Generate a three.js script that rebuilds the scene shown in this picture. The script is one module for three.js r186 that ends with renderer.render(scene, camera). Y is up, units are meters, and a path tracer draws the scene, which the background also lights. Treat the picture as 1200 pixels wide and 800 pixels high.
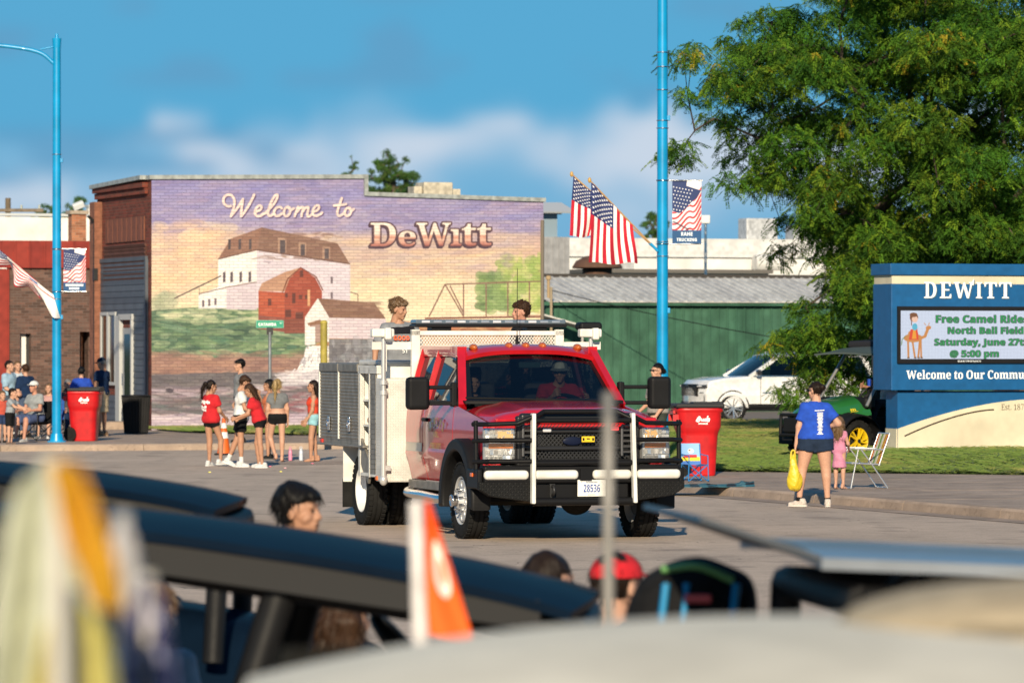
import * as THREE from 'three';
import { RoundedBoxGeometry } from 'three/addons/geometries/RoundedBoxGeometry.js';
import { mergeGeometries, mergeVertices, toCreasedNormals } from 'three/addons/utils/BufferGeometryUtils.js';

// ---------------------------------------------------------------- camera, sky, sun, exposure
const F = 5500, EYE = 2.15, HY = 405;            // focal length and horizon row in photo pixels (1200 x 800), eye height in metres
const scene = new THREE.Scene();
const camera = new THREE.PerspectiveCamera(2 * Math.atan(400 / F) * 180 / Math.PI, 1.5, 0.5, 6000);
camera.position.set(0, EYE, 0);
camera.lookAt(0, EYE + 5 / F * 100, -100);
camera.focus = 50.5; camera.userData.fStop = 5.6;
const renderer = new THREE.WebGLRenderer({ antialias: true });
renderer.toneMapping = THREE.LinearToneMapping;
renderer.toneMappingExposure = 1.25;
renderer.shadowMap.enabled = true;

const sunAz = 3.2 * Math.PI / 180, sunEl = 21 * Math.PI / 180;   // behind the camera, a little to its left
const sunDir = new THREE.Vector3(-Math.sin(sunAz) * Math.cos(sunEl), Math.sin(sunEl), Math.cos(sunAz) * Math.cos(sunEl));
const sun = new THREE.DirectionalLight(new THREE.Color().setRGB(1, 0.85, 0.62), 5);
sun.position.copy(sunDir).multiplyScalar(150).add(new THREE.Vector3(0, 0, -70));
sun.target.position.set(0, 0, -70); scene.add(sun.target);
sun.castShadow = true; sun.shadow.radius = 1.2; sun.shadow.mapSize.set(4096, 4096);
Object.assign(sun.shadow.camera, { left: -60, right: 60, top: 60, bottom: -60, near: 1, far: 320 });
scene.add(sun);

// seeded noise
function rng(seed) { let s = seed | 0; return () => { s = (s + 0x6d2b79f5) | 0; let t = Math.imul(s ^ (s >>> 15), 1 | s); t = (t + Math.imul(t ^ (t >>> 7), 61 | t)) ^ t; return ((t ^ (t >>> 14)) >>> 0) / 4294967296; }; }
const hash = (x, y, s = 0) => { let h = Math.imul(x | 0, 374761393) + Math.imul(y | 0, 668265263) + Math.imul(s | 0, 2147483647 ^ 0x5bd1e995); h = Math.imul(h ^ (h >>> 13), 1274126177); return ((h ^ (h >>> 16)) >>> 0) / 4294967296; };
function vnoise(x, y, per = 0, s = 0) {
  let ix = Math.floor(x), iy = Math.floor(y); const fx = x - ix, fy = y - iy, u = fx * fx * (3 - 2 * fx), v = fy * fy * (3 - 2 * fy);
  const w = per ? (a) => ((a % per) + per) % per : (a) => a;
  const a = hash(w(ix), w(iy), s), b = hash(w(ix + 1), w(iy), s), c = hash(w(ix), w(iy + 1), s), d = hash(w(ix + 1), w(iy + 1), s);
  return a + (b - a) * u + (c - a) * v + (a - b - c + d) * u * v;
}
function fbm(x, y, oct = 4, per = 0, s = 0) { let a = 0.5, t = 0, n = 0; for (let i = 0; i < oct; i++) { t += a * vnoise(x, y, per, s + i * 17); n += a; a *= 0.5; x *= 2; y *= 2; per *= 2; } return t / n; }
const clamp = (v, a = 0, b = 1) => Math.min(b, Math.max(a, v)), lerp = (a, b, t) => a + (b - a) * t, sstep = (a, b, v) => { const t = clamp((v - a) / (b - a)); return t * t * (3 - 2 * t); };

// sky: clear summer blue with a low bank of cumulus all round and small flat clouds above it
{
  const w = 2048, h = 1024, data = new Float32Array(w * h * 4), D = 180 / Math.PI;
  const mix = (a, b, t) => [lerp(a[0], b[0], t), lerp(a[1], b[1], t), lerp(a[2], b[2], t)];
  for (let j = 0; j < h; j++) {
    const el = ((j + 0.5) / h - 0.5) * 180;
    for (let i = 0; i < w; i++) {
      const az = ((i + 0.5) / w - 0.25) * 360;                     // 0 = where the camera looks
      let c;
      if (el < -0.6) c = [0.16, 0.16, 0.15];
      else {
        c = mix([0.13, 0.36, 0.56], [0.095, 0.375, 0.60], sstep(0, 2.2, el));
        c = mix(c, [0.07, 0.27, 0.48], sstep(3, 14, el));
        c = mix(c, [0.045, 0.14, 0.31], sstep(10, 45, el));
        const a = az * 0.9;
        // a broken cumulus bank: heaped tops, hazy undersides
        const top = 2.72 + 1.3 * (fbm(a * 0.4 + 26.7, 3.3, 3) - 0.45) + 1.3 * (fbm(a * 1.3 + 4, el * 1.4 + 9, 4) - 0.5);
        const bank = sstep(top + 0.16, top - 0.16, el) * sstep(-0.6, 0.4, el), puff = sstep(0.36, 0.66, fbm(a * 0.75 + 40, el * 1.3 + 2, 4));
        const lit = sstep(top - 1.7, top - 0.3, el) * (0.3 + 0.8 * puff);
        c = mix(c, mix([0.18, 0.42, 0.62], [0.56, 0.64, 0.73], clamp(lit)), bank * (0.45 + 0.5 * puff));
        // small flat clouds
        const n = fbm(a * 0.7 + 17.9, el * 2.6 + 2.4, 4, 0, 5);
        const fl = sstep(0.62, 0.72, n) * sstep(1.5, 2.2, el) * sstep(60, 20, el);
        c = mix(c, [0.115, 0.325, 0.52], 0.8 * fl);
      }
      const o = (j * w + i) * 4; data[o] = c[0] * 0.86; data[o + 1] = c[1] * 0.86; data[o + 2] = c[2] * 0.88; data[o + 3] = 1;
    }
  }
  const sky = new THREE.DataTexture(data, w, h, THREE.RGBAFormat, THREE.FloatType);
  sky.mapping = THREE.EquirectangularReflectionMapping; sky.magFilter = THREE.LinearFilter; sky.needsUpdate = true;
  scene.background = sky; scene.environment = sky;
}

// ---------------------------------------------------------------- helpers
const V = (x, y, z) => new THREE.Vector3(x, y, z);
const at = (px, py, d) => V((px - 600) * d / F, EYE - (py - HY) * d / F, -d);              // a photo pixel at a known distance
const ground = (px, py, y = 0) => at(px, py, F * (EYE - y) / (py - HY));                     // a photo pixel that lies on ground of height y
const GRID = 19 * Math.PI / 180;                                                            // the town's street grid against the view axis
const names = new Map();
const numbered = (n) => { const k = names.get(n) ?? 0; names.set(n, k + 1); return k ? n + '_' + String(k).padStart(3, '0') : n; };
function tag(o, label, category, group) { o.userData = { ...o.userData, label, category }; if (group) o.userData.group = group; return o; }
function thing(name, label, category, p = [0, 0, 0], turn = 0, group) {
  const o = new THREE.Group(); o.name = numbered(name); scene.add(o);
  o.position.set(...(p.isVector3 ? p.toArray() : p)); o.rotation.y = turn; return tag(o, label, category, group);
}
function dup(root, p, turn, label, group) {
  const r = root.clone(); r.name = numbered(root.name.replace(/_\d\d\d$/, '')); r.userData = { ...root.userData }; scene.add(r);
  r.position.set(...(p.isVector3 ? p.toArray() : p)); r.rotation.y = turn; if (label) r.userData.label = label; if (group) r.userData.group = group; return r;
}
// geometries: uv in metres from the dominant face direction, unless the piece keeps its own
function metric(g) {
  const p = g.attributes.position, n = g.attributes.normal, uv = new Float32Array(p.count * 2);
  for (let i = 0; i < p.count; i++) {
    const ax = Math.abs(n.getX(i)), ay = Math.abs(n.getY(i)), az = Math.abs(n.getZ(i));
    if (ay >= ax && ay >= az) { uv[2 * i] = p.getX(i); uv[2 * i + 1] = p.getZ(i); } else if (ax > az) { uv[2 * i] = p.getZ(i); uv[2 * i + 1] = p.getY(i); } else { uv[2 * i] = p.getX(i); uv[2 * i + 1] = p.getY(i); }
  }
  g.setAttribute('uv', new THREE.BufferAttribute(uv, 2)); return g;
}
function fuse(list) {
  list = (Array.isArray(list) ? list.flat(9) : [list]).map((g) => {
    let o = g.index ? g.toNonIndexed() : g.clone();
    if (!o.attributes.normal) o.computeVertexNormals();
    if (!g.userData.keep || !o.attributes.uv) metric(o);
    for (const k of Object.keys(o.attributes)) if (!['position', 'normal', 'uv'].includes(k)) o.deleteAttribute(k);
    return o;
  });
  return list.length === 1 ? list[0] : mergeGeometries(list);
}
function part(name, geos, m, parent, label) {
  const g = Array.isArray(geos) || !geos.userData.done ? fuse(geos) : geos;
  const o = new THREE.Mesh(g, m); o.name = name; parent.add(o); if (label) o.userData.label = label; return o;
}
function solo(name, geos, m, label, category, group) { const o = part(numbered(name), geos, m, scene); return tag(o, label, category, group); }
function struct(name, geos, m) { const o = part(numbered(name), geos, m, scene); o.userData.kind = 'structure'; return o; }
const keep = (g) => { g.userData.keep = true; return g; };
const M4 = new THREE.Matrix4(), EU = new THREE.Euler(), QU = new THREE.Quaternion();
const put = (g, x = 0, y = 0, z = 0, rx = 0, ry = 0, rz = 0) => { if (rx || ry || rz) g.applyMatrix4(M4.makeRotationFromEuler(EU.set(rx, ry, rz))); return g.translate(x, y, z); };
const box = (w, h, d, x = 0, y = 0, z = 0, rx = 0, ry = 0, rz = 0) => put(new THREE.BoxGeometry(w, h, d), x, y, z, rx, ry, rz);
const rbox = (w, h, d, r, x = 0, y = 0, z = 0, rx = 0, ry = 0, rz = 0) => put(new RoundedBoxGeometry(w, h, d, 2, Math.min(r, w / 2.01, h / 2.01, d / 2.01)), x, y, z, rx, ry, rz);
const cyl = (r0, r1, h, x = 0, y = 0, z = 0, rx = 0, ry = 0, rz = 0, n = 20) => put(new THREE.CylinderGeometry(r1, r0, h, n), x, y, z, rx, ry, rz);
const sph = (r, x = 0, y = 0, z = 0, sx = 1, sy = 1, sz = 1, n = 16) => { const g = new THREE.SphereGeometry(r, n, Math.max(6, n * 0.7 | 0)); g.scale(sx, sy, sz); return g.translate(x, y, z); };
const tor = (R, r, x = 0, y = 0, z = 0, rx = 0, ry = 0, rz = 0, n = 28, m = 8) => put(new THREE.TorusGeometry(R, r, m, n), x, y, z, rx, ry, rz);
const vec = (p) => (p.isVector3 ? p : V(...p));
function rod(a, b, r, r2 = r, n = 10) { a = vec(a); b = vec(b); const d = b.clone().sub(a), L = d.length(), g = new THREE.CylinderGeometry(r2, r, L, n); g.applyQuaternion(QU.setFromUnitVectors(V(0, 1, 0), d.normalize())); const m = a.clone().add(b).multiplyScalar(0.5); return g.translate(m.x, m.y, m.z); }
function bar(a, b, w, h) { a = vec(a); b = vec(b); const g = new THREE.BoxGeometry(w, h, a.distanceTo(b)); g.applyMatrix4(M4.lookAt(a, b, Math.abs(b.y - a.y) > 0.98 * a.distanceTo(b) ? V(0, 0, 1) : V(0, 1, 0))); const m = a.clone().add(b).multiplyScalar(0.5); return g.translate(m.x, m.y, m.z); }
function pipe(pts, r, seg = 24, n = 8, closed = false, tension = 0.5) { const c = new THREE.CatmullRomCurve3(pts.map(vec), closed, 'catmullrom', tension); return new THREE.TubeGeometry(c, seg, r, n, closed); }
function polyPipe(pts, r, n = 8) { const out = []; for (let i = 0; i < pts.length - 1; i++) { out.push(rod(pts[i], pts[i + 1], r, r, n)); if (i) out.push(sph(r * 1.01, ...vec(pts[i]).toArray(), 1, 1, 1, n)); } return out; }
function shape(pts, holes = []) { const s = new THREE.Shape(pts.map((p) => new THREE.Vector2(p[0], p[1]))); for (const h of holes) s.holes.push(new THREE.Path(h.map((p) => new THREE.Vector2(p[0], p[1])))); return s; }
function ext(pts, depth, bevel = 0, holes = [], steps = 1) { const b = Math.min(bevel, depth / 2.01); const g = new THREE.ExtrudeGeometry(pts.isShape ? pts : shape(pts, holes), { depth: depth - 2 * b, bevelEnabled: b > 0, bevelSize: b, bevelThickness: b, bevelOffset: -b, bevelSegments: 2, steps, curveSegments: 10 }); g.translate(0, 0, -(depth - 2 * b) / 2); return g; }
function quad(a, b, c, d, uv) { // a b c d counter-clockwise
  const g = new THREE.BufferGeometry(); g.setAttribute('position', new THREE.Float32BufferAttribute([a, b, c, a, c, d].flatMap((p) => vec(p).toArray()), 3));
  g.setAttribute('uv', new THREE.Float32BufferAttribute(uv ?? [0, 0, 1, 0, 1, 1, 0, 0, 1, 1, 0, 1], 2)); g.computeVertexNormals(); return keep(g);
}
function slab(a, b, c, d, t) { // quad with thickness t behind it
  a = vec(a); b = vec(b); c = vec(c); d = vec(d); const n = b.clone().sub(a).cross(d.clone().sub(a)).normalize().multiplyScalar(-t), [e, f, g, h] = [a, b, c, d].map((p) => p.clone().add(n));
  const q = [[a, b, c, d], [f, e, h, g], [b, a, e, f], [c, b, f, g], [d, c, g, h], [a, d, h, e]].map((k) => { const o = quad(...k); delete o.userData.keep; return o; });
  return q;
}
// a smooth surface from f(u, v) -> [x, y, z]
function surf(f, nu, nv, uvf) {
  const pos = [], uv = [], idx = [];
  for (let j = 0; j <= nv; j++) for (let i = 0; i <= nu; i++) { const p = f(i / nu, j / nv); pos.push(p[0], p[1], p[2]); const q = uvf ? uvf(i / nu, j / nv) : [i / nu, j / nv]; uv.push(q[0], q[1]); }
  for (let j = 0; j < nv; j++) for (let i = 0; i < nu; i++) { const a = j * (nu + 1) + i, b = a + 1, c = a + nu + 2, d = a + nu + 1; idx.push(a, b, c, a, c, d); }
  const g = new THREE.BufferGeometry(); g.setAttribute('position', new THREE.Float32BufferAttribute(pos, 3)); g.setAttribute('uv', new THREE.Float32BufferAttribute(uv, 2)); g.setIndex(idx); g.computeVertexNormals(); return keep(g);
}
// a closed thin sheet from a surface: both faces and the rim
function sheet(f, nu, nv, t, uvf) {
  const top = surf(f, nu, nv, uvf), n = top.attributes.normal, p = top.attributes.position, W = nu + 1;
  const low = top.clone(); for (let i = 0; i < p.count; i++) low.attributes.position.setXYZ(i, p.getX(i) - n.getX(i) * t, p.getY(i) - n.getY(i) * t, p.getZ(i) - n.getZ(i) * t);
  const ix = low.index.array.slice(); for (let i = 0; i < ix.length; i += 3) { const k = ix[i]; ix[i] = ix[i + 1]; ix[i + 1] = k; } low.setIndex([...ix]); low.computeVertexNormals(); keep(low);
  const ring = []; for (let i = 0; i <= nu; i++) ring.push(i); for (let j = 1; j <= nv; j++) ring.push(j * W + nu); for (let i = nu - 1; i >= 0; i--) ring.push(nv * W + i); for (let j = nv - 1; j > 0; j--) ring.push(j * W);
  const pos = [], uv = []; const P = (g, i) => [g.attributes.position.getX(i), g.attributes.position.getY(i), g.attributes.position.getZ(i)], U = (i) => [top.attributes.uv.getX(i), top.attributes.uv.getY(i)];
  for (let k = 0; k < ring.length; k++) { const a = ring[k], b = ring[(k + 1) % ring.length]; pos.push(...P(top, b), ...P(top, a), ...P(low, a), ...P(top, b), ...P(low, a), ...P(low, b)); uv.push(...U(b), ...U(a), ...U(a), ...U(b), ...U(a), ...U(b)); }
  const rim = new THREE.BufferGeometry(); rim.setAttribute('position', new THREE.Float32BufferAttribute(pos, 3)); rim.setAttribute('uv', new THREE.Float32BufferAttribute(uv, 2)); rim.computeVertexNormals(); keep(rim);
  return [top, low, rim];
}
const bend = (g, f) => { const p = g.attributes.position; for (let i = 0; i < p.count; i++) { const q = f(p.getX(i), p.getY(i), p.getZ(i)); p.setXYZ(i, q[0], q[1], q[2]); } g.computeVertexNormals(); return g; };

// ---------------------------------------------------------------- textures and materials
const tex = (w, h, f, srgb = true, rep = 1) => { // f(u, v, x, y) -> [r, g, b] 0..1
  const d = new Uint8Array(w * h * 4); for (let y = 0; y < h; y++) for (let x = 0; x < w; x++) { const c = f(x / w, y / h, x, y), o = (y * w + x) * 4; d[o] = clamp(c[0]) * 255; d[o + 1] = clamp(c[1]) * 255; d[o + 2] = clamp(c[2]) * 255; d[o + 3] = 255; }
  const t = new THREE.DataTexture(d, w, h); t.magFilter = THREE.LinearFilter; t.wrapS = t.wrapT = THREE.RepeatWrapping; t.repeat.set(rep, rep); if (srgb) t.colorSpace = THREE.SRGBColorSpace; t.needsUpdate = true; return t;
};
const paint = (w, h, draw, bump = false) => { const c = document.createElement('canvas'); c.width = w; c.height = h; draw(c.getContext('2d'), w, h); const t = new THREE.CanvasTexture(c); t.magFilter = THREE.LinearFilter; if (!bump) t.colorSpace = THREE.SRGBColorSpace; return t; };
const reps = new Map();
const rep = (t, x, y = x) => { const k = t.uuid + '/' + x + '/' + y; if (!reps.has(k)) { const c = t.clone(); c.repeat.set(x, y); c.needsUpdate = true; reps.set(k, c); } return reps.get(k); };
const mottle = (n, s, per = 8, oct = 5) => tex(n, n, (u, v) => { const k = fbm(u * per, v * per, oct, per, s); return [k, k, k]; }, false);
const NB = mottle(256, 3, 8, 5), NF = mottle(256, 9, 32, 4);
// grey map that varies a colour a little around 1
const vary = (s, lo, hi, per = 6) => tex(256, 256, (u, v) => { const k = lerp(lo, hi, clamp(fbm(u * per, v * per, 5, per, s) * 1.6 - 0.3)); return [k, k, k]; });
const V1 = vary(21, 0.86, 1, 6), V2 = vary(33, 0.75, 1, 10), V3 = vary(47, 0.9, 1, 24);
const col = (c) => (Array.isArray(c) ? new THREE.Color().setRGB(...c) : new THREE.Color(c));
const cache = new Map();
function std(c, rough = 0.7, metal = 0, more = {}) {
  const key = JSON.stringify([c, rough, metal, Object.keys(more).map((k) => more[k]?.uuid ?? more[k])]); if (cache.has(key)) return cache.get(key);
  const k = col(c), m = new THREE.MeshPhysicalMaterial({ color: k, roughness: rough, metalness: metal, side: THREE.DoubleSide, ...(!metal && !more.clearcoat && !more.map?.image?.getContext && 0.3 * k.r + 0.6 * k.g + 0.1 * k.b < 0.06 && rough > 0.3 ? { specularIntensity: 0.3 } : {}), ...more }); cache.set(key, m); return m;
}
const cloth = (c) => std(c, 0.92, 0, { map: rep(V1, 4), bumpMap: rep(NF, 6), bumpScale: 0.0015, sheen: 0.15 });
const paintM = (c, rough = 0.35) => std(c, rough, 0, { map: rep(V3, 0.7), clearcoat: 0.5, clearcoatRoughness: 0.15 });
const BLACKP = std([0.012, 0.012, 0.013], 0.5, 0, { bumpMap: NF, bumpScale: 0.0008, map: V1 });     // moulded black plastic
const RUBBER = std([0.018, 0.018, 0.018], 0.85, 0, { bumpMap: rep(NF, 4), bumpScale: 0.002, map: V2 });
const CHROME = std([0.75, 0.75, 0.76], 0.18, 1), STEEL = std([0.45, 0.45, 0.46], 0.4, 1, { roughnessMap: NB }), DARKM = std([0.03, 0.03, 0.032], 0.45, 0.3, { map: V2 });
const WHITEP = std([0.82, 0.81, 0.78], 0.4, 0, { map: V1 });
const GLASS = std([0.5, 0.55, 0.55], 0.03, 0, { transmission: 1, thickness: 0, ior: 1.5 }), DGLASS = std([0.16, 0.19, 0.2], 0.03, 0, { transmission: 1, thickness: 0, ior: 1.5 });
// ---------------------------------------------------------------- ground, roads, pavements
const cG = Math.cos(GRID), sG = Math.sin(GRID);
const onGrid = (o, x, z) => [o[0] + x * cG + z * sG, o[1] - x * sG + z * cG];               // local (x, z) of the street grid to world
function flat(pts, y, thick = 0) { // polygon in world x, z; top face at y
  const s = shape(pts.map(([x, z]) => [x, -z])); const g = thick ? new THREE.ExtrudeGeometry(s, { depth: thick, bevelEnabled: false }) : new THREE.ShapeGeometry(s);
  g.applyMatrix4(M4.makeRotationX(-Math.PI / 2)); return g.translate(0, y - thick, 0);
}
function clip(poly, inside) { // convex clip: list of [a, b] edges, keep the left side
  for (const [a, b] of inside) { const out = []; const sd = (p) => (b[0] - a[0]) * (p[1] - a[1]) - (b[1] - a[1]) * (p[0] - a[0]);
    for (let i = 0; i < poly.length; i++) { const p = poly[i], q = poly[(i + 1) % poly.length], sp = sd(p), sq = sd(q); if (sp >= 0) out.push(p); if ((sp >= 0) !== (sq >= 0)) { const t = sp / (sp - sq); out.push([lerp(p[0], q[0], t), lerp(p[1], q[1], t)]); } }
    poly = out; if (poly.length < 3) return null; }
  return poly;
}
const roadMap = tex(1024, 1024, (u, v) => {
  const big = fbm(u * 6, v * 6, 5, 6, 2), fine = hash(u * 1024, v * 1024, 4), mid = fbm(u * 64, v * 64, 3, 64, 8);
  const streak = fbm(u * 40, v * 4, 3, 4, 15);
  let k = 0.67 + 0.1 * (big - 0.5) + 0.12 * (fine - 0.5) + 0.07 * (mid - 0.5) + 0.04 * (streak - 0.5);
  const cr = Math.abs(fbm(u * 5 + 0.3, v * 5, 5, 5, 77) - 0.5); if (cr < 0.0016) k *= 0.7;                    // hairline cracks
  k *= 1 - 0.13 * sstep(0.6, 0.8, fbm(u * 20, v * 20, 3, 20, 31));                                            // oil and old wear
  return [k * 1.05, k * 0.97, k * 0.92];
});
const roadM = std([1, 0.92, 0.79], 0.93, 0, { map: rep(roadMap, 1 / 11), bumpMap: rep(NF, 7), bumpScale: 0.0012 });
const walkMap = tex(512, 512, (u, v) => { const k = 0.64 + 0.2 * (fbm(u * 8, v * 8, 5, 8, 5) - 0.5) + 0.1 * (hash(u * 512, v * 512, 6) - 0.5) - (fbm(u * 16, v * 16, 3, 16, 66) > 0.7 ? 0.06 : 0); return [k * 1.03, k * 0.94, k * 0.86]; });
const walkM = [0.84, 0.76, 0.92].map((k) => std([k, k * 0.92, k * 0.86], 0.92, 0, { map: rep(walkMap, 0.31 + k * 0.1), bumpMap: rep(NF, 2), bumpScale: 0.003 }));
const lawnMap = tex(512, 512, (u, v) => { const a = fbm(u * 10, v * 10, 5, 10, 12), b = hash(u * 512, v * 512, 3), dry = sstep(0.55, 0.75, fbm(u * 5, v * 5, 4, 5, 60)); const k = 0.7 + 0.5 * (a - 0.5) + 0.35 * (b - 0.5); return [k * lerp(0.38, 0.56, dry), k * lerp(0.5, 0.5, dry), k * lerp(0.14, 0.24, dry)]; });
const lawnM = std([0.8, 0.8, 0.75], 0.95, 0, { map: rep(lawnMap, 1 / 6), bumpMap: rep(NF, 3), bumpScale: 0.02 });
const dirtM = std([0.30, 0.235, 0.16], 0.96, 0, { map: rep(V2, 0.6), bumpMap: rep(NF, 2), bumpScale: 0.015 });

struct('ground', flat([[-1500, 60], [1500, 60], [1500, -3500], [-1500, -3500]], -0.03), lawnM);
struct('road', flat([[-70, 40], [70, 40], [70, -160], [-70, -160]], 0), roadM);

// right-hand pavement: kerb in pieces, slabs between kerb and lawn
const RK = [3.3, -66.4];                                                                    // a point on the kerb face
function kerbRun(name, origin, x0, x1, along, m) { // pieces of kerb along local z (along = 'z') or local x
  const g = new THREE.Group(); g.name = numbered(name); g.userData.kind = 'structure'; scene.add(g); g.position.set(origin[0], 0, origin[1]); g.rotation.y = GRID;
  const prof = [[0, -0.02], [0.02, 0.10], [0.05, 0.13], [0.16, 0.13], [0.16, -0.02]];
  for (let t = x0; t < x1 - 0.1; t += 3) { const L = Math.min(3, x1 - t) - 0.012, e = new THREE.ExtrudeGeometry(shape(prof), { depth: L, bevelEnabled: false });
    if (along === 'z') e.translate(0, 0, t); else { e.applyMatrix4(M4.makeRotationY(Math.PI / 2)); e.translate(t, 0, 0); }
    part('kerb_stone', e, m[(t / 3 | 0) & 1 ? 0 : 2], g); }
  return g;
}
kerbRun('kerb', RK, -12.5, 20, 'z', walkM);
{ // gutter pan of lighter concrete along the kerb
  const g = []; for (let t = -12.5; t < 20; t += 3) { const a = onGrid(RK, -0.45, t + 0.01), b = onGrid(RK, -0.004, t + 0.01), c = onGrid(RK, -0.004, t + 2.99), d = onGrid(RK, -0.45, t + 2.99); g.push(flat([a, b, c, d], 0.006)); }
  struct('gutter', g, walkM[1]);
}
const lawnEdge = [[1.4, -76.2], [16, -69.6]];
{
  const walk = new THREE.Group(); walk.name = 'pavement'; walk.userData.kind = 'structure'; scene.add(walk);
  const r = rng(5), edges = [[onGrid(RK, 0.165, -12.5), onGrid(RK, 0.165, 20)].reverse(), [lawnEdge[1], lawnEdge[0]]];
  for (let i = 0; i < 8; i++) for (let j = -8; j < 12; j++) {
    const s = 1.75, x = 0.165 + i * s, z = j * s, q = [[x + 0.006, z + 0.006], [x + s - 0.006, z + 0.006], [x + s - 0.006, z + s - 0.006], [x + 0.006, z + s - 0.006]].map(([a, b]) => onGrid(RK, a, b));
    const area = (p) => p.reduce((t, a, k) => { const b = p[(k + 1) % p.length]; return t + a[0] * b[1] - a[1] * b[0]; }, 0);
    let P = area(q) < 0 ? q.slice().reverse() : q; // counter-clockwise in x, z
    const inside = [[onGrid(RK, 0.17, 20), onGrid(RK, 0.17, -14)], [lawnEdge[0], lawnEdge[1]]].map(([a, b]) => { const t = [onGrid(RK, 1.5, 0)][0]; const sd = (b[0] - a[0]) * (t[1] - a[1]) - (b[1] - a[1]) * (t[0] - a[0]); return sd > 0 ? [a, b] : [b, a]; });
    P = clip(P, inside); if (!P || Math.abs(area(P)) < 0.2) continue;
    if (P.some((p) => p[1] > -46)) continue;
    part('paving_slab', flat(P, 0.13 + 0.004 * r(), 0.12), walkM[(r() * 2.4) | 0], walk);
  }
}
// lawn behind it
const lawnPoly = [lawnEdge[0], lawnEdge[1], [60, -60], [60, -122], [0.5, -122], [-0.6, -80]];
const lawnH = (x, z) => { const e = lerp(lawnEdge[0][1], lawnEdge[1][1], (x - 1.4) / 14.6); return 0.145 + 0.19 * sstep(0.1, 3.6, e - z) * sstep(5.6, 7.0, x) * sstep(100, 84, -z); };   // a low rise carries the sign
struct('lawn', surf((u, v) => { const x = lerp(-0.6, 45, u ** 1.6), e = x < 16 ? lerp(lawnEdge[0][1], lawnEdge[1][1], (x - 1.4) / 14.6) : lerp(-69.6, -60, (x - 16) / 29), z = lerp(e, -122, v ** 1.4); return [x, v === 0 ? 0.02 : lawnH(x, z), z - (v === 0 ? 0 : 0.03)]; }, 90, 90, (u, v) => { const x = lerp(-0.6, 45, u ** 1.6), e = x < 16 ? lerp(lawnEdge[0][1], lawnEdge[1][1], (x - 1.4) / 14.6) : lerp(-69.6, -60, (x - 16) / 29); return [x, lerp(e, -122, v ** 1.4)]; }), lawnM);
struct('dirt_strip', surf((u, v) => { const x = lerp(3.2, 9.4, u); const w = 1.6 + 0.9 * fbm(x * 0.8, 2, 3); return [x, 0.155 + 0.012 * fbm(x * 3, v * 5, 3), -98.4 - 0.05 * x - w * v * (1 + 0.25 * (fbm(x * 2.2, v + 4, 3) - 0.5)) + 0.5 * (fbm(x * 1.5, 9, 3) - 0.5)]; }, 60, 8), dirtM);
struct('car_park', flat([[-20, -122.3], [60, -122.3], [60, -165], [-20, -165]], 0.02), std([0.42, 0.40, 0.38], 0.95, 0, { map: rep(roadMap, 1 / 7) }));

// left-hand pavement with its kerb, a strip of grass before the mural
const LK = [-10.4, -95.4];
kerbRun('kerb', LK, -12, 15, 'x', walkM).rotation.y = GRID;
{
  const walk = new THREE.Group(); walk.name = numbered('pavement'); walk.userData.kind = 'structure'; scene.add(walk); const r = rng(8);
  for (let i = -6; i < 8; i++) for (let j = 0; j < 14; j++) { const s = 1.8, x = i * s, z = -0.17 - (j + 1) * s; part('paving_slab', flat([[x + 0.006, z + 0.006], [x + 0.006, z + s - 0.006], [x + s - 0.006, z + s - 0.006], [x + s - 0.006, z + 0.006]].map(([a, b]) => onGrid(LK, a, b)), 0.13 + 0.004 * r(), 0.12), walkM[(r() * 2.4) | 0], walk); }
}
const MB = [-8.61, -112];                                                                   // front left corner of the mural building
struct('grass_strip', flat([[0.2, 5.1], [7.6, 5.1], [7.6, 11.5], [6.2, 12.2], [4, 12.4], [2.4, 12.0], [0.9, 10.4], [0.3, 8.0]].map(([x, z]) => onGrid(MB, x, z - 5)), 0.15, 0.1), lawnM);
struct('bare_earth', flat([[4.3, 6.6], [5.6, 6.3], [6.9, 6.5], [7.4, 7.1], [6.4, 7.9], [4.7, 7.7]].map(([x, z]) => onGrid(MB, x, z)), 0.163, 0.02), dirtM);
{ // a worn concrete patch in the road by the young people
  struct('road_patch', flat([[-4.75, -86.1], [-3.9, -84.6], [-3.4, -84.9], [-2.4, -86.4], [-3.2, -87.6]], 0.005), walkM[0]);
}
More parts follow.
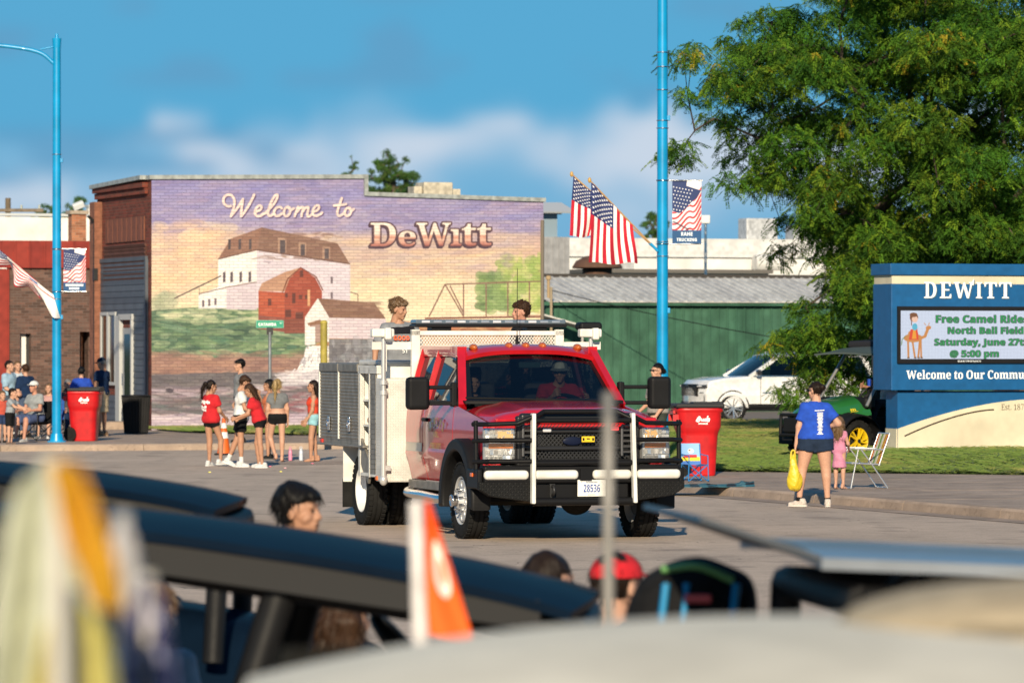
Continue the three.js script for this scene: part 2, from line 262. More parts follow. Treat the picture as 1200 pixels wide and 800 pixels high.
// grass blades: tufts over the lawn and the strip
function tufts(name, spots, hmin, hmax, c0, c1, seed) {
  const r = rng(seed), pos = []; for (let k = 0; k < 9; k++) { const a = r() * 6.283, d = 0.05 * r(), x = Math.cos(a) * d, z = Math.sin(a) * d, l = 0.5 + 0.6 * r(), bx = (r() - 0.5) * 0.9 * l, bz = (r() - 0.5) * 0.9 * l, w = 0.0065, t = r() * 3.14, wx = Math.cos(t) * w, wz = Math.sin(t) * w;
    pos.push(x - wx, 0, z - wz, x + wx, 0, z + wz, x + bx * 0.45, l * 0.7, z + bz * 0.45, x + wx, 0, z + wz, x + bx, l, z + bz, x + bx * 0.45, l * 0.7, z + bz * 0.45); }
  const g = new THREE.BufferGeometry(); g.setAttribute('position', new THREE.Float32BufferAttribute(pos, 3)); g.computeVertexNormals();
  const im = new THREE.InstancedMesh(g, std([1, 1, 1], 0.8, 0, { transmission: 0.25, thickness: 0 }), spots.length), m = new THREE.Matrix4(), q = new THREE.Quaternion(), up = V(0, 1, 0), A = col(c0), B = col(c1), C = new THREE.Color();
  spots.forEach(([x, y, z, dry], i) => { const h = lerp(hmin, hmax, r()); q.setFromAxisAngle(up, r() * 6.28); m.compose(V(x, y, z), q, V(1 + r(), h, 1 + r())); im.setMatrixAt(i, m); C.copy(A).lerp(B, clamp(dry + 0.5 * (r() - 0.5))); im.setColorAt(i, C); });
  im.name = numbered(name); im.userData = { kind: 'stuff', label: name === 'grass' ? 'short mown lawn grass beside the pavement and monument sign' : 'thin strip of grass at the foot of the mural wall', category: 'grass' }; scene.add(im); return im;
}
{
  const r = rng(71), s = []; while (s.length < 42000) { const z = -70 - 52 * Math.pow(r(), 1.25), x = lerp(0.8, 14.5, r()); const ey = lerp(lawnEdge[0][1], lawnEdge[1][1], (x - 1.4) / 14.6); if (z > ey - 0.05 + 0.25 * (fbm(x * 2.5, 1, 3) - 0.5)) continue; const inDirt = z < -98.6 - 0.05 * x && z > -100.6 - 0.05 * x && x < 9.3; if (inDirt && r() > 0.06) continue;
    const dry = sstep(0.45, 0.7, fbm(x * 0.5, z * 0.3, 4, 0, 60)) * 0.7 + (z < -104 ? 0.25 : 0); s.push([x, lawnH(x, z) - 0.005, z, dry]); }
  tufts('grass', s, 0.05, 0.13, [0.13, 0.21, 0.03], [0.34, 0.29, 0.09], 72);
  const t = []; while (t.length < 8000) { const x = lerp(0.3, 7.5, r()), z = lerp(0.1, 7.2, r()); if (x < 1.6 && z > 3 + 2.4 * x) continue; const w = onGrid(MB, x, z); t.push([w[0], 0.145, w[1], sstep(0.4, 0.7, fbm(x, z, 3))]); }
  tufts('strip_grass', t, 0.05, 0.11, [0.13, 0.21, 0.03], [0.3, 0.27, 0.09], 73);
}

// ---------------------------------------------------------------- brick materials (courses too fine to pick apart at this distance)
function brickMap(base, spread, mortar, seed) { return tex(512, 368, (u, v) => { const row = Math.floor(v * 16), o = row & 1 ? 0.5 : 0, bx = u * 8 + o, i = Math.floor(bx) % 8, fx = bx - Math.floor(bx), fy = v * 16 - row; const m = fx < 0.045 || fy < 0.13; const k = 1 + spread * (hash(i, row, seed) - 0.5) * 2 + 0.12 * (fbm(u * 30, v * 30, 3, 30, seed) - 0.5), n = hash(i, row, seed + 9); return m ? mortar : [base[0] * k, base[1] * k * (1 - 0.08 * n), base[2] * k * (1 - 0.12 * n)]; }); }
const brickBump = tex(512, 368, (u, v) => { const row = Math.floor(v * 16), o = row & 1 ? 0.5 : 0, bx = u * 8 + o, fx = bx - Math.floor(bx), fy = v * 16 - row; const k = fx < 0.045 || fy < 0.13 ? 0.1 : 0.75 + 0.25 * hash(Math.floor(bx) % 8, row, 3); return [k, k, k]; }, false);
const brick = (b, s, m, seed) => std([1, 1, 1], 0.9, 0, { map: rep(brickMap(b, s, m, seed), 1 / 1.72, 1 / 1.19), bumpMap: rep(brickBump, 1 / 1.72, 1 / 1.19), bumpScale: 0.008 });
const redBrick = brick([0.42, 0.20, 0.15], 0.16, [0.42, 0.33, 0.28], 4), brownBrick = brick([0.37, 0.29, 0.26], 0.2, [0.42, 0.38, 0.35], 5), tanBrick = brick([0.62, 0.42, 0.31], 0.14, [0.6, 0.52, 0.45], 6);
const coping = std([0.42, 0.45, 0.44], 0.5, 0.2, { map: V2 });
// ---------------------------------------------------------------- the building with the mural
const SHOPGLASS = std([0.012, 0.02, 0.02], 0.06, 0);
const ML = 9.92, MHT = 6.3;
function muralXY(px, py) { const k = (px - 600) / F, X = (k * -MB[1] - MB[0]) / (cG - k * sG), d = -MB[1] + sG * X; return [X, EYE - (py - HY) * d / F]; }
const muralTex = paint(2048, 1300, (c, W, H) => {
  const P = (px, py) => { const [x, y] = muralXY(px, py); return [x / ML * W, (1 - y / MHT) * H]; }; const r = rng(12);
  const [ax, ay] = P(177, 210), [bx, by] = P(637, 210), [, dy] = P(400, 505), [, ey] = P(400, 210); const kx = (bx - ax) / 460, ky = (dy - ey) / 295;
  c.setTransform(kx, (by - ay) / 460, 0, ky, ax - 177 * kx, ey - 210 * ky - (400) * (by - ay) / 460);  // from here on: photo pixels on the wall
  let g = c.createLinearGradient(0, 205, 0, 400); // painted dusk sky
  for (const [t, k] of [[0, '#857cae'], [0.12, '#8c86b8'], [0.3, '#a79ab6'], [0.45, '#c8aea4'], [0.6, '#dfc6ab'], [0.78, '#ead7b6'], [1, '#efe0c0']]) g.addColorStop(t, k);
  c.fillStyle = g; c.fillRect(150, 190, 520, 340);
  for (let i = 0; i < 1500; i++) { const x = 170 + 470 * r(), y = 205 + 175 * r(), t = (y - 205) / 195, w = 6 + 26 * r(); c.globalAlpha = 0.10 + 0.14 * r(); c.fillStyle = t < 0.35 ? ['#6a62a0', '#9a92c0', '#b79ab0', '#7d7cc0'][r() * 4 | 0] : t < 0.62 ? ['#caa090', '#e6b98c', '#a58fa6', '#eecf9f'][r() * 4 | 0] : ['#f2deb0', '#e8cba2', '#f6e8c6'][r() * 3 | 0]; c.beginPath(); c.ellipse(x, y, w, 1.5 + 4 * r(), -0.06, 0, 7); c.fill(); }
  const poly = (k, ...p) => { c.fillStyle = k; c.beginPath(); for (let i = 0; i < p.length; i += 2) c.lineTo(p[i], p[i + 1]); c.fill(); };
  const line = (k, w, ...p) => { c.strokeStyle = k; c.lineWidth = w; c.beginPath(); for (let i = 0; i < p.length; i += 2) c.lineTo(p[i], p[i + 1]); c.stroke(); };
  const dabs = (n, x0, x1, y0, y1, ks, w, h, a = 0.5) => { for (let i = 0; i < n; i++) { c.globalAlpha = a * (0.4 + 0.6 * r()); c.fillStyle = ks[r() * ks.length | 0]; c.beginPath(); c.ellipse(lerp(x0, x1, r()), lerp(y0, y1, r()), w * (0.4 + r()), h * (0.4 + r()), (r() - 0.5) * 0.5, 0, 7); c.fill(); } c.globalAlpha = 1; };
  dabs(150, 180, 262, 262, 345, ['#efcc9c', '#ecc49a', '#f3dab0', '#e2b79c'], 15, 6, 0.35);
  // far bank, bushes
  poly('#b98a62', 360, 382, 640, 380, 640, 405, 360, 405); dabs(120, 430, 640, 378, 392, ['#a3583c', '#b86c48', '#8f5238'], 8, 2, 0.6);
  dabs(160, 585, 637, 302, 366, ['#a9b95c', '#8fae52', '#c4c878', '#7d9c4a'], 7, 6, 0.6); dabs(110, 558, 592, 322, 364, ['#6b8a4c', '#7c9a58', '#5c7b48'], 6, 6, 0.6); dabs(20, 588, 600, 300, 314, ['#9a8c84', '#a59a90'], 4, 4, 0.4);
  // truss bridge
  for (const p of [[500, 372, 519, 334, 640, 331], [519, 334, 541, 372], [541, 333, 541, 374], [568, 333, 568, 374], [594, 332, 594, 374], [620, 332, 620, 374], [519, 334, 500, 372], [525, 336, 541, 368]]) line('#7d5a4c', 1.6, ...p);
  line('#7a4a3c', 2.5, 495, 374, 640, 373);
  // low cloud of brush on the left, hillside
  dabs(60, 182, 204, 343, 362, ['#a9ad8c', '#b9bb9c', '#98a080'], 6, 6, 0.5);
  poly('#48664c', 177, 362, 230, 358, 300, 362, 360, 374, 362, 420, 177, 430);
  dabs(420, 178, 362, 362, 425, ['#3a5a44', '#587a50', '#7f9c68', '#2c483a', '#a9b98c', '#44705a'], 14, 3.2, 0.6); dabs(60, 190, 330, 360, 376, ['#dcd9ae', '#c9cfa0'], 12, 2.4, 0.5);
  // mill: white walls, mansard roof
  poly('#f6f2ee', 253.5, 303, 298, 293, 298, 360, 231, 360, 231, 344, 253.5, 335); poly('#d9cdd8', 298, 293, 407, 310, 407, 354, 298, 360);
  poly('#f4efec', 231, 343, 263, 336, 263, 360, 231, 360); poly('#d6c8d2', 263, 336, 298, 330, 298, 362, 263, 361);
  poly('#8a6150', 253, 303, 268, 279, 304, 266, 298, 293); poly('#7d5a4c', 298, 293, 304, 266, 392, 285, 407, 310);
  dabs(90, 300, 396, 272, 304, ['#6e4c40', '#8d6a58', '#75544a'], 7, 1.2, 0.5); line('#5b4038', 1, 253, 303, 298, 292, 407, 309); line('#6d4d44', 1, 231, 343, 263, 335.5, 298, 329.5);
  for (const [x, y, w, h] of [[324, 279, 7, 17], [348, 284, 6, 15], [376, 289, 6, 14]]) { poly('#a4806c', x - 1.5, y - 1, x + w + 1.5, y, x + w + 1.5, y + h, x - 1.5, y + h); poly('#4a3f44', x + 1, y + 2, x + w, y + 2, x + w, y + h, x + 1, y + h); }
  for (const x of [265, 277, 289]) poly('#463a3e', x, 280, x + 3, 279, x + 3, 291, x, 292);
  for (const x of [259, 267.5, 278, 288.5]) poly('#51454c', x, 318, x + 3, 317, x + 3, 329, x, 330);
  for (const [x, y] of [[384, 324], [384, 342], [235, 350], [242, 349], [249, 348]]) poly('#6a5c66', x, y, x + 2.6, y, x + 2.6, y + 8, x, y + 8);
  poly('#b8a8b6', 306, 305, 314, 306, 314, 308, 306, 307); line('#5c4c48', 1.6, 203, 348, 257, 322); line('#8a7a74', 0.8, 232, 336, 232, 344);
  line('#6a4a42', 1, 407, 342, 416, 345, 416, 354);
  // barn
  poly('#b98a6e', 300, 340, 304, 331, 331, 318, 349, 313, 330, 341); poly('#b14a30', 300, 340, 330, 342, 330, 388, 300, 384); poly('#9c3f2c', 330, 342, 336, 326, 349, 313, 366, 325, 374, 341, 374, 388, 330, 388);
  line('#6c3020', 1.3, 328, 342, 334, 326, 349, 313, 367, 324, 375, 340); poly('#7c3c30', 330, 372, 374, 374, 374, 390, 330, 390); poly('#87463a', 300, 368, 330, 372, 330, 388, 300, 384);
  for (const [x, y, w, h] of [[348, 316, 4, 8], [339, 343, 4, 12], [331, 343, 3, 5], [347, 345, 4, 5], [354, 345, 4, 5], [311, 349, 4, 8], [331, 362, 7, 9], [343, 365, 9, 8]]) poly('#5a2a22', x, y, x + w, y, x + w, y + h, x, y + h); poly('#d9a070', 357, 339, 360, 339, 360, 358, 357, 358);
  // flume house and shed roof
  poly('#7b5646', 369, 349, 435, 355, 449, 374, 382, 372); dabs(60, 376, 440, 353, 370, ['#6c4a3e', '#8b6654', '#94705c'], 9, 1.3, 0.5); poly('#d8c8d0', 382, 372, 449, 374, 449, 398, 382, 396);
  poly('#efe9e4', 354, 404, 354, 371, 369, 349, 382, 371, 382, 400, 374, 402, 372, 378, 360, 378, 360, 404); poly('#a88a80', 361, 379, 372, 379, 372, 400, 361, 402); poly('#8d6048', 357, 378, 372, 374, 374, 379, 358, 381); poly('#f6f3ef', 356, 382, 366, 382, 366, 403, 356, 404);
  poly('#6c6a70', 382, 397, 450, 398, 450, 430, 382, 430); dabs(90, 384, 450, 400, 440, ['#8e9098', '#55545c', '#a9acb4', '#78828c'], 4, 6, 0.5);
  // red earth bank, dark water, falls
  poly('#8f6a5e', 177, 413, 230, 420, 290, 416, 360, 420, 400, 430, 450, 440, 450, 470, 177, 470); dabs(140, 178, 360, 411, 436, ['#a27664', '#7c5a54', '#b48874'], 16, 3, 0.5);
  poly('#5c5458', 177, 436, 300, 434, 380, 444, 640, 446, 640, 520, 177, 520); dabs(280, 178, 380, 436, 456, ['#4c484c', '#6c6468', '#58545c'], 16, 2, 0.55);
  for (let i = 0; i < 520; i++) { const t = r(), y = lerp(404, 440, t), x = lerp(355, 382, r()) - t * t * lerp(26, 2, r()); c.globalAlpha = 0.5 + 0.5 * r(); line(r() < 0.8 ? '#fbf7f8' : '#a9a4b0', 0.8 + 1.6 * r(), x, y, x - 1 - 3 * t, y + 3 + 6 * r()); } c.globalAlpha = 1;
  dabs(200, 325, 400, 434, 452, ['#f4eef0', '#d6ccd4', '#b9b2bc'], 9, 1.6, 0.6);
  dabs(700, 178, 640, 452, 508, ['#d8c6cc', '#b8a4b4', '#8c7888', '#6c6070', '#e8d8d8', '#9a7c84', '#c4b0bc'], 22, 2.2, 0.55); dabs(160, 178, 330, 462, 482, ['#5c5860', '#4f5c5c', '#6a5458'], 20, 2.2, 0.5); dabs(120, 290, 430, 460, 490, ['#8a4450', '#7a4a58', '#5c5c60'], 12, 1.6, 0.5); dabs(160, 178, 420, 484, 506, ['#e2d2d8', '#cdb8c6', '#b09cb4'], 26, 2.4, 0.55);
  dabs(12, 195, 200, 453, 456, ['#3c3440'], 3, 2, 0.8);
  // lettering: brush script, then slab capitals
  const script = (dx, dyy, k, w) => { c.save(); c.translate(dx, dyy); c.strokeStyle = k; c.lineWidth = w; c.lineCap = c.lineJoin = 'round';
    for (const d of ['M268 241C261 243 257 235 261 230C266 225 274 229 272 240C271 246 269 250 268 253C274 246 279 239 282 233C281 240 280 247 280 253C286 246 291 237 295 228', 'M296 248C301 247 305 244 303 241C300 239 296 244 296 249C296 254 302 254 306 250', 'M307 250C314 244 323 234 322 228C319 226 312 240 311 249C311 254 315 253 318 250', 'M327 244C325 240 319 243 318 248C318 254 323 254 327 250', 'M334 242C329 243 328 252 332 253C337 253 339 243 334 242C336 246 339 246 341 244', 'M342 253C343 249 345 245 346 242M345 248C348 243 351 241 352 243C352 246 350 250 350 253M351 248C354 243 357 241 358 243C358 246 356 250 357 253C358 254 360 253 362 251', 'M364 248C368 247 372 244 370 241C367 239 363 244 363 249C363 254 369 254 374 249', 'M397 232C395 239 391 246 392 251C393 254 396 253 399 250M388 241C393 240 398 240 402 239', 'M405 243C400 244 399 252 403 253C408 253 410 244 405 243C407 247 409 247 411 245']) c.stroke(new Path2D(d)); c.restore(); };
  script(1, 1.2, '#54406e', 3.4); script(0, 0, '#f4dcd0', 2.9);
  const word = (dx, dyy, fill, stroke, lw) => { c.save(); c.translate(dx, dyy); c.textBaseline = 'alphabetic'; c.lineJoin = 'round'; let x = 430; for (const [ch, w, hh] of [['D', 33, 1], ['e', 24, 0.84], ['W', 41, 1], ['\u0131', 14, 0.95], ['t', 19, 1.02], ['t', 19, 1.02]]) { c.save(); c.font = 'bold 38px serif'; const m = c.measureText(ch).width; c.translate(x, 288.5); c.scale(w / m, hh); c.lineWidth = lw; if (stroke) { c.strokeStyle = stroke; c.strokeText(ch, 0, 0); } if (fill) { c.fillStyle = fill; c.fillText(ch, 0, 0); } c.restore(); x += w - 1; } c.restore(); };
  const lg = c.createLinearGradient(0, -28, 0, 0); for (const [t, k] of [[0, '#f8ece0'], [0.5, '#f2dccb'], [0.62, '#cf8a74'], [0.72, '#e0b09a'], [1, '#a85a50']]) lg.addColorStop(t, k);
  word(-1.5, 2, '#3c2838', '#3c2838', 3); word(0, 0, null, '#4c3038', 3.4); word(0, 0, lg, null, 0);
  // brick joints and tone from brick to brick, worn patches
  c.setTransform(1, 0, 0, 1, 0, 0); c.globalAlpha = 0.1; c.fillStyle = '#eee4e2'; c.fillRect(0, 0, 2048, 1300); c.globalAlpha = 1;   // the paint has bleached
  const ch = 1300 / (MHT / 0.0744), bw = 2048 / (ML / 0.215); let row = 0;
  for (let y = 1300; y > -ch; y -= ch, row++) { for (let x = row & 1 ? -bw / 2 : 0; x < 2048; x += bw) { const k = r(); c.globalAlpha = 0.02 + 0.05 * r(); c.fillStyle = k < 0.5 ? '#3c2c40' : '#fff2e0'; c.fillRect(x, y - ch, bw - 2, ch - 2); c.globalAlpha = 0.16; c.fillStyle = '#4c3a48'; c.fillRect(x + bw - 2, y - ch, 2, ch); } c.globalAlpha = 0.15; c.fillStyle = '#463646'; c.fillRect(0, y - 2.4, 2048, 2.6); c.globalAlpha = 0.15; c.fillStyle = '#fff'; c.fillRect(0, y - 4, 2048, 1.4); }
  c.globalAlpha = 0.5; for (let i = 0; i < 46; i++) { c.fillStyle = i & 1 ? '#3a2c34' : '#b9a9a0'; const x = 2048 * r(), y = Math.floor(r() * 88) * ch; c.fillRect(x, y, 8 + 50 * r(), 3); } c.globalAlpha = 1;
});
const muralM = std([0.86, 0.86, 0.86], 0.85, 0, { map: muralTex, bumpMap: (() => { const t = brickBump.clone(); t.repeat.set(ML / 1.72, MHT / 1.19); t.needsUpdate = true; return t; })(), bumpScale: 0.01 });
{
  const b = thing('mural_building', 'brick shop building with a painted mural of a white mill and red barn', 'building', [MB[0], 0.13, MB[1]], GRID);
  const y = (v) => v - 0.13, xs = muralXY(426, 210)[0], hL = y(6.12), hM = y(6.2), hR = y(5.78);
  const out = [[0, 0], [ML, 0], [ML, hR - 0.1], [xs, hR], [xs, hM], [0, hL]];
  const face = new THREE.ShapeGeometry(shape(out)); { const p = face.attributes.position, uv = face.attributes.uv; for (let i = 0; i < p.count; i++) uv.setXY(i, p.getX(i) / ML, (p.getY(i) + 0.13) / MHT); }
  part('mural_wall', keep(face), muralM, b, 'painted brick wall with mill, barn, river and lettering');
  part('wall', [ext(out, 0.3).translate(0, 0, -0.155), box(0.3, hR - 0.3, 5.0, ML - 0.155, (hR - 0.3) / 2, -2.85), box(ML, hR - 0.3, 0.3, ML / 2, (hR - 0.3) / 2, -5.3)], redBrick, b);
  part('roof', box(ML - 0.62, 0.1, 4.9, ML / 2, hR - 0.55, -2.8), std([0.12, 0.12, 0.12], 0.9), b);
  for (const [x0, y0, x1, y1] of [[-0.06, hL, xs + 0.06, hM], [xs + 0.06, hR, ML + 0.05, hR - 0.1]]) part('coping', bar([x0, y0 + 0.05, -0.13], [x1, y1 + 0.05, -0.13], 0.38, 0.1), coping, b);
  part('coping', box(0.1, hM - hR + 0.1, 0.37, xs + 0.055, (hM + hR) / 2 + 0.05, -0.13), coping, b);
  // shop front on the narrow side: panels, louvres, grey lap siding
  const W = 5.4, fz = (t) => -0.32 - t * (W - 0.32), f = part('shop_front', [box(0.25, hL, W - 0.32, 0.13, hL / 2, -0.32 - (W - 0.32) / 2)], redBrick, b);
  part('coping', bar([0.0, hL + 0.06, -0.34], [0.0, hL - 0.02, -W], 0.4, 0.1), coping, b);
  const trim = std([0.135, 0.05, 0.035], 0.75, 0, { map: V2 });
  part('corbel', [box(0.14, 0.12, W - 0.4, -0.07, hL - 0.12, -0.34 - (W - 0.4) / 2), box(0.08, 0.14, W - 0.4, -0.04, hL - 0.26, -0.34 - (W - 0.4) / 2)], redBrick, f);
  const orange = std([0.23, 0.075, 0.04], 0.7, 0, { map: V2 });
  for (let i = 0; i < 16; i++) part('board', box(0.03, 0.58, 0.22, -0.012 - (i & 1) * 0.008, hL - 1.15, -0.75 - i * 0.235), orange, f);
  for (let i = 0; i < 9; i++) part('louvre', box(0.05, 0.075, 4.05, -0.02, hL - 1.55 - i * 0.1, -2.5, 0, 0, 0.5), trim, f);
  part('panel', box(0.03, 0.68, 4.05, -0.012, y(3.55) + 0.62, -2.5), trim, f);
  part('pier', [box(0.2, hL - 0.4, 0.5, -0.1, hL / 2 - 0.2, -W + 0.3)], std([0.3, 0.12, 0.07], 0.85, 0, { map: V2, bumpMap: rep(brickBump, 0.6, 0.85), bumpScale: 0.006 }), f);
  const grey = [[0.085, 0.10, 0.125], [0.095, 0.11, 0.135], [0.08, 0.092, 0.115]].map((k) => std(k, 0.55, 0.1, { map: V1 })), sid = y(4.22);
  const openZ0 = -1.55, openZ1 = -4.75, openTop = y(2.98);                                   // door and windows are let into the siding
  for (let i = 0, yy = 0.05; yy < sid - 0.05; i++, yy += 0.15) { const hi = yy + 0.15; const strip = (z0, z1) => part('siding_board', box(0.028, 0.152, Math.abs(z1 - z0), -0.03, yy + 0.075, (z0 + z1) / 2, 0, 0, -0.11), grey[i % 3], f);
    if (hi > openTop || hi < 0.65) strip(-0.42, -4.85); else { strip(-0.42, openZ0); strip(openZ1, -4.85); if (hi < 0.95) strip(-3.2, openZ1); } }
  const frame = std([0.42, 0.43, 0.43], 0.5);
  part('corner_board', [box(0.07, sid, 0.12, -0.035, sid / 2, -0.38), box(0.07, 0.1, 4.5, -0.035, sid + 0.03, -2.6)], grey[1], f);
  const door = part('door', [box(0.05, 2.3, 1.0, 0.0, 1.3, -2.2)], std([0.3, 0.31, 0.32], 0.45), b); part('pane', box(0.01, 1.5, 0.6, -0.032, 1.55, -2.2), SHOPGLASS, door); part('handle', rod([-0.06, 1.05, -2.6], [-0.06, 1.35, -2.6], 0.015), CHROME, door);
  part('door_frame', [box(0.1, 2.7, 0.1, -0.05, 1.4, -1.62), box(0.1, 2.7, 0.4, -0.05, 1.4, -2.95), box(0.1, 0.14, 1.3, -0.05, 2.72, -2.2)], frame, b);
  for (const z of [-3.62, -4.4]) { const w = part('window', [box(0.06, 1.8, 0.08, -0.05, 1.95, z - 0.33), box(0.06, 1.8, 0.08, -0.05, 1.95, z + 0.33), box(0.06, 0.08, 0.6, -0.05, 1.09, z), box(0.06, 0.08, 0.6, -0.05, 2.81, z)], frame, b); part('pane', box(0.012, 1.66, 0.6, -0.04, 1.95, z), SHOPGLASS, w); }
  part('handrail', [...polyPipe([[-0.9, 0.0, -1.5], [-0.9, 0.95, -1.5], [-0.9, 0.95, -2.6], [-0.9, 0, -2.6]], 0.025)], STEEL, b);
  part('door_step', [box(1.0, 0.18, 1.6, -0.55, 0.09, -2.2)], walkM[0], b);
  part('electric_mast', [...polyPipe([[-0.18, 0.4, -4.9], [-0.18, hL - 0.9, -4.9], [-0.35, hL - 0.75, -4.9]], 0.035), box(0.1, 0.3, 0.16, -0.17, hL - 2.2, -4.9)], DARKM, b);
  // roof vent and hatch
  const x = muralXY(528, 228)[0]; part('roof_unit', [rbox(0.75, 0.34, 0.7, 0.03, x, hR + 0.22, -1.3), box(0.2, 0.25, 0.5, x - 0.5, hR + 0.16, -1.3), box(0.2, 0.2, 0.5, x + 0.5, hR + 0.13, -1.3), box(0.6, 0.75, 0.5, x, hR - 0.15, -1.3)], std([0.62, 0.56, 0.44], 0.6, 0, { map: V2 }), b);
  part('drain_pipe', [rod([ML - 0.05, 0, 0.07], [ML - 0.05, hR - 0.55, 0.07], 0.045)], std([0.16, 0.13, 0.1], 0.7), b);
}
// yellow gas marker post and street-name sign before the mural
{
  const g = ground(377, 521, 0.13); const t = thing('marker_post', 'yellow utility marker post standing before the mural behind the truck', 'post', [g.x, 0.13, g.z - 1]);
  part('post', rod([0, 0, 0], [0, 2.5, 0], 0.075), std([0.42, 0.34, 0.06], 0.6, 0, { map: V2 }), t); part('cap', sph(0.078, 0, 2.5, 0, 1, 0.6, 1), std([0.42, 0.34, 0.06], 0.6), t);
}
{
  const d = 101, p = at(316, 500, d); const t = thing('street_name_sign', 'green street name sign on a thin grey steel pole', 'street sign', [p.x, 0.13, -d], 0.12);
  const top = EYE - (389 - HY) * d / F - 0.13;
  part('pole', rod([0, 0, 0], [0, top, 0], 0.035), std([0.3, 0.33, 0.36], 0.5, 0.5, { map: V2 }), t); part('bracket', [box(0.14, 0.16, 0.05, 0, top + 0.02, 0)], DARKM, t);
  const bl = part('blade', [rbox(0.6, 0.17, 0.02, 0.008, 0.0, top + 0.17, 0)], std([0.0, 0.2, 0.14], 0.5), t);
  const tx = paint(512, 150, (c, w, h) => { c.fillStyle = '#0b8a6c'; c.fillRect(0, 0, w, h); c.strokeStyle = '#cfe8df'; c.lineWidth = 3; c.strokeRect(5, 5, w - 10, h - 10); c.fillStyle = '#f2f8f4'; c.font = 'bold 84px sans-serif'; c.textBaseline = 'middle'; c.save(); c.translate(36, 80); c.scale(0.86, 1); c.fillText('CATAWBA', 0, 0); c.restore(); c.font = 'bold 40px sans-serif'; c.fillText('ST', 440, 52); });
  part('lettering', keep(put(new THREE.PlaneGeometry(0.59, 0.16), 0, top + 0.17, 0.0125)), std([1, 1, 1], 0.5, 0, { map: tx }), bl);
}

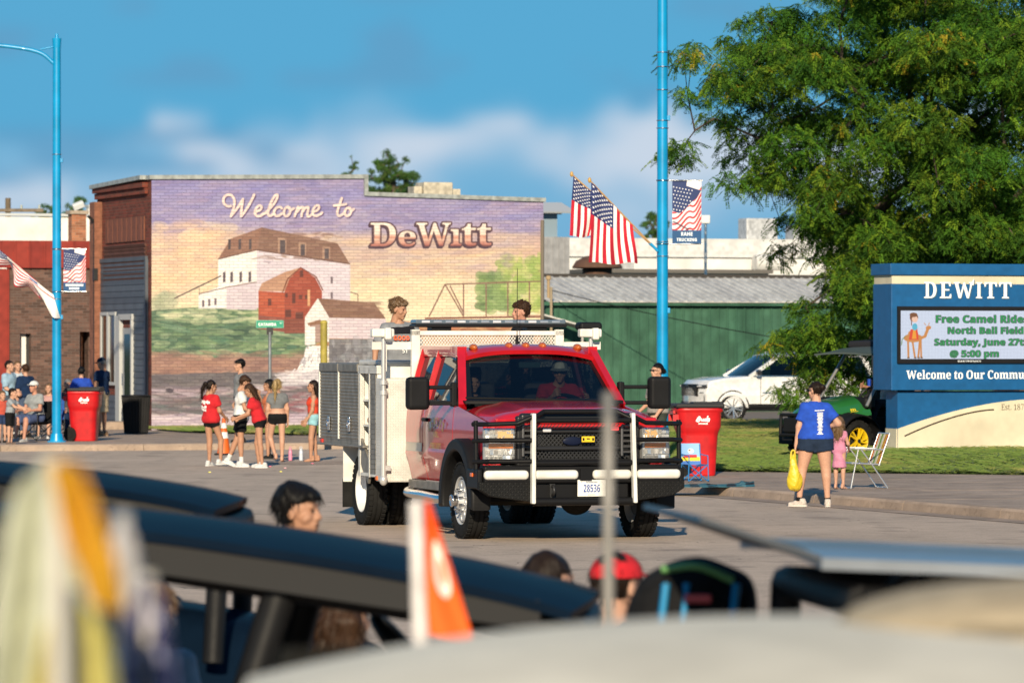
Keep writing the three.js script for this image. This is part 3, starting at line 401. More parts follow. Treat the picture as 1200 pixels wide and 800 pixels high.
// ---------------------------------------------------------------- buildings on the left
{
  const o = at(119, 400, 128); const b = thing('brown_brick_building', 'low brown brick building with a red metal fascia', 'building', [o.x, 0.13, -128], GRID);
  const red = [[0.30, 0.035, 0.022], [0.27, 0.03, 0.02], [0.33, 0.04, 0.025]].map((k) => std(k, 0.45, 0.1, { map: V1 }));
  // wall runs to the left (local -x), openings cut as a set of blocks
  const H1 = 4.2, dx = [-0.62, -0.16], wx = [-2.28, -1.98];
  part('wall', [box(0.16 + 0.02, H1, 0.3, -0.08 + 0.01, H1 / 2, -0.15), box(0.46, H1 - 2.4, 0.3, -0.39, (H1 + 2.4) / 2, -0.15), box(1.36, H1, 0.3, -1.3, H1 / 2, -0.15), box(0.3, 1.35, 0.3, -2.13, 0.675, -0.15), box(0.3, H1 - 2.35, 0.3, -2.13, (H1 + 2.35) / 2, -0.15), box(0.3, H1, 0.3, -2.43, H1 / 2, -0.15), box(0.3, H1, 8, -0.15, H1 / 2, -4.32)], brownBrick, b);
  part('recess_wall', [box(0.05, 2.5, 0.6, -0.6, 1.25, -0.62, 0, 0.35, 0), box(0.5, 2.5, 0.06, -0.38, 1.25, -0.9)], tanBrick, b);
  const w = part('window', [box(0.36, 1.05, 0.04, -2.13, 1.85, -0.26)], std([0.05, 0.05, 0.05], 0.4), b); part('blind', box(0.16, 1.0, 0.02, -2.15, 1.86, -0.22), std([0.75, 0.74, 0.7], 0.8), w);
  for (let i = 0; i < 14; i++) part('fascia_panel', [box(0.4, 0.74, 0.05, -0.2 - i * 0.41, H1 + 0.3, 0.08), box(0.05, 0.74, 0.05, -0.4 - i * 0.41, H1 + 0.3, 0.12)], red[i % 3], b);
  part('fascia_return', [box(0.06, 0.74, 3, 0.03, H1 + 0.3, -1.4)], red[0], b);
  for (let i = 0; i < 8; i++) part('red_cladding', [box(0.4, H1 - 0.1, 0.1, -2.8 - i * 0.41, H1 / 2 - 0.05, -0.03), box(0.05, H1 - 0.1, 0.05, -2.62 - i * 0.41, H1 / 2 - 0.05, 0.04)], red[i % 3], b);
  part('roof', box(7, 0.1, 8, -3.3, H1 + 0.2, -4), std([0.2, 0.2, 0.2], 0.9), b);
  const c = thing('brick_chimney', 'short square brick chimney before the white parapet', 'chimney', [at(88, 300, 132).x, 0.13, -132.5], GRID);
  part('stack', box(0.42, 6.1, 0.42, 0, 2.7, 0), tanBrick, c); part('cap', [box(0.54, 0.1, 0.54, 0, 5.78, 0)], std([0.45, 0.36, 0.28], 0.9, 0, { map: V2 }), c);
  const q = at(119, 300, 141), wb = thing('white_building', 'white walled building with a stepped parapet behind the red fascia', 'building', [q.x, 0, -141], GRID);
  const wm = std([0.86, 0.84, 0.79], 0.85, 0, { map: rep(V1, 0.3), bumpMap: rep(NF, 0.7), bumpScale: 0.006 });
  part('wall', [ext([[-9, 0], [0, 0], [0, 6.3], [-0.45, 6.3], [-0.45, 5.98], [-9, 6.02]], 0.35), box(0.35, 6, 8, -0.2, 3, -4.2)], wm, wb); part('coping', [box(8.4, 0.08, 0.45, -4.8, 6.06, 0), box(0.5, 0.08, 0.45, -0.22, 6.34, 0)], std([0.5, 0.52, 0.52], 0.5), wb);
  part('roof', box(8.4, 0.1, 8, -4.6, 5.2, -4.3), std([0.2, 0.2, 0.2], 0.9), wb);
  part('floodlight', [rbox(0.35, 0.2, 0.2, 0.04, -0.75, 6.35, 0.1, 0.3, 0, 0.4), rod([-0.9, 6.05, 0], [-0.8, 6.32, 0.05], 0.02)], std([0.6, 0.62, 0.62], 0.4), wb);
  const pp = at(25, 300, 170), up = thing('utility_pole', 'weathered wooden utility pole with a crossarm above the white parapet', 'pole', [pp.x - 0.5, 0, -170]); const ph = EYE + (405 - 240) * 170 / F;
  part('pole', rod([0, -0.03, 0], [0, ph + 0.25, 0], 0.14, 0.1), std([0.2, 0.15, 0.1], 0.9, 0, { map: V2 }), up); part('crossarm', [box(2.6, 0.12, 0.1, 0, ph - 0.2, 0.13)], std([0.22, 0.17, 0.12], 0.9, 0, { map: V2 }), up); for (const i of [-1.15, -0.5, 0.5, 1.15]) part('insulator', cyl(0.05, 0.035, 0.14, i, ph - 0.07, 0.13), std([0.3, 0.33, 0.3], 0.3), up);
}

// ---------------------------------------------------------------- green metal building and what stands behind it
function ribs(w, h, pitch, d, wide) { const p = [[0, 0]]; for (let x = 0; x < w - 0.001; x += pitch) { p.push([x + pitch * 0.18, 0], [x + pitch * 0.26, d], [x + pitch * 0.26 + wide, d], [x + pitch * 0.34 + wide, 0]); } p.push([w, 0], [w, -0.03], [0, -0.03]); const g = new THREE.ExtrudeGeometry(shape(p), { depth: h, bevelEnabled: false }); g.applyMatrix4(M4.makeRotationX(-Math.PI / 2)); g.applyMatrix4(M4.makeScale(1, 1, -1)); { const a = g.attributes.position, ix = []; for (let i = 0; i < a.count; i += 3) { for (const k of [0, 2, 1]) ix.push(a.getX(i + k), a.getY(i + k), a.getZ(i + k)); } const o = new THREE.BufferGeometry(); o.setAttribute('position', new THREE.Float32BufferAttribute(ix, 3)); o.computeVertexNormals(); return o; } }
{
  const o = at(640, 400, 150), b = thing('green_metal_building', 'long green ribbed metal building with a low grey roof', 'building', [o.x, 0, -150], GRID);
  const H1 = 3.55, L = 15, greens = [[0.055, 0.145, 0.095], [0.05, 0.136, 0.09], [0.06, 0.152, 0.1]].map((k) => std(k, 0.6, 0, { map: rep(V2, 0.25), specularIntensity: 0.3 })), rg = ribs(0.915, H1, 0.305, 0.03, 0.035);
  for (let i = 0; i < L / 0.92; i++) part('wall_panel', rg.clone().translate(i * 0.92, 0, 0), greens[(i * 7) % 3], b);
  part('wall', [box(0.1, H1 - 0.02, 9, 0.05, H1 / 2, -4.6), box(L, H1 - 0.02, 0.08, L / 2, H1 / 2, -0.1)], greens[0], b);
  const rise = 0.8, run = 4.2, roofM = [[0.62, 0.61, 0.58], [0.66, 0.65, 0.62], [0.58, 0.57, 0.55]].map((k) => std(k, 0.6, 0, { map: rep(V2, 0.5) })), rr = ribs(0.915, Math.hypot(rise, run) + 0.3, 0.305, 0.035, 0.04); rr.applyMatrix4(M4.makeRotationX(-Math.PI / 2 + Math.atan2(rise, run)));
  for (let i = 0; i < L / 0.92; i++) part('roof_sheet', rr.clone().translate(i * 0.92, H1 + 0.02, 0.28), roofM[(i * 5) % 3], b);
  part('eave_trim', [box(L + 0.4, 0.12, 0.06, L / 2, H1 - 0.05, 0.2)], greens[1], b); part('ridge_trim', [box(L + 0.4, 0.14, 0.4, L / 2, H1 + rise + 0.1, -run - 0.1)], std([0.05, 0.045, 0.042], 0.8), b);
  part('end_wall', [box(L, H1 + rise - 0.1, 0.1, L / 2, (H1 + rise - 0.1) / 2, -run - 0.3)], greens[0], b);
  // small canopy at its left corner
  part('canopy', [slab([-0.9, 3.3, 0.9], [0.95, 2.72, 1.7], [0.9, 2.75, 0.4], [-0.9, 3.3, -0.2], 0.05), rod([0.8, 0, 1.2], [0.8, 2.75, 1.2], 0.04), rod([-0.7, 0, 0.3], [-0.7, 3.2, 0.3], 0.04)], roofM[0], b);
  part('vent_pipe', [...polyPipe([[0.15, H1 - 0.1, -0.2], [0.15, H1 + 0.75, -0.2]], 0.05), cyl(0.1, 0.07, 0.12, 0.15, H1 + 0.78, -0.2)], std([0.34, 0.24, 0.13], 0.8), b);
}
{
  const o = at(667, 300, 176), b = thing('white_industrial_building', 'long white flat roofed industrial building behind the green one', 'building', [o.x, 0, -176], GRID), wm = std([0.76, 0.75, 0.73], 0.7, 0, { map: rep(V1, 0.25) });
  part('wall', [box(12, 6.15, 10, 6, 3.07, -5)], wm, b); part('parapet', [box(12.1, 0.7, 0.12, 6.02, 5.85, 0.07)], std([0.70, 0.70, 0.69], 0.6, 0, { map: V1 }), b); part('lower_annex', [box(7.2, 4.85, 2.6, 3.4, 2.43, 1.35)], wm, b); part('canopy_edge', [box(7.4, 0.14, 2.9, 3.4, 4.92, 1.4)], std([0.12, 0.11, 0.1], 0.8), b);
  for (const [x, w, h] of [[1.4, 1.1, 0.5], [8.2, 1.3, 0.9], [9.9, 0.8, 0.65]]) part('rooftop_unit', [rbox(w, h, 0.9, 0.05, x, 4.98 + h / 2 + (x > 7 ? 1.15 : 0), x > 7 ? -1.4 : 1.3)], std([0.6, 0.61, 0.62], 0.5, 0.2, { map: V2 }), b);
  part('gas_cylinder', [cyl(0.3, 0.3, 1.1, 7.8, 5.3, 0.6, 0, 0, Math.PI / 2), box(1, 5.0, 0.7, 7.8, 2.5, 0.55)], wm, b);
  const g = at(637, 300, 166), e = thing('grey_elevator', 'tall grey ribbed metal elevator building with a roof cupola', 'building', [g.x, 0, -166], GRID), gm = std([0.36, 0.36, 0.37], 0.5, 0.2, { map: V1 }), rp = ribs(0.9, 6.0, 0.225, 0.04, 0.04);
  for (let i = 0; i < 2; i++) part('wall_panel', rp.clone().translate(-0.85 + i * 0.905, 0, 0.05), gm, e); part('wall', [box(1.8, 5.98, 3, 0.05, 2.99, -1.52)], gm, e);
  part('cupola', [box(0.55, 1.0, 0.6, 0.42, 6.45, -0.8)], std([0.2, 0.27, 0.33], 0.5), e); part('cupola_roof', [slab([-0.2, 6.9, 0.0], [1.25, 6.9, 0.0], [0.95, 7.25, -0.8], [0.2, 7.25, -0.8], 0.06), slab([1.25, 6.9, -1.6], [-0.2, 6.9, -1.6], [0.2, 7.25, -0.8], [0.95, 7.25, -0.8], 0.06)], std([0.44, 0.47, 0.5], 0.5, 0.2), e);
  const m = at(700, 311, 158), v = thing('mushroom_vent', 'rusty brown mushroom roof vent behind the flags', 'roof vent', [m.x, 0, -158]); const my = m.y, rust = std([0.13, 0.065, 0.04], 0.85, 0, { map: V2 });
  part('hood', [put(new THREE.LatheGeometry([[0.02, 0.5], [0.4, 0.46], [0.72, 0.3], [0.85, 0.1], [0.84, 0.05], [0.5, 0.08]].map((p) => new THREE.Vector2(...p)), 28), 0, my - 0.15, 0)], rust, v); part('throat', [cyl(0.5, 0.5, 0.5, 0, my - 0.22, 0), cyl(0.7, 0.62, 0.24, 0, my - 0.48, 0)], rust, v); part('curb', [box(1.0, my - 0.5, 1.0, 0, (my - 0.5) / 2, 0)], std([0.3, 0.28, 0.26], 0.8), v);
  const lp = at(827, 300, 165), l = thing('yard_light', 'thin grey pole with a box floodlight above the white building', 'light pole', [lp.x, 0, -165]); const lt = EYE + (405 - 257) * 165 / F;
  part('pole', rod([0, 0, 0], [0, lt, 0], 0.06, 0.05), STEEL, l); part('lamp_head', [rbox(0.32, 0.3, 0.25, 0.04, 0, lt, 0)], std([0.62, 0.63, 0.62], 0.5), l);
}

// ---------------------------------------------------------------- the monument sign
const SIGNY = 0.33;
{
  const o = [(1045 - 600) * 79.5 / F, -79.5], t = thing('monument_sign', 'blue and cream monument sign with an electronic message board', 'sign', [o[0], SIGNY, o[1]], GRID);
  const S = (px) => { const k = (px - 600) / F; return (k * -o[1] - o[0]) / (cG - k * sG); }, Yv = (py) => EYE - (py - HY) * 79.9 / F - SIGNY, K = 0.824;    // photo position on the sign face
  const Wd = S(1234), yT = Yv(309), yC = Yv(457), D = 0.78, blue = std([0.006, 0.098, 0.27], 0.42, 0, { map: rep(V3, 0.4) }), cream = std([0.74, 0.66, 0.48], 0.75, 0, { map: rep(V1, 0.4), bumpMap: rep(NF, 2), bumpScale: 0.002 });
  part('cabinet', [rbox(Wd, yT - 0.42 * K - yC, D, 0.012, Wd / 2, (yT - 0.42 * K + yC) / 2, -D / 2)], blue, t);
  part('cap', [rbox(Wd + 0.06, 0.24 * K, D + 0.06, 0.012, Wd / 2, yT - 0.12 * K, -D / 2)], blue, t); part('cream_band', [box(Wd - 0.03, 0.175 * K, D - 0.03, Wd / 2, yT - 0.33 * K, -D / 2)], cream, t);
  const x0 = S(1055.5), x1 = Wd - 0.17, pd = D - 0.3, arc = (x) => Yv(502) + (Yv(468) - Yv(502)) * (1 - Math.pow(1 - clamp((x - x0) / (S(1215) - x0), 0, 1), 1.7));
  part('pedestal', [box(x1 - x0, yC - 0.02, pd, (x0 + x1) / 2, (yC - 0.02) / 2 + 0.0, -0.12 - pd / 2)], blue, t);
  const pts = [[x0, 0.0]]; for (let i = 0; i <= 24; i++) { const x = lerp(x0, x1, i / 24); pts.push([x, arc(x)]); } pts.push([x1, 0]);
  part('cream_panel', [ext(pts, 0.02).translate(0, 0, -0.108), box(0.02, Yv(502), pd - 0.02, x0 - 0.008, Yv(502) / 2, -0.12 - pd / 2)], cream, t, 'cream painted lower panel with a rising arc');
  const ln = []; for (let i = 0; i <= 12; i++) { const q = i / 12; ln.push([S(lerp(1063, 1168, q)), Yv(510.5) + (Yv(480) - Yv(510.5)) * (1 - Math.pow(1 - q, 1.6)), -0.092]); } part('arc_line', pipe(ln, 0.012, 30, 6), std([0.06, 0.04, 0.03], 0.6), t);
  part('footing', [box(Wd - 0.1, 0.3, D + 0.1, Wd / 2 + 0.03, -0.1, -D / 2)], walkM[1], t);
  // lettering panels
  const decal = (w, h, x, y, z, draw, res = 300) => { const tx = paint(Math.round(w * res), Math.round(h * res), draw); part('lettering', keep(put(new THREE.PlaneGeometry(w, h), x, y, z)), std([1, 1, 1], 0.45, 0, { map: tx, alphaTest: 0.5 }), t); };
  const fit = (c, s, x, y, w, sx) => { const m = c.measureText(s).width; c.save(); c.translate(x, y); c.scale(w / m, 1); c.fillText(s, 0, 0); c.restore(); };
  { const xa = S(1083), xb = S(1187), h = 0.5 * K; decal(xb - xa + 0.1, h, (xa + xb) / 2, (Yv(330) + Yv(352)) / 2 + 0.02, 0.005, (c, w, hh) => { c.font = 'bold ' + hh * 0.92 + 'px serif'; const L = [...'DEWITT'], ws = [0.165, 0.15, 0.24, 0.085, 0.155, 0.155]; for (const [dx, k] of [[5, '#39566e'], [0, '#f6f7f4']]) { let x = 14; c.fillStyle = k; L.forEach((s, i) => { fit(c, s, x + dx, hh * 0.84 + dx, ws[i] * (w - 60)); if (s === 'W') { c.beginPath(); c.moveTo(x + dx + ws[i] * (w - 60) * 0.8, hh * 0.3 + dx); c.lineTo(x + dx + ws[i] * (w - 60) * 1.02, hh * 0.02 + dx); c.lineTo(x + dx + ws[i] * (w - 60) * 1.0, hh * 0.3 + dx); c.fill(); } x += ws[i] * (w - 60) + 10; }); } }); }
  { const xa = S(1062), xb = S(1224); decal(xb - xa, 0.3 * K, (xa + xb) / 2, Yv(439), 0.005, (c, w, h) => { c.font = 'bold ' + h * 0.8 + 'px serif'; c.fillStyle = '#f4f6f4'; fit(c, 'Welcome to Our Community', 2, h * 0.78, w - 6); }); }
  { const xa = S(1176), xb = S(1208); decal(xb - xa, 0.2 * K, (xa + xb) / 2, Yv(477.5), -0.094, (c, w, h) => { c.font = h * 0.85 + 'px serif'; c.fillStyle = '#3a2a20'; fit(c, 'Est. 1873', 2, h * 0.76, w - 4); }); }
  // message board
  const sx0 = S(1051.5), sx1 = S(1226), sy0 = Yv(425.5), sy1 = Yv(359), bd = part('message_board', [box(sx1 - sx0, sy1 - sy0, 0.06, (sx0 + sx1) / 2, (sy0 + sy1) / 2, 0.02)], std([0.012, 0.012, 0.014], 0.5), t);
  const lx0 = S(1054.5), lx1 = S(1223), ly0 = Yv(420.5), ly1 = Yv(364), led = paint(1400, 480, (c, w, h) => {
    const X = (px) => (S(px) - lx0) / (lx1 - lx0) * w, Y = (py) => (py - 364) / 56.5 * h; c.fillStyle = '#cfdcf6'; c.fillRect(0, 0, w, h);
    const E = (px, py, rx, ry, k, a = 0) => { c.fillStyle = k; c.beginPath(); c.ellipse(X(px), Y(py), rx * 8.3, ry * 8.5, a, 0, 7); c.fill(); }; const L = (k, lw, ...p) => { c.strokeStyle = k; c.lineWidth = lw * 8.3; c.lineCap = c.lineJoin = 'round'; c.beginPath(); for (let i = 0; i < p.length; i += 2) c.lineTo(X(p[i]), Y(p[i + 1])); c.stroke(); };
    const cam = '#cf8a4a'; L(cam, 2.2, 1063, 398, 1063.5, 418); L(cam, 2.2, 1068, 398, 1071, 418); L(cam, 2.2, 1077, 398, 1075, 418); L(cam, 2, 1078, 398, 1078.5, 418); for (const x of [1063.5, 1071.5, 1075.5, 1079]) E(x, 419, 1.6, 0.9, '#6c4a2c'); E(1069, 396, 11, 5, cam); E(1069, 391, 6, 4, cam); L(cam, 3.4, 1078, 396, 1083, 394, 1086, 386); E(1087, 384, 3.2, 2.4, cam, -0.3); L(cam, 0.8, 1084, 381, 1082, 378.5); L(cam, 0.8, 1087, 381, 1088, 378.5); L('#6a8a4a', 0.9, 1060, 394, 1056, 398, 1055.5, 404);
    c.fillStyle = '#e0452c'; c.beginPath(); c.moveTo(X(1066), Y(386)); c.lineTo(X(1074), Y(385)); c.lineTo(X(1075.5), Y(398)); c.lineTo(X(1064), Y(398)); c.fill(); c.fillStyle = '#f0a030'; c.beginPath(); c.moveTo(X(1069), Y(386)); c.lineTo(X(1072), Y(386)); c.lineTo(X(1073), Y(397)); c.lineTo(X(1067.5), Y(397)); c.fill(); E(1071, 383, 3.2, 4, '#5ab8d8'); E(1070, 372, 4.8, 5.2, '#7a4a2c'); E(1071, 374, 3.6, 3.6, '#f2c8b4'); E(1069.5, 369, 4.6, 2.6, '#7a4a2c'); L('#7a4a2c', 1, 1067, 376, 1067, 381);
    c.textAlign = 'center'; c.lineJoin = 'round'; for (const [s, py, fs, cx] of [['Free Camel Rides', 378, 15, 1150], ['North Ball Field', 391, 13.5, 1154], ['Saturday, June 27th', 404.5, 13.5, 1150], ['@ 5:00 pm', 418, 13.5, 1141]]) { c.font = 'bold ' + fs * 8 + 'px sans-serif'; c.save(); c.translate(X(cx), Y(py)); c.scale(0.92, 0.82); c.lineWidth = 13; c.strokeStyle = '#3c4a4c'; c.strokeText(s, 0, 0); c.fillStyle = '#1f9a50'; c.fillText(s, 0, 0); c.restore(); }
    c.globalAlpha = 0.22; c.fillStyle = '#39455c'; for (let i = 0; i < w; i += 14) c.fillRect(i, 0, 3.5, h); for (let i = 0; i < h; i += 14) c.fillRect(0, i, w, 3.5); c.globalAlpha = 1; });
  part('screen', keep(put(new THREE.PlaneGeometry(lx1 - lx0, ly1 - ly0), (lx0 + lx1) / 2, (ly0 + ly1) / 2, 0.054)), std([0.3, 0.3, 0.3], 0.7, 0, { map: led, emissive: new THREE.Color(1, 1, 1), emissiveMap: led, emissiveIntensity: 0.5 }), bd);
  { const xa = S(1121), xb = S(1149), tx = paint(260, 30, (c, w, h) => { c.fillStyle = '#0b0b0c'; c.fillRect(0, 0, w, h); c.fillStyle = '#dfe3e6'; c.font = 'bold 26px sans-serif'; fit(c, 'DAKTRONICS', 2, 25, w - 4); }); part('maker_plate', keep(put(new THREE.PlaneGeometry(xb - xa, 0.045), (xa + xb) / 2, Yv(423), 0.054)), std([1, 1, 1], 0.5, 0, { map: tx }), bd); }
}
{ // slack service cable in front of the green shed, from a bracket on its wall
  const a = at(646, 340, 149.2), b = at(992, 408, 143.5), t = thing('service_cable', 'thin black service cable sagging across the green shed', 'cable', [a.x, 0, a.z]), pts = []; for (let i = 0; i <= 10; i++) { const q = i / 10; pts.push([lerp(0, b.x - a.x, q), lerp(a.y, b.y, q) - 0.55 * q * (1 - q), lerp(0, b.z - a.z, q)]); }
  part('cable', pipe(pts, 0.014, 40, 6), BLACKP, t); part('anchor_post', [rod([b.x - a.x, 0, b.z - a.z], [b.x - a.x, b.y + 0.1, b.z - a.z], 0.05)], std([0.2, 0.15, 0.1], 0.9), t); part('wall_post', [rod([0, 0, 0], [0, a.y + 0.1, 0], 0.045)], std([0.3, 0.24, 0.16], 0.9), t);
}
// ---------------------------------------------------------------- people: one continuous skin from joints, clothes and hair as children
// surface nets over a distance field
function netMesh(fn, lo, hi, h) {
  const nx = Math.ceil((hi[0] - lo[0]) / h) + 1, ny = Math.ceil((hi[1] - lo[1]) / h) + 1, nz = Math.ceil((hi[2] - lo[2]) / h) + 1, f = new Float32Array(nx * ny * nz);
  for (let k = 0, o = 0; k < nz; k++) for (let j = 0; j < ny; j++) for (let i = 0; i < nx; i++, o++) f[o] = fn(lo[0] + i * h, lo[1] + j * h, lo[2] + k * h);
  const id = new Int32Array(nx * ny * nz).fill(-1), pos = [], idx = [], sx = 1, sy = nx, sz = nx * ny, C = [0, sx, sy, sx + sy, sz, sx + sz, sy + sz, sx + sy + sz];
  const E = [[0, 1], [0, 2], [0, 4], [1, 3], [1, 5], [2, 3], [2, 6], [3, 7], [4, 5], [4, 6], [5, 7], [6, 7]];
  for (let k = 0; k < nz - 1; k++) for (let j = 0; j < ny - 1; j++) for (let i = 0; i < nx - 1; i++) {
    const o = i + j * sy + k * sz; let m = 0; for (let c = 0; c < 8; c++) if (f[o + C[c]] < 0) m |= 1 << c; if (m === 0 || m === 255) continue;
    let X = 0, Y = 0, Z = 0, n = 0; for (const [a, b] of E) { if (((m >> a) & 1) === ((m >> b) & 1)) continue; const t = f[o + C[a]] / (f[o + C[a]] - f[o + C[b]]); X += lerp(a & 1, b & 1, t); Y += lerp((a >> 1) & 1, (b >> 1) & 1, t); Z += lerp(a >> 2, b >> 2, t); n++; }
    id[o] = pos.length / 3; pos.push(lo[0] + (i + X / n) * h, lo[1] + (j + Y / n) * h, lo[2] + (k + Z / n) * h);
  }
  for (let k = 1; k < nz - 1; k++) for (let j = 1; j < ny - 1; j++) for (let i = 1; i < nx - 1; i++) {
    const o = i + j * sy + k * sz, s = f[o] < 0;
    for (const [d, u, v] of [[sx, sy, sz], [sy, sz, sx], [sz, sx, sy]]) { if (s === f[o + d] < 0) continue; const a = id[o], b = id[o - u], c = id[o - u - v], e = id[o - v]; if (a < 0 || b < 0 || c < 0 || e < 0) continue; if (s) idx.push(a, b, c, a, c, e); else idx.push(a, c, b, a, e, c); }
  }
  const g = new THREE.BufferGeometry(); g.setAttribute('position', new THREE.Float32BufferAttribute(pos, 3)); g.setIndex(idx); g.computeVertexNormals(); return g;
}
const smin = (a, b, k) => { const h = Math.max(k - Math.abs(a - b), 0) / k; return Math.min(a, b) - h * h * k * 0.25; };
const cap = (a, b, ra, rb = ra, cut) => { const dx = b[0] - a[0], dy = b[1] - a[1], dz = b[2] - a[2], L2 = dx * dx + dy * dy + dz * dz || 1e-9, L = Math.sqrt(L2); return { lo: [0, 1, 2].map((i) => Math.min(a[i] - ra, b[i] - rb)), hi: [0, 1, 2].map((i) => Math.max(a[i] + ra, b[i] + rb)), f: (x, y, z) => { const t = ((x - a[0]) * dx + (y - a[1]) * dy + (z - a[2]) * dz) / L2, c = t < 0 ? 0 : t > 1 ? 1 : t, ex = x - a[0] - dx * c, ey = y - a[1] - dy * c, ez = z - a[2] - dz * c; const d = Math.sqrt(ex * ex + ey * ey + ez * ez) - (ra + (rb - ra) * c); return cut ? Math.max(d, (t - 1) * L) : d; } }; };
const ell = (c, r) => ({ lo: c.map((v, i) => v - r[i]), hi: c.map((v, i) => v + r[i]), f: (x, y, z) => { const a = (x - c[0]) / r[0], b = (y - c[1]) / r[1], e = (z - c[2]) / r[2], k = Math.sqrt(a * a + b * b + e * e); return (k - 1) * Math.min(r[0], r[1], r[2]); } });
function blob(list, k, h, mod, pad = 0.03) {
  const lo = [0, 1, 2].map((i) => Math.min(...list.map((b) => b.lo[i])) - pad), hi = [0, 1, 2].map((i) => Math.max(...list.map((b) => b.hi[i])) + pad), n = list.length;
  const fn = (x, y, z) => { let d = 9; for (let i = 0; i < n; i++) d = smin(d, list[i].f(x, y, z), k); return d; };
  return netMesh(mod ? (x, y, z) => mod(x, y, z, fn(x, y, z)) : fn, lo, hi, h);
}
const n3 = (x, y, z, s) => (fbm(x * s + 5, y * s + z * s * 0.7, 2) + fbm(z * s + 9, y * s * 1.1 - x * s * 0.6, 2)) / 2 - 0.5;
// head (face to +z, origin at its middle) and hands, meshed once
const headG = (() => {
  const l = [ell([0, 0.025, -0.012], [0.073, 0.094, 0.093]), ell([0, -0.045, 0.025], [0.054, 0.07, 0.068]), cap([0, 0.012, 0.085], [0, -0.022, 0.1], 0.009, 0.014), cap([-0.012, -0.026, 0.09], [0.012, -0.026, 0.09], 0.01), cap([-0.032, 0.03, 0.074], [0.032, 0.03, 0.074], 0.012), cap([-0.018, -0.058, 0.083], [0.018, -0.058, 0.083], 0.0085), cap([-0.014, -0.07, 0.08], [0.014, -0.07, 0.08], 0.0085), ell([0, -0.098, 0.066], [0.024, 0.02, 0.02]), cap([-0.04, -0.02, 0.06], [-0.048, -0.03, 0.05], 0.02), cap([0.04, -0.02, 0.06], [0.048, -0.03, 0.05], 0.02), cap([0, -0.06, -0.02], [0, -0.15, -0.035], 0.048, 0.052)];
  for (const s of [-1, 1]) l.push(ell([s * 0.077, -0.005, -0.008], [0.009, 0.03, 0.019]));
  const g = blob(l, 0.014, 0.006, (x, y, z, d) => { const e = Math.min(Math.hypot(Math.abs(x) - 0.031, y - 0.008, z - 0.099)) - 0.019; const m = Math.max(Math.abs(y + 0.0635) - 0.0022, Math.abs(x) - 0.022, 0.07 - z); return Math.max(d, -e * 0.9, -m); }); return g;
})();
const handSDF = (curl) => { // hangs along -y from the wrist, palm to -z... thumb to +x
  const l = [cap([0, 0.03, 0], [0, -0.01, 0], 0.026, 0.024), cap([-0.02, -0.035, 0], [-0.024, -0.075, -0.002], 0.014, 0.013), cap([0.0, -0.03, 0], [0, -0.08, -0.002], 0.015, 0.013), cap([0.018, -0.03, 0], [0.024, -0.078, -0.002], 0.015, 0.013)];
  const fing = [[-0.031, 0.056], [-0.011, 0.07], [0.0105, 0.074], [0.031, 0.066]]; fing.forEach(([x, L], i) => { let p = [x, -0.078 + Math.abs(i - 2) * 0.003, -0.002], a = curl * 0.5; for (const [k, r] of [[0.45, 0.0092], [0.32, 0.0085], [0.27, 0.0075]]) { const q = [p[0] + x * 0.08, p[1] - Math.cos(a) * L * k, p[2] - Math.sin(a) * L * k]; l.push(cap(p, q, r, r * 0.93)); p = q; a += curl; } });
  let p = [0.024, -0.022, -0.004]; for (const [dx, dy, dz, r] of [[0.026, -0.026, -0.014, 0.0125], [0.012, -0.027, -0.012 - curl * 0.006, 0.0105], [0.002, -0.022, -0.008 - curl * 0.008, 0.009]]) { const q = [p[0] + dx, p[1] + dy, p[2] + dz]; l.push(cap(p, q, r, r * 0.94)); p = q; }
  return blob(l, 0.006, 0.0048);
};
const handRelax = handSDF(0.42), handGrip = handSDF(1.15);
const mirrorX = (g) => { const o = g.clone(); o.applyMatrix4(M4.makeScale(-1, 1, 1)); const ix = o.index.array; for (let i = 0; i < ix.length; i += 3) { const k = ix[i]; ix[i] = ix[i + 1]; ix[i + 1] = k; } o.computeVertexNormals(); return o; };
const shoeG = (() => { const g = blob([cap([0, 0.045, -0.06], [0, 0.04, 0.05], 0.042, 0.04), cap([0, 0.032, 0.05], [0.004, 0.03, 0.13], 0.042, 0.032), cap([0, 0.06, -0.055], [0, 0.1, -0.045], 0.04, 0.042)], 0.03, 0.012, (x, y, z, d) => Math.max(d, -y, y - 0.115)); return g; })();
const soleG = (() => { const s = new THREE.Shape(); s.moveTo(-0.035, -0.1); s.bezierCurveTo(-0.05, -0.02, -0.052, 0.08, -0.03, 0.14); s.bezierCurveTo(-0.01, 0.175, 0.025, 0.17, 0.038, 0.13); s.bezierCurveTo(0.056, 0.06, 0.046, -0.03, 0.035, -0.1); s.bezierCurveTo(0.02, -0.12, -0.02, -0.12, -0.035, -0.1); const g = new THREE.ExtrudeGeometry(s, { depth: 0.026, bevelEnabled: false, curveSegments: 6 }); g.applyMatrix4(M4.makeRotationX(-Math.PI / 2)); g.applyMatrix4(M4.makeScale(1, 1, -1)); const ix = g.attributes.position; const a = ix.array; for (let i = 0; i < a.length; i += 9) for (let k = 0; k < 3; k++) { const t = a[i + k]; a[i + k] = a[i + 3 + k]; a[i + 3 + k] = t; } g.computeVertexNormals(); return g; })();
const footG = blob([cap([0, 0.04, -0.05], [0, 0.03, 0.06], 0.034, 0.028), cap([0, 0.026, 0.05], [0, 0.018, 0.12], 0.036, 0.022), cap([0, 0.05, -0.045], [0, 0.1, -0.04], 0.032, 0.034), cap([-0.02, 0.014, 0.12], [-0.018, 0.012, 0.145], 0.013), cap([0.004, 0.012, 0.12], [0.004, 0.011, 0.14], 0.011), cap([0.02, 0.012, 0.112], [0.02, 0.011, 0.128], 0.01)], 0.014, 0.009, (x, y, z, d) => Math.max(d, -y));
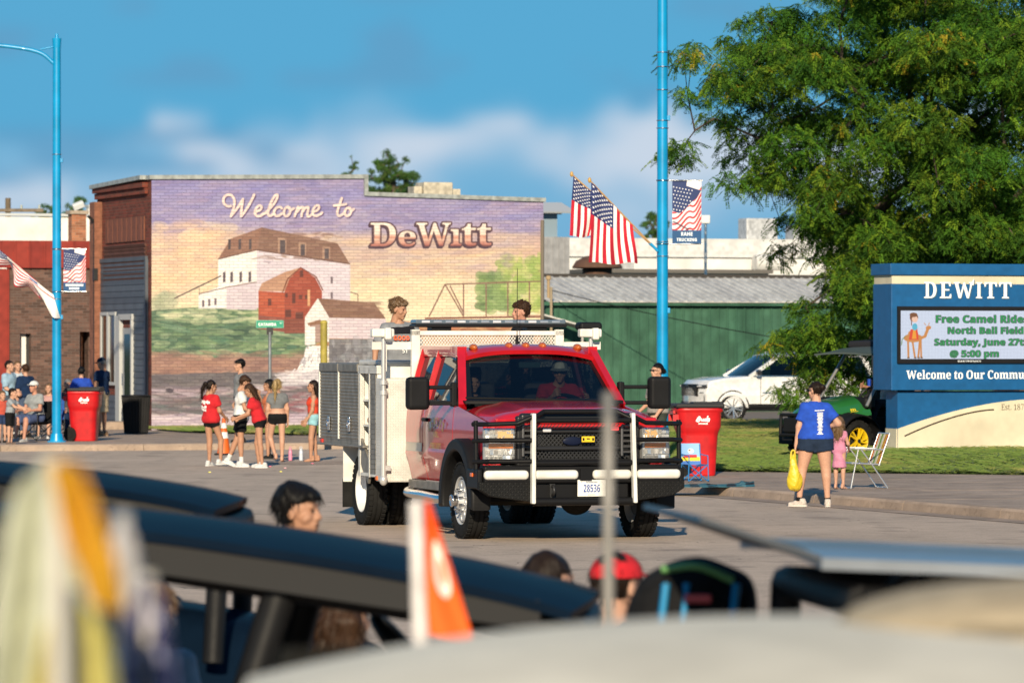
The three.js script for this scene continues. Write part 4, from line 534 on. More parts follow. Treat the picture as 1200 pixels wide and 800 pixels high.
const eyeG = new THREE.SphereGeometry(0.008, 8, 6), EYEM = std([0.02, 0.015, 0.012], 0.2);
const SKIN = { fair: [0.56, 0.31, 0.21], tan: [0.45, 0.23, 0.14], ruddy: [0.52, 0.25, 0.17], deep: [0.33, 0.165, 0.1] };
const skinM = {}; for (const k in SKIN) skinM[k] = std(SKIN[k], 0.6, 0, { map: rep(V3, 6) });
const HAIR = { black: [0.009, 0.008, 0.008], dark: [0.022, 0.013, 0.009], brown: [0.06, 0.03, 0.016], light: [0.17, 0.095, 0.04], blond: [0.42, 0.28, 0.11], grey: [0.26, 0.25, 0.24] };
const hairNoise = tex(64, 256, (u, v, x) => { const k = 0.55 + 0.45 * hash(x, 0, 3) * (0.7 + 0.6 * fbm(u * 16, v * 4, 3, 4, 2)); return [k, k, k]; });
const hairM = {}; for (const k in HAIR) hairM[k] = std(HAIR[k].map((v) => v * 1.25), 0.45, 0, { map: rep(hairNoise, 9, 3), bumpMap: rep(hairNoise, 9, 3), bumpScale: 0.003 });
const nrm = (v) => { const l = Math.hypot(...v); return v.map((k) => k / l); }, add = (a, b, t = 1) => a.map((v, i) => v + b[i] * t);
function turnTo(g, from, dir, twistUp) { QU.setFromUnitVectors(V(...from), V(...nrm(dir))); return g.applyQuaternion(QU); }
/* person({ label, name, p: feet position, turn, h: height, ... pose }) */
function person(o) {
  const t = thing('person', o.label, 'person', o.p, o.turn ?? 0, o.group), u = o.h / 1.7, cell = o.cell ?? 0.02, fem = o.fem ? 1 : 0, wide = (o.wide ?? 1);
  const S = (a) => a.map((v) => v * u), hipY = o.hipY ?? Math.max(...['legL', 'legR'].map((k) => { const [a, b] = o[k] ?? [[0, -1, 0.03], [0, -1, -0.02]]; return -nrm(a)[1] * 0.425 - nrm(b)[1] * 0.41; })) + 0.076, lean = o.lean ?? 0, side = o.side ?? 0, tw = o.twist ?? 0;
  // upper body turns about the pelvis
  const up = ([x, y, z]) => { let dy = y - 0.95, X = x * Math.cos(tw) + z * Math.sin(tw), Z = -x * Math.sin(tw) + z * Math.cos(tw); const y2 = dy * Math.cos(lean) - Z * Math.sin(lean), z2 = dy * Math.sin(lean) + Z * Math.cos(lean); const x3 = X + y2 * Math.sin(side), y3 = y2 * Math.cos(side); return [x3, 0.95 + (hipY - 0.91) + y3, z2]; };
  const low = ([x, y, z]) => [x, y + hipY - 0.91, z];
  const shW = (fem ? 0.15 : 0.172) * (o.shoulders ?? 1), torso = (i) => [cap(S(up([-0.078 * wide, 1.265, 0])), S(up([0.078 * wide, 1.265, 0])), (0.106 + i) * u), ...[-1, 1].map((k) => cap(S(up([k * 0.02, 1.392, -0.01])), S(up([k * shW * 0.9, 1.362, -0.005])), (0.05 + i * 0.55) * u, (0.046 + i * 0.55) * u)), cap(S(up([-0.05 * wide, 1.09, 0.005])), S(up([0.05 * wide, 1.09, 0.005])), ((fem ? 0.092 : 0.104) * wide + i) * u), cap(S(low([-0.068 * wide, 0.95, 0])), S(low([0.068 * wide, 0.95, 0])), ((fem ? 0.118 : 0.11) * wide + i) * u), cap(S(low([0, 0.97, 0])), S(up([0, 1.3, 0])), (0.1 * wide + i) * u)];
  if (fem && !o.child) torso.b = 1;
  const body = torso(0); if (fem && !o.child) for (const s of [-1, 1]) body.push(cap(S(up([s * 0.06, 1.235, 0.075])), S(up([s * 0.06, 1.24, 0.07])), 0.055 * u));
  const neck = up([0, 1.43, -0.015]), hd = o.head ?? [0, 0, 0], headC = add(up([0, 1.585, 0.015]), [0, 0, 0]); body.push(cap(S(up([0, 1.36, -0.012])), S(add(headC, [0, -0.07, -0.025])), 0.052 * u, 0.046 * u));
  const A = { L: o.armL ?? [[0.12, -1, 0.03], [0.05, -1, 0.18]], R: o.armR ?? [[-0.12, -1, 0.03], [-0.05, -1, 0.18]] }, G = { L: o.legL ?? [[0.03, -1, 0.03], [0.0, -1, -0.02]], R: o.legR ?? [[-0.03, -1, 0.03], [0.0, -1, -0.02]] }, joint = {}, lb = o.legB ?? 1;
  for (const k of ['L', 'R']) { const s = k === 'L' ? 1 : -1, sh = up([s * shW, 1.362, -0.005]), el = add(sh, nrm(A[k][0]), 0.275), wr = add(el, nrm(A[k][1]), 0.245), hp = low([s * 0.085 * wide, 0.91, 0]), kn = add(hp, nrm(G[k][0]), 0.425), an = add(kn, nrm(G[k][1]), 0.41); joint[k] = { sh, el, wr, hp, kn, an };
    body.push(cap(S(sh), S(el), 0.05 * u * lb, 0.039 * u), cap(S(el), S(wr), 0.04 * u, 0.027 * u), cap(S(hp), S(kn), 0.086 * u * lb * wide, 0.055 * u * lb), cap(S(kn), S(an), 0.051 * u * lb, 0.035 * u), cap(S(add(kn, nrm(G[k][1]), 0.08).map((v, i) => v - (i === 2 ? 0.014 : 0))), S(add(kn, nrm(G[k][1]), 0.2)), 0.05 * u * lb, 0.038 * u)); }
  const geos = [blob(body, 0.035 * u, cell * u)];
  // hands and feet merged into the skin
  for (const k of ['L', 'R']) { const J = joint[k], dir = nrm(A[k][1]), grip = (o.grip ?? '').includes(k); let h = grip ? handGrip : handRelax; h = k === 'L' ? mirrorX(h) : h.clone(); h.scale(1.02 * u, 1.02 * u, 1.02 * u); // right hand: thumb +x → forward after a turn
    h.applyMatrix4(M4.makeRotationY((k === 'L' ? 1 : -1) * (o.palm ?? 1.35))); turnTo(h, [0, -1, 0], dir); const w = S(add(J.wr, dir, 0.012)); geos.push(h.translate(...w));
    if (o.bare) { const f = footG.clone(); f.scale(u, u, u); f.applyMatrix4(M4.makeRotationY((k === 'L' ? 1 : -1) * (o.toe ?? 0.18) + (o['foot' + k]?.[1] ?? 0))); const an = S(J.an); geos.push(f.translate(an[0], an[1] - 0.07 * u, an[2])); } }
  const hs = (o.headScale ?? (o.child ? 1.14 : 1)) * Math.pow(u, 0.55) / 1, HM = new THREE.Matrix4().makeRotationFromEuler(new THREE.Euler(hd[0], hd[1], hd[2], 'YXZ')); HM.premultiply(new THREE.Matrix4().makeScale(hs, hs, hs)); const hc = S(headC); HM.setPosition(hc[0], hc[1], hc[2]);
  geos.push(headG.clone().applyMatrix4(HM));
  part('body', geos, skinM[o.skin ?? 'fair'], t);
  for (const s of [-1, 1]) { const e = part('eye', eyeG.clone().translate(s * 0.031, 0.008, 0.0815).applyMatrix4(HM), EYEM, t); }
  // clothes
  const wrinkle = (a) => (x, y, z, d) => d - a * (1.1 * n3(x, y * 0.8, z, 9) + 0.9 * n3(x + y * 0.5, y * 0.35, z, 24));
  if (o.shirt) { const c = o.shirt, i = c.loose ?? 0.016, l = torso(i); if (fem && !o.child) for (const s of [-1, 1]) l.push(cap(S(up([s * 0.06, 1.235, 0.078])), S(up([s * 0.06, 1.24, 0.07])), (0.057 + i) * u));
    const sl = c.sleeve ?? 0.62; if (sl > 0) for (const k of ['L', 'R']) { const J = joint[k]; const e = sl <= 1 ? add(J.sh, nrm(A[k][0]), 0.275 * sl) : J.el; l.push(cap(S(J.sh), S(e), (0.05 + i * 0.5) * u, (0.052 + i * 0.9) * u, sl <= 1)); if (sl > 1) l.push(cap(S(J.el), S(add(J.el, nrm(A[k][1]), 0.245 * (sl - 1))), 0.055 * u, 0.042 * u, true)); }
    const hem = (c.hem ?? 0.93) , ny = neck, w = wrinkle(0.02 * u * (c.wrinkle ?? 1)); const pv = S(low([0, 0.95, 0]));
    const strapTop = c.tank ? 1.36 : 9, inv = (x, y, z) => { const px = x / u, py = y / u - (hipY - 0.91) - 0.95, pz = z / u; let y2 = py * Math.cos(side) + px * Math.sin(side), x2 = px * Math.cos(side) - py * Math.sin(side); const dy = y2 * Math.cos(lean) + pz * Math.sin(lean), Z = -y2 * Math.sin(lean) + pz * Math.cos(lean); return [x2 * Math.cos(tw) - Z * Math.sin(tw), dy + 0.95, x2 * Math.sin(tw) + Z * Math.cos(tw)]; };
    const g = blob(l, 0.04 * u, cell * u, (x, y, z, d) => { const q = inv(x, y, z), lowY = Math.min(q[1], y / u - (hipY - 0.91)); const nd = Math.hypot(q[0], (q[1] - 1.475) * 0.95, q[2] - 0.012) - (c.neck ?? 0.078); let r = Math.max(w(x, y, z, d), (hem - Math.min(q[1] + 0.0, 9)) * u * 0.9, -nd * u); if (c.tank) r = Math.max(r, (q[1] - 1.37 + 0.5 * Math.max(0, Math.abs(q[0]) - 0.09)) * u * 0.8); return r; });
    const sh = part(c.name ?? 'shirt', g, c.m ?? cloth(c.c), t, c.label); if (c.band) part('stripe', blob(torso(i + 0.006), 0.04 * u, cell * u, (x, y, z, d) => { const q = inv(x, y, z); return Math.max(d, Math.abs(q[1] - c.band[0]) * u - c.band[1] * u); }), cloth(c.band[2]), sh);
    if (c.print) { const pr = c.print, dd = pr.back ? -1 : 1, zz = (0.125 + i + (pr.out ?? 0.008)) * dd; const base = up([pr.x ?? 0, pr.y, zz]); const f = (a, b) => { const x = (a - 0.5) * pr.w, yy = pr.y + (b - 0.5) * pr.h; const wob = Math.sqrt(Math.max(0.0001, 1 - Math.pow(((pr.x ?? 0) + x) / 0.26, 2))) ; return S(up([(pr.x ?? 0) + x * dd, yy, dd * (0.112 + i + (pr.out ?? 0.012)) * (0.35 + 0.65 * wob) + (pr.dz ?? 0)])); }; const pg = surf(f, 10, 6); part('print', pg, std([1, 1, 1], 0.85, 0, { map: pr.tex, alphaTest: 0.4 }), sh); }
  }
  if (o.shorts) { const c = o.shorts, i = c.loose ?? 0.014, l = [cap(S(low([-0.068 * wide, 0.95, 0])), S(low([0.068 * wide, 0.95, 0])), ((fem ? 0.118 : 0.11) * wide + i) * u), cap(S(low([-0.055 * wide, 1.04, 0])), S(low([0.055 * wide, 1.04, 0])), (0.1 * wide + i) * u)], len = c.len ?? 0.5;
    for (const k of ['L', 'R']) { const J = joint[k]; if (len <= 1) { const e = add(J.hp, nrm(G[k][0]), 0.425 * len); l.push(cap(S(J.hp), S(e), (0.086 * wide * lb + i) * u, (lerp(0.086 * wide, 0.06, len) * lb + i * 1.5) * u, true)); } else { const e = add(J.kn, nrm(G[k][1]), 0.41 * (len - 1)); l.push(cap(S(J.hp), S(J.kn), (0.088 * wide * lb + i) * u, (0.062 + i) * u), cap(S(J.kn), S(e), (0.062 + i) * u, (0.05 + i) * u, true)); } }
    const w = wrinkle(0.016 * u), wy = (1.0 + hipY - 0.91) * u; part(c.name ?? 'shorts', blob(l, 0.028 * u, cell * u, (x, y, z, d) => Math.max(w(x, y, z, d), y - wy)), c.m ?? cloth(c.c), t); }
  if (o.dress) { const c = o.dress, l = torso(0.014), e = low([0, c.len, 0]); l.push(cap(S(low([0, 1.0, 0])), S(e), 0.11 * u, c.flare * u, true)); const w = wrinkle(0.03 * u), nk = S(up([0, 1.47, 0.01])); for (const k of ['L', 'R']) l.push(cap(S(joint[k].sh), S(add(joint[k].sh, nrm(A[k][0]), 0.1)), 0.062 * u, 0.06 * u, true)); part('dress', blob(l, 0.03 * u, cell * u, (x, y, z, d) => Math.max(w(x, y, z, d), -(Math.hypot(x - nk[0], y - nk[1], z - nk[2]) - 0.08 * u))), cloth(c.c), t); }
  if (o.shoes) for (const k of ['L', 'R']) { const J = joint[k], an = S(J.an), ft = o['foot' + k] ?? [0, 0], su = u * (o.child ? 0.95 : 1.0), X = new THREE.Matrix4().makeRotationFromEuler(new THREE.Euler(ft[0], (k === 'L' ? 1 : -1) * (o.toe ?? 0.18) + ft[1], 0, 'YXZ')); X.premultiply(new THREE.Matrix4().makeScale(su, su, su)); X.setPosition(an[0], an[1] - 0.078 * u, an[2]);
    const sh = part('shoe', shoeG.clone().applyMatrix4(X), std(o.shoes, 0.7, 0, { map: rep(V2, 8) }), t); part('sole', soleG.clone().applyMatrix4(X), std(o.sole ?? o.shoes.map((v) => Math.min(0.75, v * 0.8 + 0.05)), 0.8), sh);
    if (o.socks) part('sock', rod(S(add(J.an, nrm(G[k][1]), 0.0)), S(add(J.an, nrm(G[k][1]), -(o.sockLen ?? 0.09))), 0.041 * u, 0.045 * u, 12), cloth(o.socks), t); }
  // hair, cap
  const hr = o.hair; if (hr) { const hm = hairM[hr.c]; const L = [ell([0, 0.036, -0.02], [0.084 + (hr.vol ?? 0), 0.097 + (hr.vol ?? 0), 0.1 + (hr.vol ?? 0)])], st = hr.style ?? 'short';
    if (st === 'long' || st === 'pony') for (const s of [-1, 1]) L.push(cap([s * 0.06, 0, -0.045], [s * 0.05, -0.05, -0.06], 0.035, 0.025));
    if (st === 'long') L.push(cap([-0.05, -0.02, -0.07], [-0.06, -0.2, -0.075], 0.05, 0.03), cap([0.05, -0.02, -0.07], [0.06, -0.2, -0.075], 0.05, 0.03), cap([0, -0.02, -0.08], [0.0, -0.24, -0.08], 0.055, 0.035));
    if (st === 'pony') { const y0 = hr.y ?? 0.05; L.push(cap([0, y0, -0.1], [0, y0 + 0.005, -0.135], 0.026, 0.034), cap([0, y0 + 0.005, -0.135], [hr.dx ?? 0, y0 - 0.1, -0.165], 0.036, 0.034), cap([hr.dx ?? 0, y0 - 0.1, -0.165], [(hr.dx ?? 0) * 1.4, y0 - (hr.len ?? 0.27), -0.15], 0.034, 0.012)); }
    if (st === 'bun') L.push(ell([0, hr.y ?? 0.065, -0.125], [0.048, 0.045, 0.042]));
    if (st === 'mop') L.push(ell([0, 0.075, 0.035], [0.075, 0.045, 0.06]), ell([0, 0.06, -0.03], [0.092, 0.085, 0.1]));
    const amp = hr.curl ? 0.055 : hr.rough ?? 0.024, fq = hr.curl ? 36 : 34; const face = (x, y, z) => Math.max(y - (hr.line ?? 0.066) + 0.25 * Math.abs(x), (st === 'short' || st === 'mop' ? -0.005 : -0.012) - z) - 0; const nape = (x, y, z) => (st === 'long' ? -9 : (hr.nape ?? -0.055) - y - 0.35 * Math.max(0, z));
    const g = blob(L, 0.02, hr.cell ?? 0.0085, (x, y, z, d) => { const back = y > -0.055 || st === 'long' || st === 'pony' ? -9 : -9; const q = d - amp * n3(x, y * (hr.curl ? 1 : 0.4), z, fq) - (hr.curl ? 0.003 : 0); const f = face(x, y, z), tail = z < -0.1 && st === 'pony' ? -9 : nape(x, y, z); return Math.max(q, -f * 0.9 > 0 && z > -0.03 ? -f : -9, tail); }, 0.04);
    const hp = g.attributes.position, hn = g.attributes.normal, rr = rng(hp.count), sp = [], len = hr.curl ? 0.03 : st === 'long' || st === 'pony' ? 0.07 : 0.034; // loose strands over the mass
    for (let i = 0; i < (o.strands ?? 420); i++) { const v = (rr() * hp.count) | 0, a = V(hp.getX(v), hp.getY(v), hp.getZ(v)), n = V(hn.getX(v), hn.getY(v), hn.getZ(v)); if (a.z > 0.06 && a.y < 0.05) continue; const d = n.clone().multiplyScalar(0.35 + 0.4 * rr()).add(V((rr() - 0.5) * (hr.curl ? 0.9 : 0.45), (hr.curl ? 0.3 : -0.95) + (rr() - 0.5) * 0.5, (rr() - 0.5) * (hr.curl ? 0.9 : 0.45))).normalize(), L = len * (0.5 + rr()), w = V(rr() - 0.5, rr() - 0.5, rr() - 0.5).cross(d).normalize().multiplyScalar(0.0022 + 0.002 * rr()); a.addScaledVector(n, -0.004); const e = a.clone().addScaledVector(d, L); e.y -= 0.25 * L; sp.push(...a.clone().add(w).toArray(), ...a.clone().sub(w).toArray(), ...e.toArray()); }
    const sg = new THREE.BufferGeometry(); sg.setAttribute('position', new THREE.Float32BufferAttribute(sp, 3)); sg.computeVertexNormals();
    part('hair', [g.applyMatrix4(HM), sg.applyMatrix4(HM)], hm, t); }
  if (o.cap) { const c = o.cap, dome = new THREE.SphereGeometry(1, 20, 10, 0, Math.PI * 2, 0, Math.PI * 0.52); dome.scale(0.091, 0.086, 0.106); dome.translate(0, 0.044, -0.012); const vis = sheet((a, b) => { const th = lerp(-1.15, 1.15, a), r = lerp(0.088, 0.165, b), x = Math.sin(th) * (0.088 + (r - 0.088) * 0.35), z = Math.cos(th) * r * 0.98 + 0.004; return [x, 0.05 - 0.012 * b - 0.1 * x * x * 10 * b, z]; }, 12, 4, 0.004); const M = HM.clone(); if (c.back) M.multiply(new THREE.Matrix4().makeRotationY(Math.PI)); const cm = cloth(c.c); const cp = part('cap', [dome.applyMatrix4(M)], cm, t); part('visor', vis.map((g) => g.applyMatrix4(M)), c.v ? cloth(c.v) : cm, cp); if (c.panel) { const pn = new THREE.SphereGeometry(1, 12, 8, Math.PI / 2 - 0.7, 1.4, 0.35, 1.15); pn.scale(0.0925, 0.088, 0.108); pn.translate(0, 0.044, -0.011); part('front_panel', pn.applyMatrix4(M), cloth(c.panel), cp); } }
  if (o.glasses) part('sunglasses', [rbox(0.05, 0.028, 0.012, 0.006, 0.033, 0.01, 0.1), rbox(0.05, 0.028, 0.012, 0.006, -0.033, 0.01, 0.1), rod([-0.06, 0.014, 0.095], [-0.082, 0.008, -0.01], 0.004), rod([0.06, 0.014, 0.095], [0.082, 0.008, -0.01], 0.004)].map((g) => g.applyMatrix4(HM)), std([0.01, 0.01, 0.01], 0.15), t);
  return { t, joint, u, up, S, HM };
}
// ---------------------------------------------------------------- wheels shared by the vehicles
function tyreGeo(R, w, rim, blocks = 34, deep = 0.012) { // axle along x
  const p = [[rim, -w * 0.36], [rim + 0.03, -w * 0.47], [(R + rim) / 2, -w * 0.5], [R - 0.03, -w * 0.46], [R - 0.008, -w * 0.41]]; const gr = [-0.25, 0, 0.25]; for (const q of gr) p.push([R, w * (q - 0.035)], [R - deep, w * (q - 0.03)], [R - deep, w * (q + 0.03)], [R, w * (q + 0.035)]); p.push([R - 0.008, w * 0.41], [R - 0.03, w * 0.46], [(R + rim) / 2, w * 0.5], [rim + 0.03, w * 0.47], [rim, w * 0.36]);
  const g = new THREE.LatheGeometry(p.map((q) => new THREE.Vector2(...q)), 48); g.applyMatrix4(M4.makeRotationZ(-Math.PI / 2)); const out = [g];
  for (let i = 0; i < blocks; i++) { const a = i / blocks * 6.2832; for (const s of [-1, 1]) { const b = new THREE.BoxGeometry(w * 0.2, deep * 1.6, R * 6.28 / blocks * 0.62); b.translate(s * w * 0.36, R - deep * 0.25, 0); b.applyMatrix4(M4.makeRotationX(a + (s > 0 ? 0.09 : 0))); out.push(b); } }
  return out;
}
const diamond = tex(128, 128, (u, v) => { const cell = 8, x = u * cell, y = v * cell, i = Math.floor(x), j = Math.floor(y), a = (i + j) & 1 ? 0.785 : -0.785, dx = x - i - 0.5, dy = y - j - 0.5, p = dx * Math.cos(a) + dy * Math.sin(a), q = -dx * Math.sin(a) + dy * Math.cos(a), d = (p / 0.46) ** 2 + (q / 0.17) ** 2, k = d < 1 ? 0.4 + 0.6 * Math.sqrt(1 - d) : 0; return [k, k, k]; }, false);
const treadPlate = (c, r, m) => std(c, r, m, { bumpMap: rep(diamond, 4), bumpScale: 0.0035, map: V1 });
// ---------------------------------------------------------------- the fire truck
const CABGLASS = std([0.04, 0.05, 0.05], 0.03, 0, { transmission: 1, thickness: 0, ior: 1.5 });
const TR = { o: V(0.48, 0, -52.6), yaw: 16.2 * Math.PI / 180 };
const inTruck = (x, y, z) => { const c = Math.cos(TR.yaw), s = Math.sin(TR.yaw); return V(TR.o.x + x * c + z * s, y, TR.o.z - x * s + z * c); };
{
  const t = thing('fire_truck', 'red fire department brush truck with a black grille guard and white utility body', 'fire truck', TR.o, TR.yaw);
  const RED = std([0.5, 0.006, 0.012], 0.28, 0, { clearcoat: 1, clearcoatRoughness: 0.04, map: rep(V3, 0.5) }), WH = std([0.82, 0.8, 0.74], 0.4, 0, { map: V1 }), WPLATE = treadPlate([0.7, 0.68, 0.63], 0.38, 0.0), BPLATE = treadPlate([0.012, 0.012, 0.012], 0.42, 0), TUBE = std([0.008, 0.008, 0.009], 0.45, 0);
  const ALU = std([0.26, 0.24, 0.21], 0.5, 0.2, { map: V2 }), DARK = std([0.01, 0.01, 0.011], 0.7);
  const prof = (y) => 1.015 + 0.016 * Math.exp(-(((y - 0.9) / 0.05) ** 2)) - 0.05 * ((y - 1.12) / 0.5) ** 2 - (y < 0.9 ? 0.03 * (0.9 - y) / 0.4 : 0);
  const belt = (z) => (z > -0.5 ? lerp(1.3, 1.47, clamp((0.84 - z) / 1.34)) : lerp(1.47, 1.5, clamp((-0.5 - z) / 2.2)));
  const side = (s, z0, z1, yb, n = 10, m = 14) => sheet((u, v) => { const z = s > 0 ? lerp(z0, z1, u) : lerp(z1, z0, u), b = yb(z), y = lerp(b, belt(z), v); return [s * prof(y), y, z]; }, n, m, 0.03);
  const arch = (z) => (Math.abs(z) < 0.56 ? 0.42 + Math.sqrt(0.56 * 0.56 - z * z) : z > 0 ? 0.62 : 0.55);
  for (const s of [-1, 1]) {
    part('fender', side(s, 0.8, -0.63, arch, 30, 10), RED, t);
    const d = part('door', side(s, -0.645, -1.93, () => 0.6, 12, 18), RED, t); part('handle', rbox(0.035, 0.045, 0.2, 0.015, s * 1.025, 1.3, -1.8), BLACKP, d); part('rocker', rbox(0.03, 0.1, 1.9, 0.01, s * 0.99, 0.545, -1.65), ALU, t);
    if (s < 0) { const tx = paint(512, 420, (c, w, h) => { c.clearRect(0, 0, w, h); c.textAlign = 'center'; c.fillStyle = '#c8a24a'; c.strokeStyle = '#4a3008'; c.lineWidth = 4; c.font = 'bold 120px serif'; const L = [...'DEWITT']; L.forEach((ch, i) => { const a = (i - 2.5) * 0.17; c.save(); c.translate(w / 2 + Math.sin(a) * 480, 560 - Math.cos(a) * 460 + 60); c.rotate(a); c.scale(0.75, 1); c.strokeText(ch, 0, 0); c.fillText(ch, 0, 0); c.restore(); }); c.font = 'bold 74px serif'; c.fillText('VOL.', w / 2, 262); c.save(); c.translate(w / 2, 372); c.scale(0.8, 1); c.fillText('FIRE DEPT.', 0, 0); c.restore(); }); part('door_lettering', keep(put(new THREE.PlaneGeometry(0.72, 0.5), -1.034, 1.17, -1.28, 0, -Math.PI / 2, 0)), std([0.8, 0.8, 0.8], 0.45, 0, { map: tx, alphaTest: 0.4 }), d); }
    part('rear_door', side(s, -1.945, -2.68, () => 0.6, 8, 18), RED, t);
    part('side_stripe', sheet((u, v) => { const zz = lerp(-2.66, -1.95, u), z = s > 0 ? zz : lerp(-1.95, -2.66, u), y = lerp(0.93, 1.03, v); return [s * (prof(y) + 0.004), y, z]; }, 4, 2, 0.003), std([0.55, 0.5, 0.42], 0.4, 0.3), t);
    // greenhouse
    const X = (v) => s * v; const pil = (a, b, w, h, name = 'pillar') => part(name, bar([X(a[0]), a[1], a[2]], [X(b[0]), b[1], b[2]], w, h), RED, t);
    pil([0.935, 1.46, -0.5], [0.775, 2.08, -1.12], 0.09, 0.09); pil([0.955, 1.46, -1.95], [0.79, 2.08, -1.92], 0.07, 0.09); pil([0.955, 1.48, -2.64], [0.79, 2.1, -2.62], 0.07, 0.1);
    pil([0.78, 2.09, -1.08], [0.78, 2.1, -2.68], 0.11, 0.1, 'roof_rail');
    part('window_seal', [bar([X(0.955), 1.5, -0.62], [X(0.955), 1.51, -1.88], 0.03, 0.04), bar([X(0.945), 1.5, -0.66], [X(0.8), 2.05, -1.18], 0.04, 0.05), bar([X(0.8), 2.045, -1.2], [X(0.8), 2.05, -1.84], 0.04, 0.05)], BLACKP, t);
    part('side_window', [quad([X(0.945), 1.5, -0.7], [X(0.945), 1.5, -1.88], [X(0.795), 2.05, -1.84], [X(0.795), 2.05, -1.22])], CABGLASS, t); part('side_window', [quad([X(0.945), 1.52, -2.02], [X(0.945), 1.52, -2.6], [X(0.8), 2.04, -2.58], [X(0.8), 2.04, -1.98])], CABGLASS, t);
    part('window_seal', [bar([X(0.955), 1.5, -2.0], [X(0.955), 1.51, -2.52], 0.02, 0.03), bar([X(0.8), 2.05, -1.96], [X(0.8), 2.05, -2.46], 0.03, 0.03)], BLACKP, t);
    // black flare
    const sh = new THREE.Shape(); sh.absarc(0, 0.42, 0.7, -0.12, Math.PI + 0.12, false); sh.lineTo(-0.56 * Math.cos(0.12) , 0.42 - 0.56 * Math.sin(0.12)); sh.absarc(0, 0.42, 0.555, Math.PI + 0.12, -0.12, true);
    const fl = new THREE.ExtrudeGeometry(sh, { depth: 0.16, bevelEnabled: true, bevelSize: 0.03, bevelThickness: 0.035, bevelSegments: 3, bevelOffset: -0.03, curveSegments: 28 }); fl.applyMatrix4(M4.makeRotationY(-Math.PI / 2)); fl.translate(s > 0 ? 1.16 : -0.975, 0, 0); part('wheel_flare', fl, BLACKP, t);
    part('wheel_well', [cyl(0.55, 0.55, 0.5, s * 0.74, 0.42, 0, 0, 0, Math.PI / 2, 28)].map((g) => bend(g, (x, y, z) => [x, Math.max(y, 0.43), z])), DARK, t);
    // mirror
    const mi = part('mirror', [bend(rbox(0.27, 0.37, 0.13, 0.05, 0, 0, 0), (x, y, z) => [s * 1.43 + x, 1.615 + y, -0.62 + z + 0.03 * (1 - (x / 0.135) ** 2)])], BLACKP, t); part('mirror_arm', [rbox(0.36, 0.045, 0.05, 0.015, s * 1.14, 1.68, -0.66), rbox(0.36, 0.045, 0.05, 0.015, s * 1.14, 1.5, -0.66), rbox(0.07, 0.28, 0.1, 0.02, s * 0.99, 1.6, -0.68)], BLACKP, mi); part('mirror_glass', box(0.21, 0.3, 0.006, s * 1.43, 1.615, -0.692), CHROME, mi);
    part('step_tube', [pipe([[s * 0.9, 0.5, -2.5], [s * 1.1, 0.45, -2.3], [s * 1.12, 0.44, -1.5], [s * 1.1, 0.42, -0.75], [s * 0.92, 0.45, -0.62]], 0.052, 30, 12)], CHROME, t);
    // headlight
    const hl = part('headlight', [rbox(0.35, 0.375, 0.1, 0.03, s * 0.9, 1.06, 0.845, 0, s * 0.22, 0)], std([0.5, 0.5, 0.5], 0.25, 0.6), t); const rf = [], rr = rng(31); for (let i = 0; i < 7; i++) for (let j = 0; j < 5; j++) if (j !== 2) rf.push(box(0.042, 0.055, 0.02, s * 0.9 + (i - 3) * 0.045, 1.06 + (j - 2) * 0.068 + (j < 2 ? -0.01 : 0.01), 0.9 - s * (s * 0 + (i - 3) * 0.045) * 0.22, rr() * 0.9 - 0.45, rr() * 0.9 - 0.45, 0));
    part('reflector', rf, std([0.9, 0.9, 0.88], 0.32, 0.75), hl); part('marker_lens', [rbox(0.27, 0.05, 0.02, 0.008, s * 0.89, 1.05, 0.905, 0, s * 0.22, 0)], std([0.75, 0.2, 0.01], 0.2, 0, { clearcoat: 1 }), hl); part('turn_signal', [rbox(0.17, 0.11, 0.02, 0.01, s * 0.84, 1.165, 0.915, 0, s * 0.22, 0)], std([0.8, 0.5, 0.22], 0.2, 0, { clearcoat: 1 }), hl);
    part('lens', [rbox(0.345, 0.37, 0.02, 0.03, s * 0.9, 1.06, 0.925, 0, s * 0.22, 0)], std([0.95, 0.95, 0.95], 0.03, 0, { transmission: 1, thickness: 0 }), hl);
  }
  // roof, windscreen, cowl, bonnet
  part('roof', sheet((u, v) => { const x = lerp(-0.84, 0.84, u), z = lerp(-1.0, -2.72, v), e = Math.abs(x / 0.84); return [x, 2.075 + 0.1 * (1 - e ** 3) - 0.075 * Math.exp(-v * 14) - 0.03 * Math.exp(-(1 - v) * 20), z]; }, 28, 24, 0.05), RED, t);
  for (const x of [-0.62, -0.2, 0.0, 0.2, 0.62]) { const l = part('roof_marker_lamp', [sph(0.05, x, 2.15 - 0.05 * x * x, -1.17, 1, 0.85, 1.6, 14)], std([0.42, 0.1, 0.01], 0.2, 0, { clearcoat: 1 }), t); part('lamp_base', [cyl(0.05, 0.05, 0.02, x, 2.128 - 0.05 * x * x, -1.17)], DARK, l); }
  const ws = (u, v, o = 0) => { const e = 2 * u - 1; return [e * lerp(0.91, 0.765, v), lerp(1.505, 2.085, v) - 0.01 * e * e, lerp(-0.40, -1.08, v) - lerp(0.13, 0.07, v) * e * e + o]; };
  part('windscreen', surf((u, v) => ws(u, v), 16, 8), std([0.26, 0.29, 0.3], 0.02, 0, { transmission: 1, thickness: 0, ior: 1.5 }), t);
  const fr = []; for (const [u0, u1, v0, v1] of [[0, 1, 0, 0.09], [0, 1, 0.93, 1], [0, 0.05, 0.05, 0.95], [0.95, 1, 0.05, 0.95]]) fr.push(surf((u, v) => ws(lerp(u0, u1, u), lerp(v0, v1, v), 0.006), 14, 3)); part('windscreen_border', fr, std([0.006, 0.006, 0.006], 0.25), t);
  part('cowl', sheet((u, v) => { const e = 2 * u - 1; return [e * 0.93, lerp(1.505, 1.498, v), lerp(-0.41, -0.27, v) - 0.12 * e * e]; }, 14, 3, 0.03), BLACKP, t);
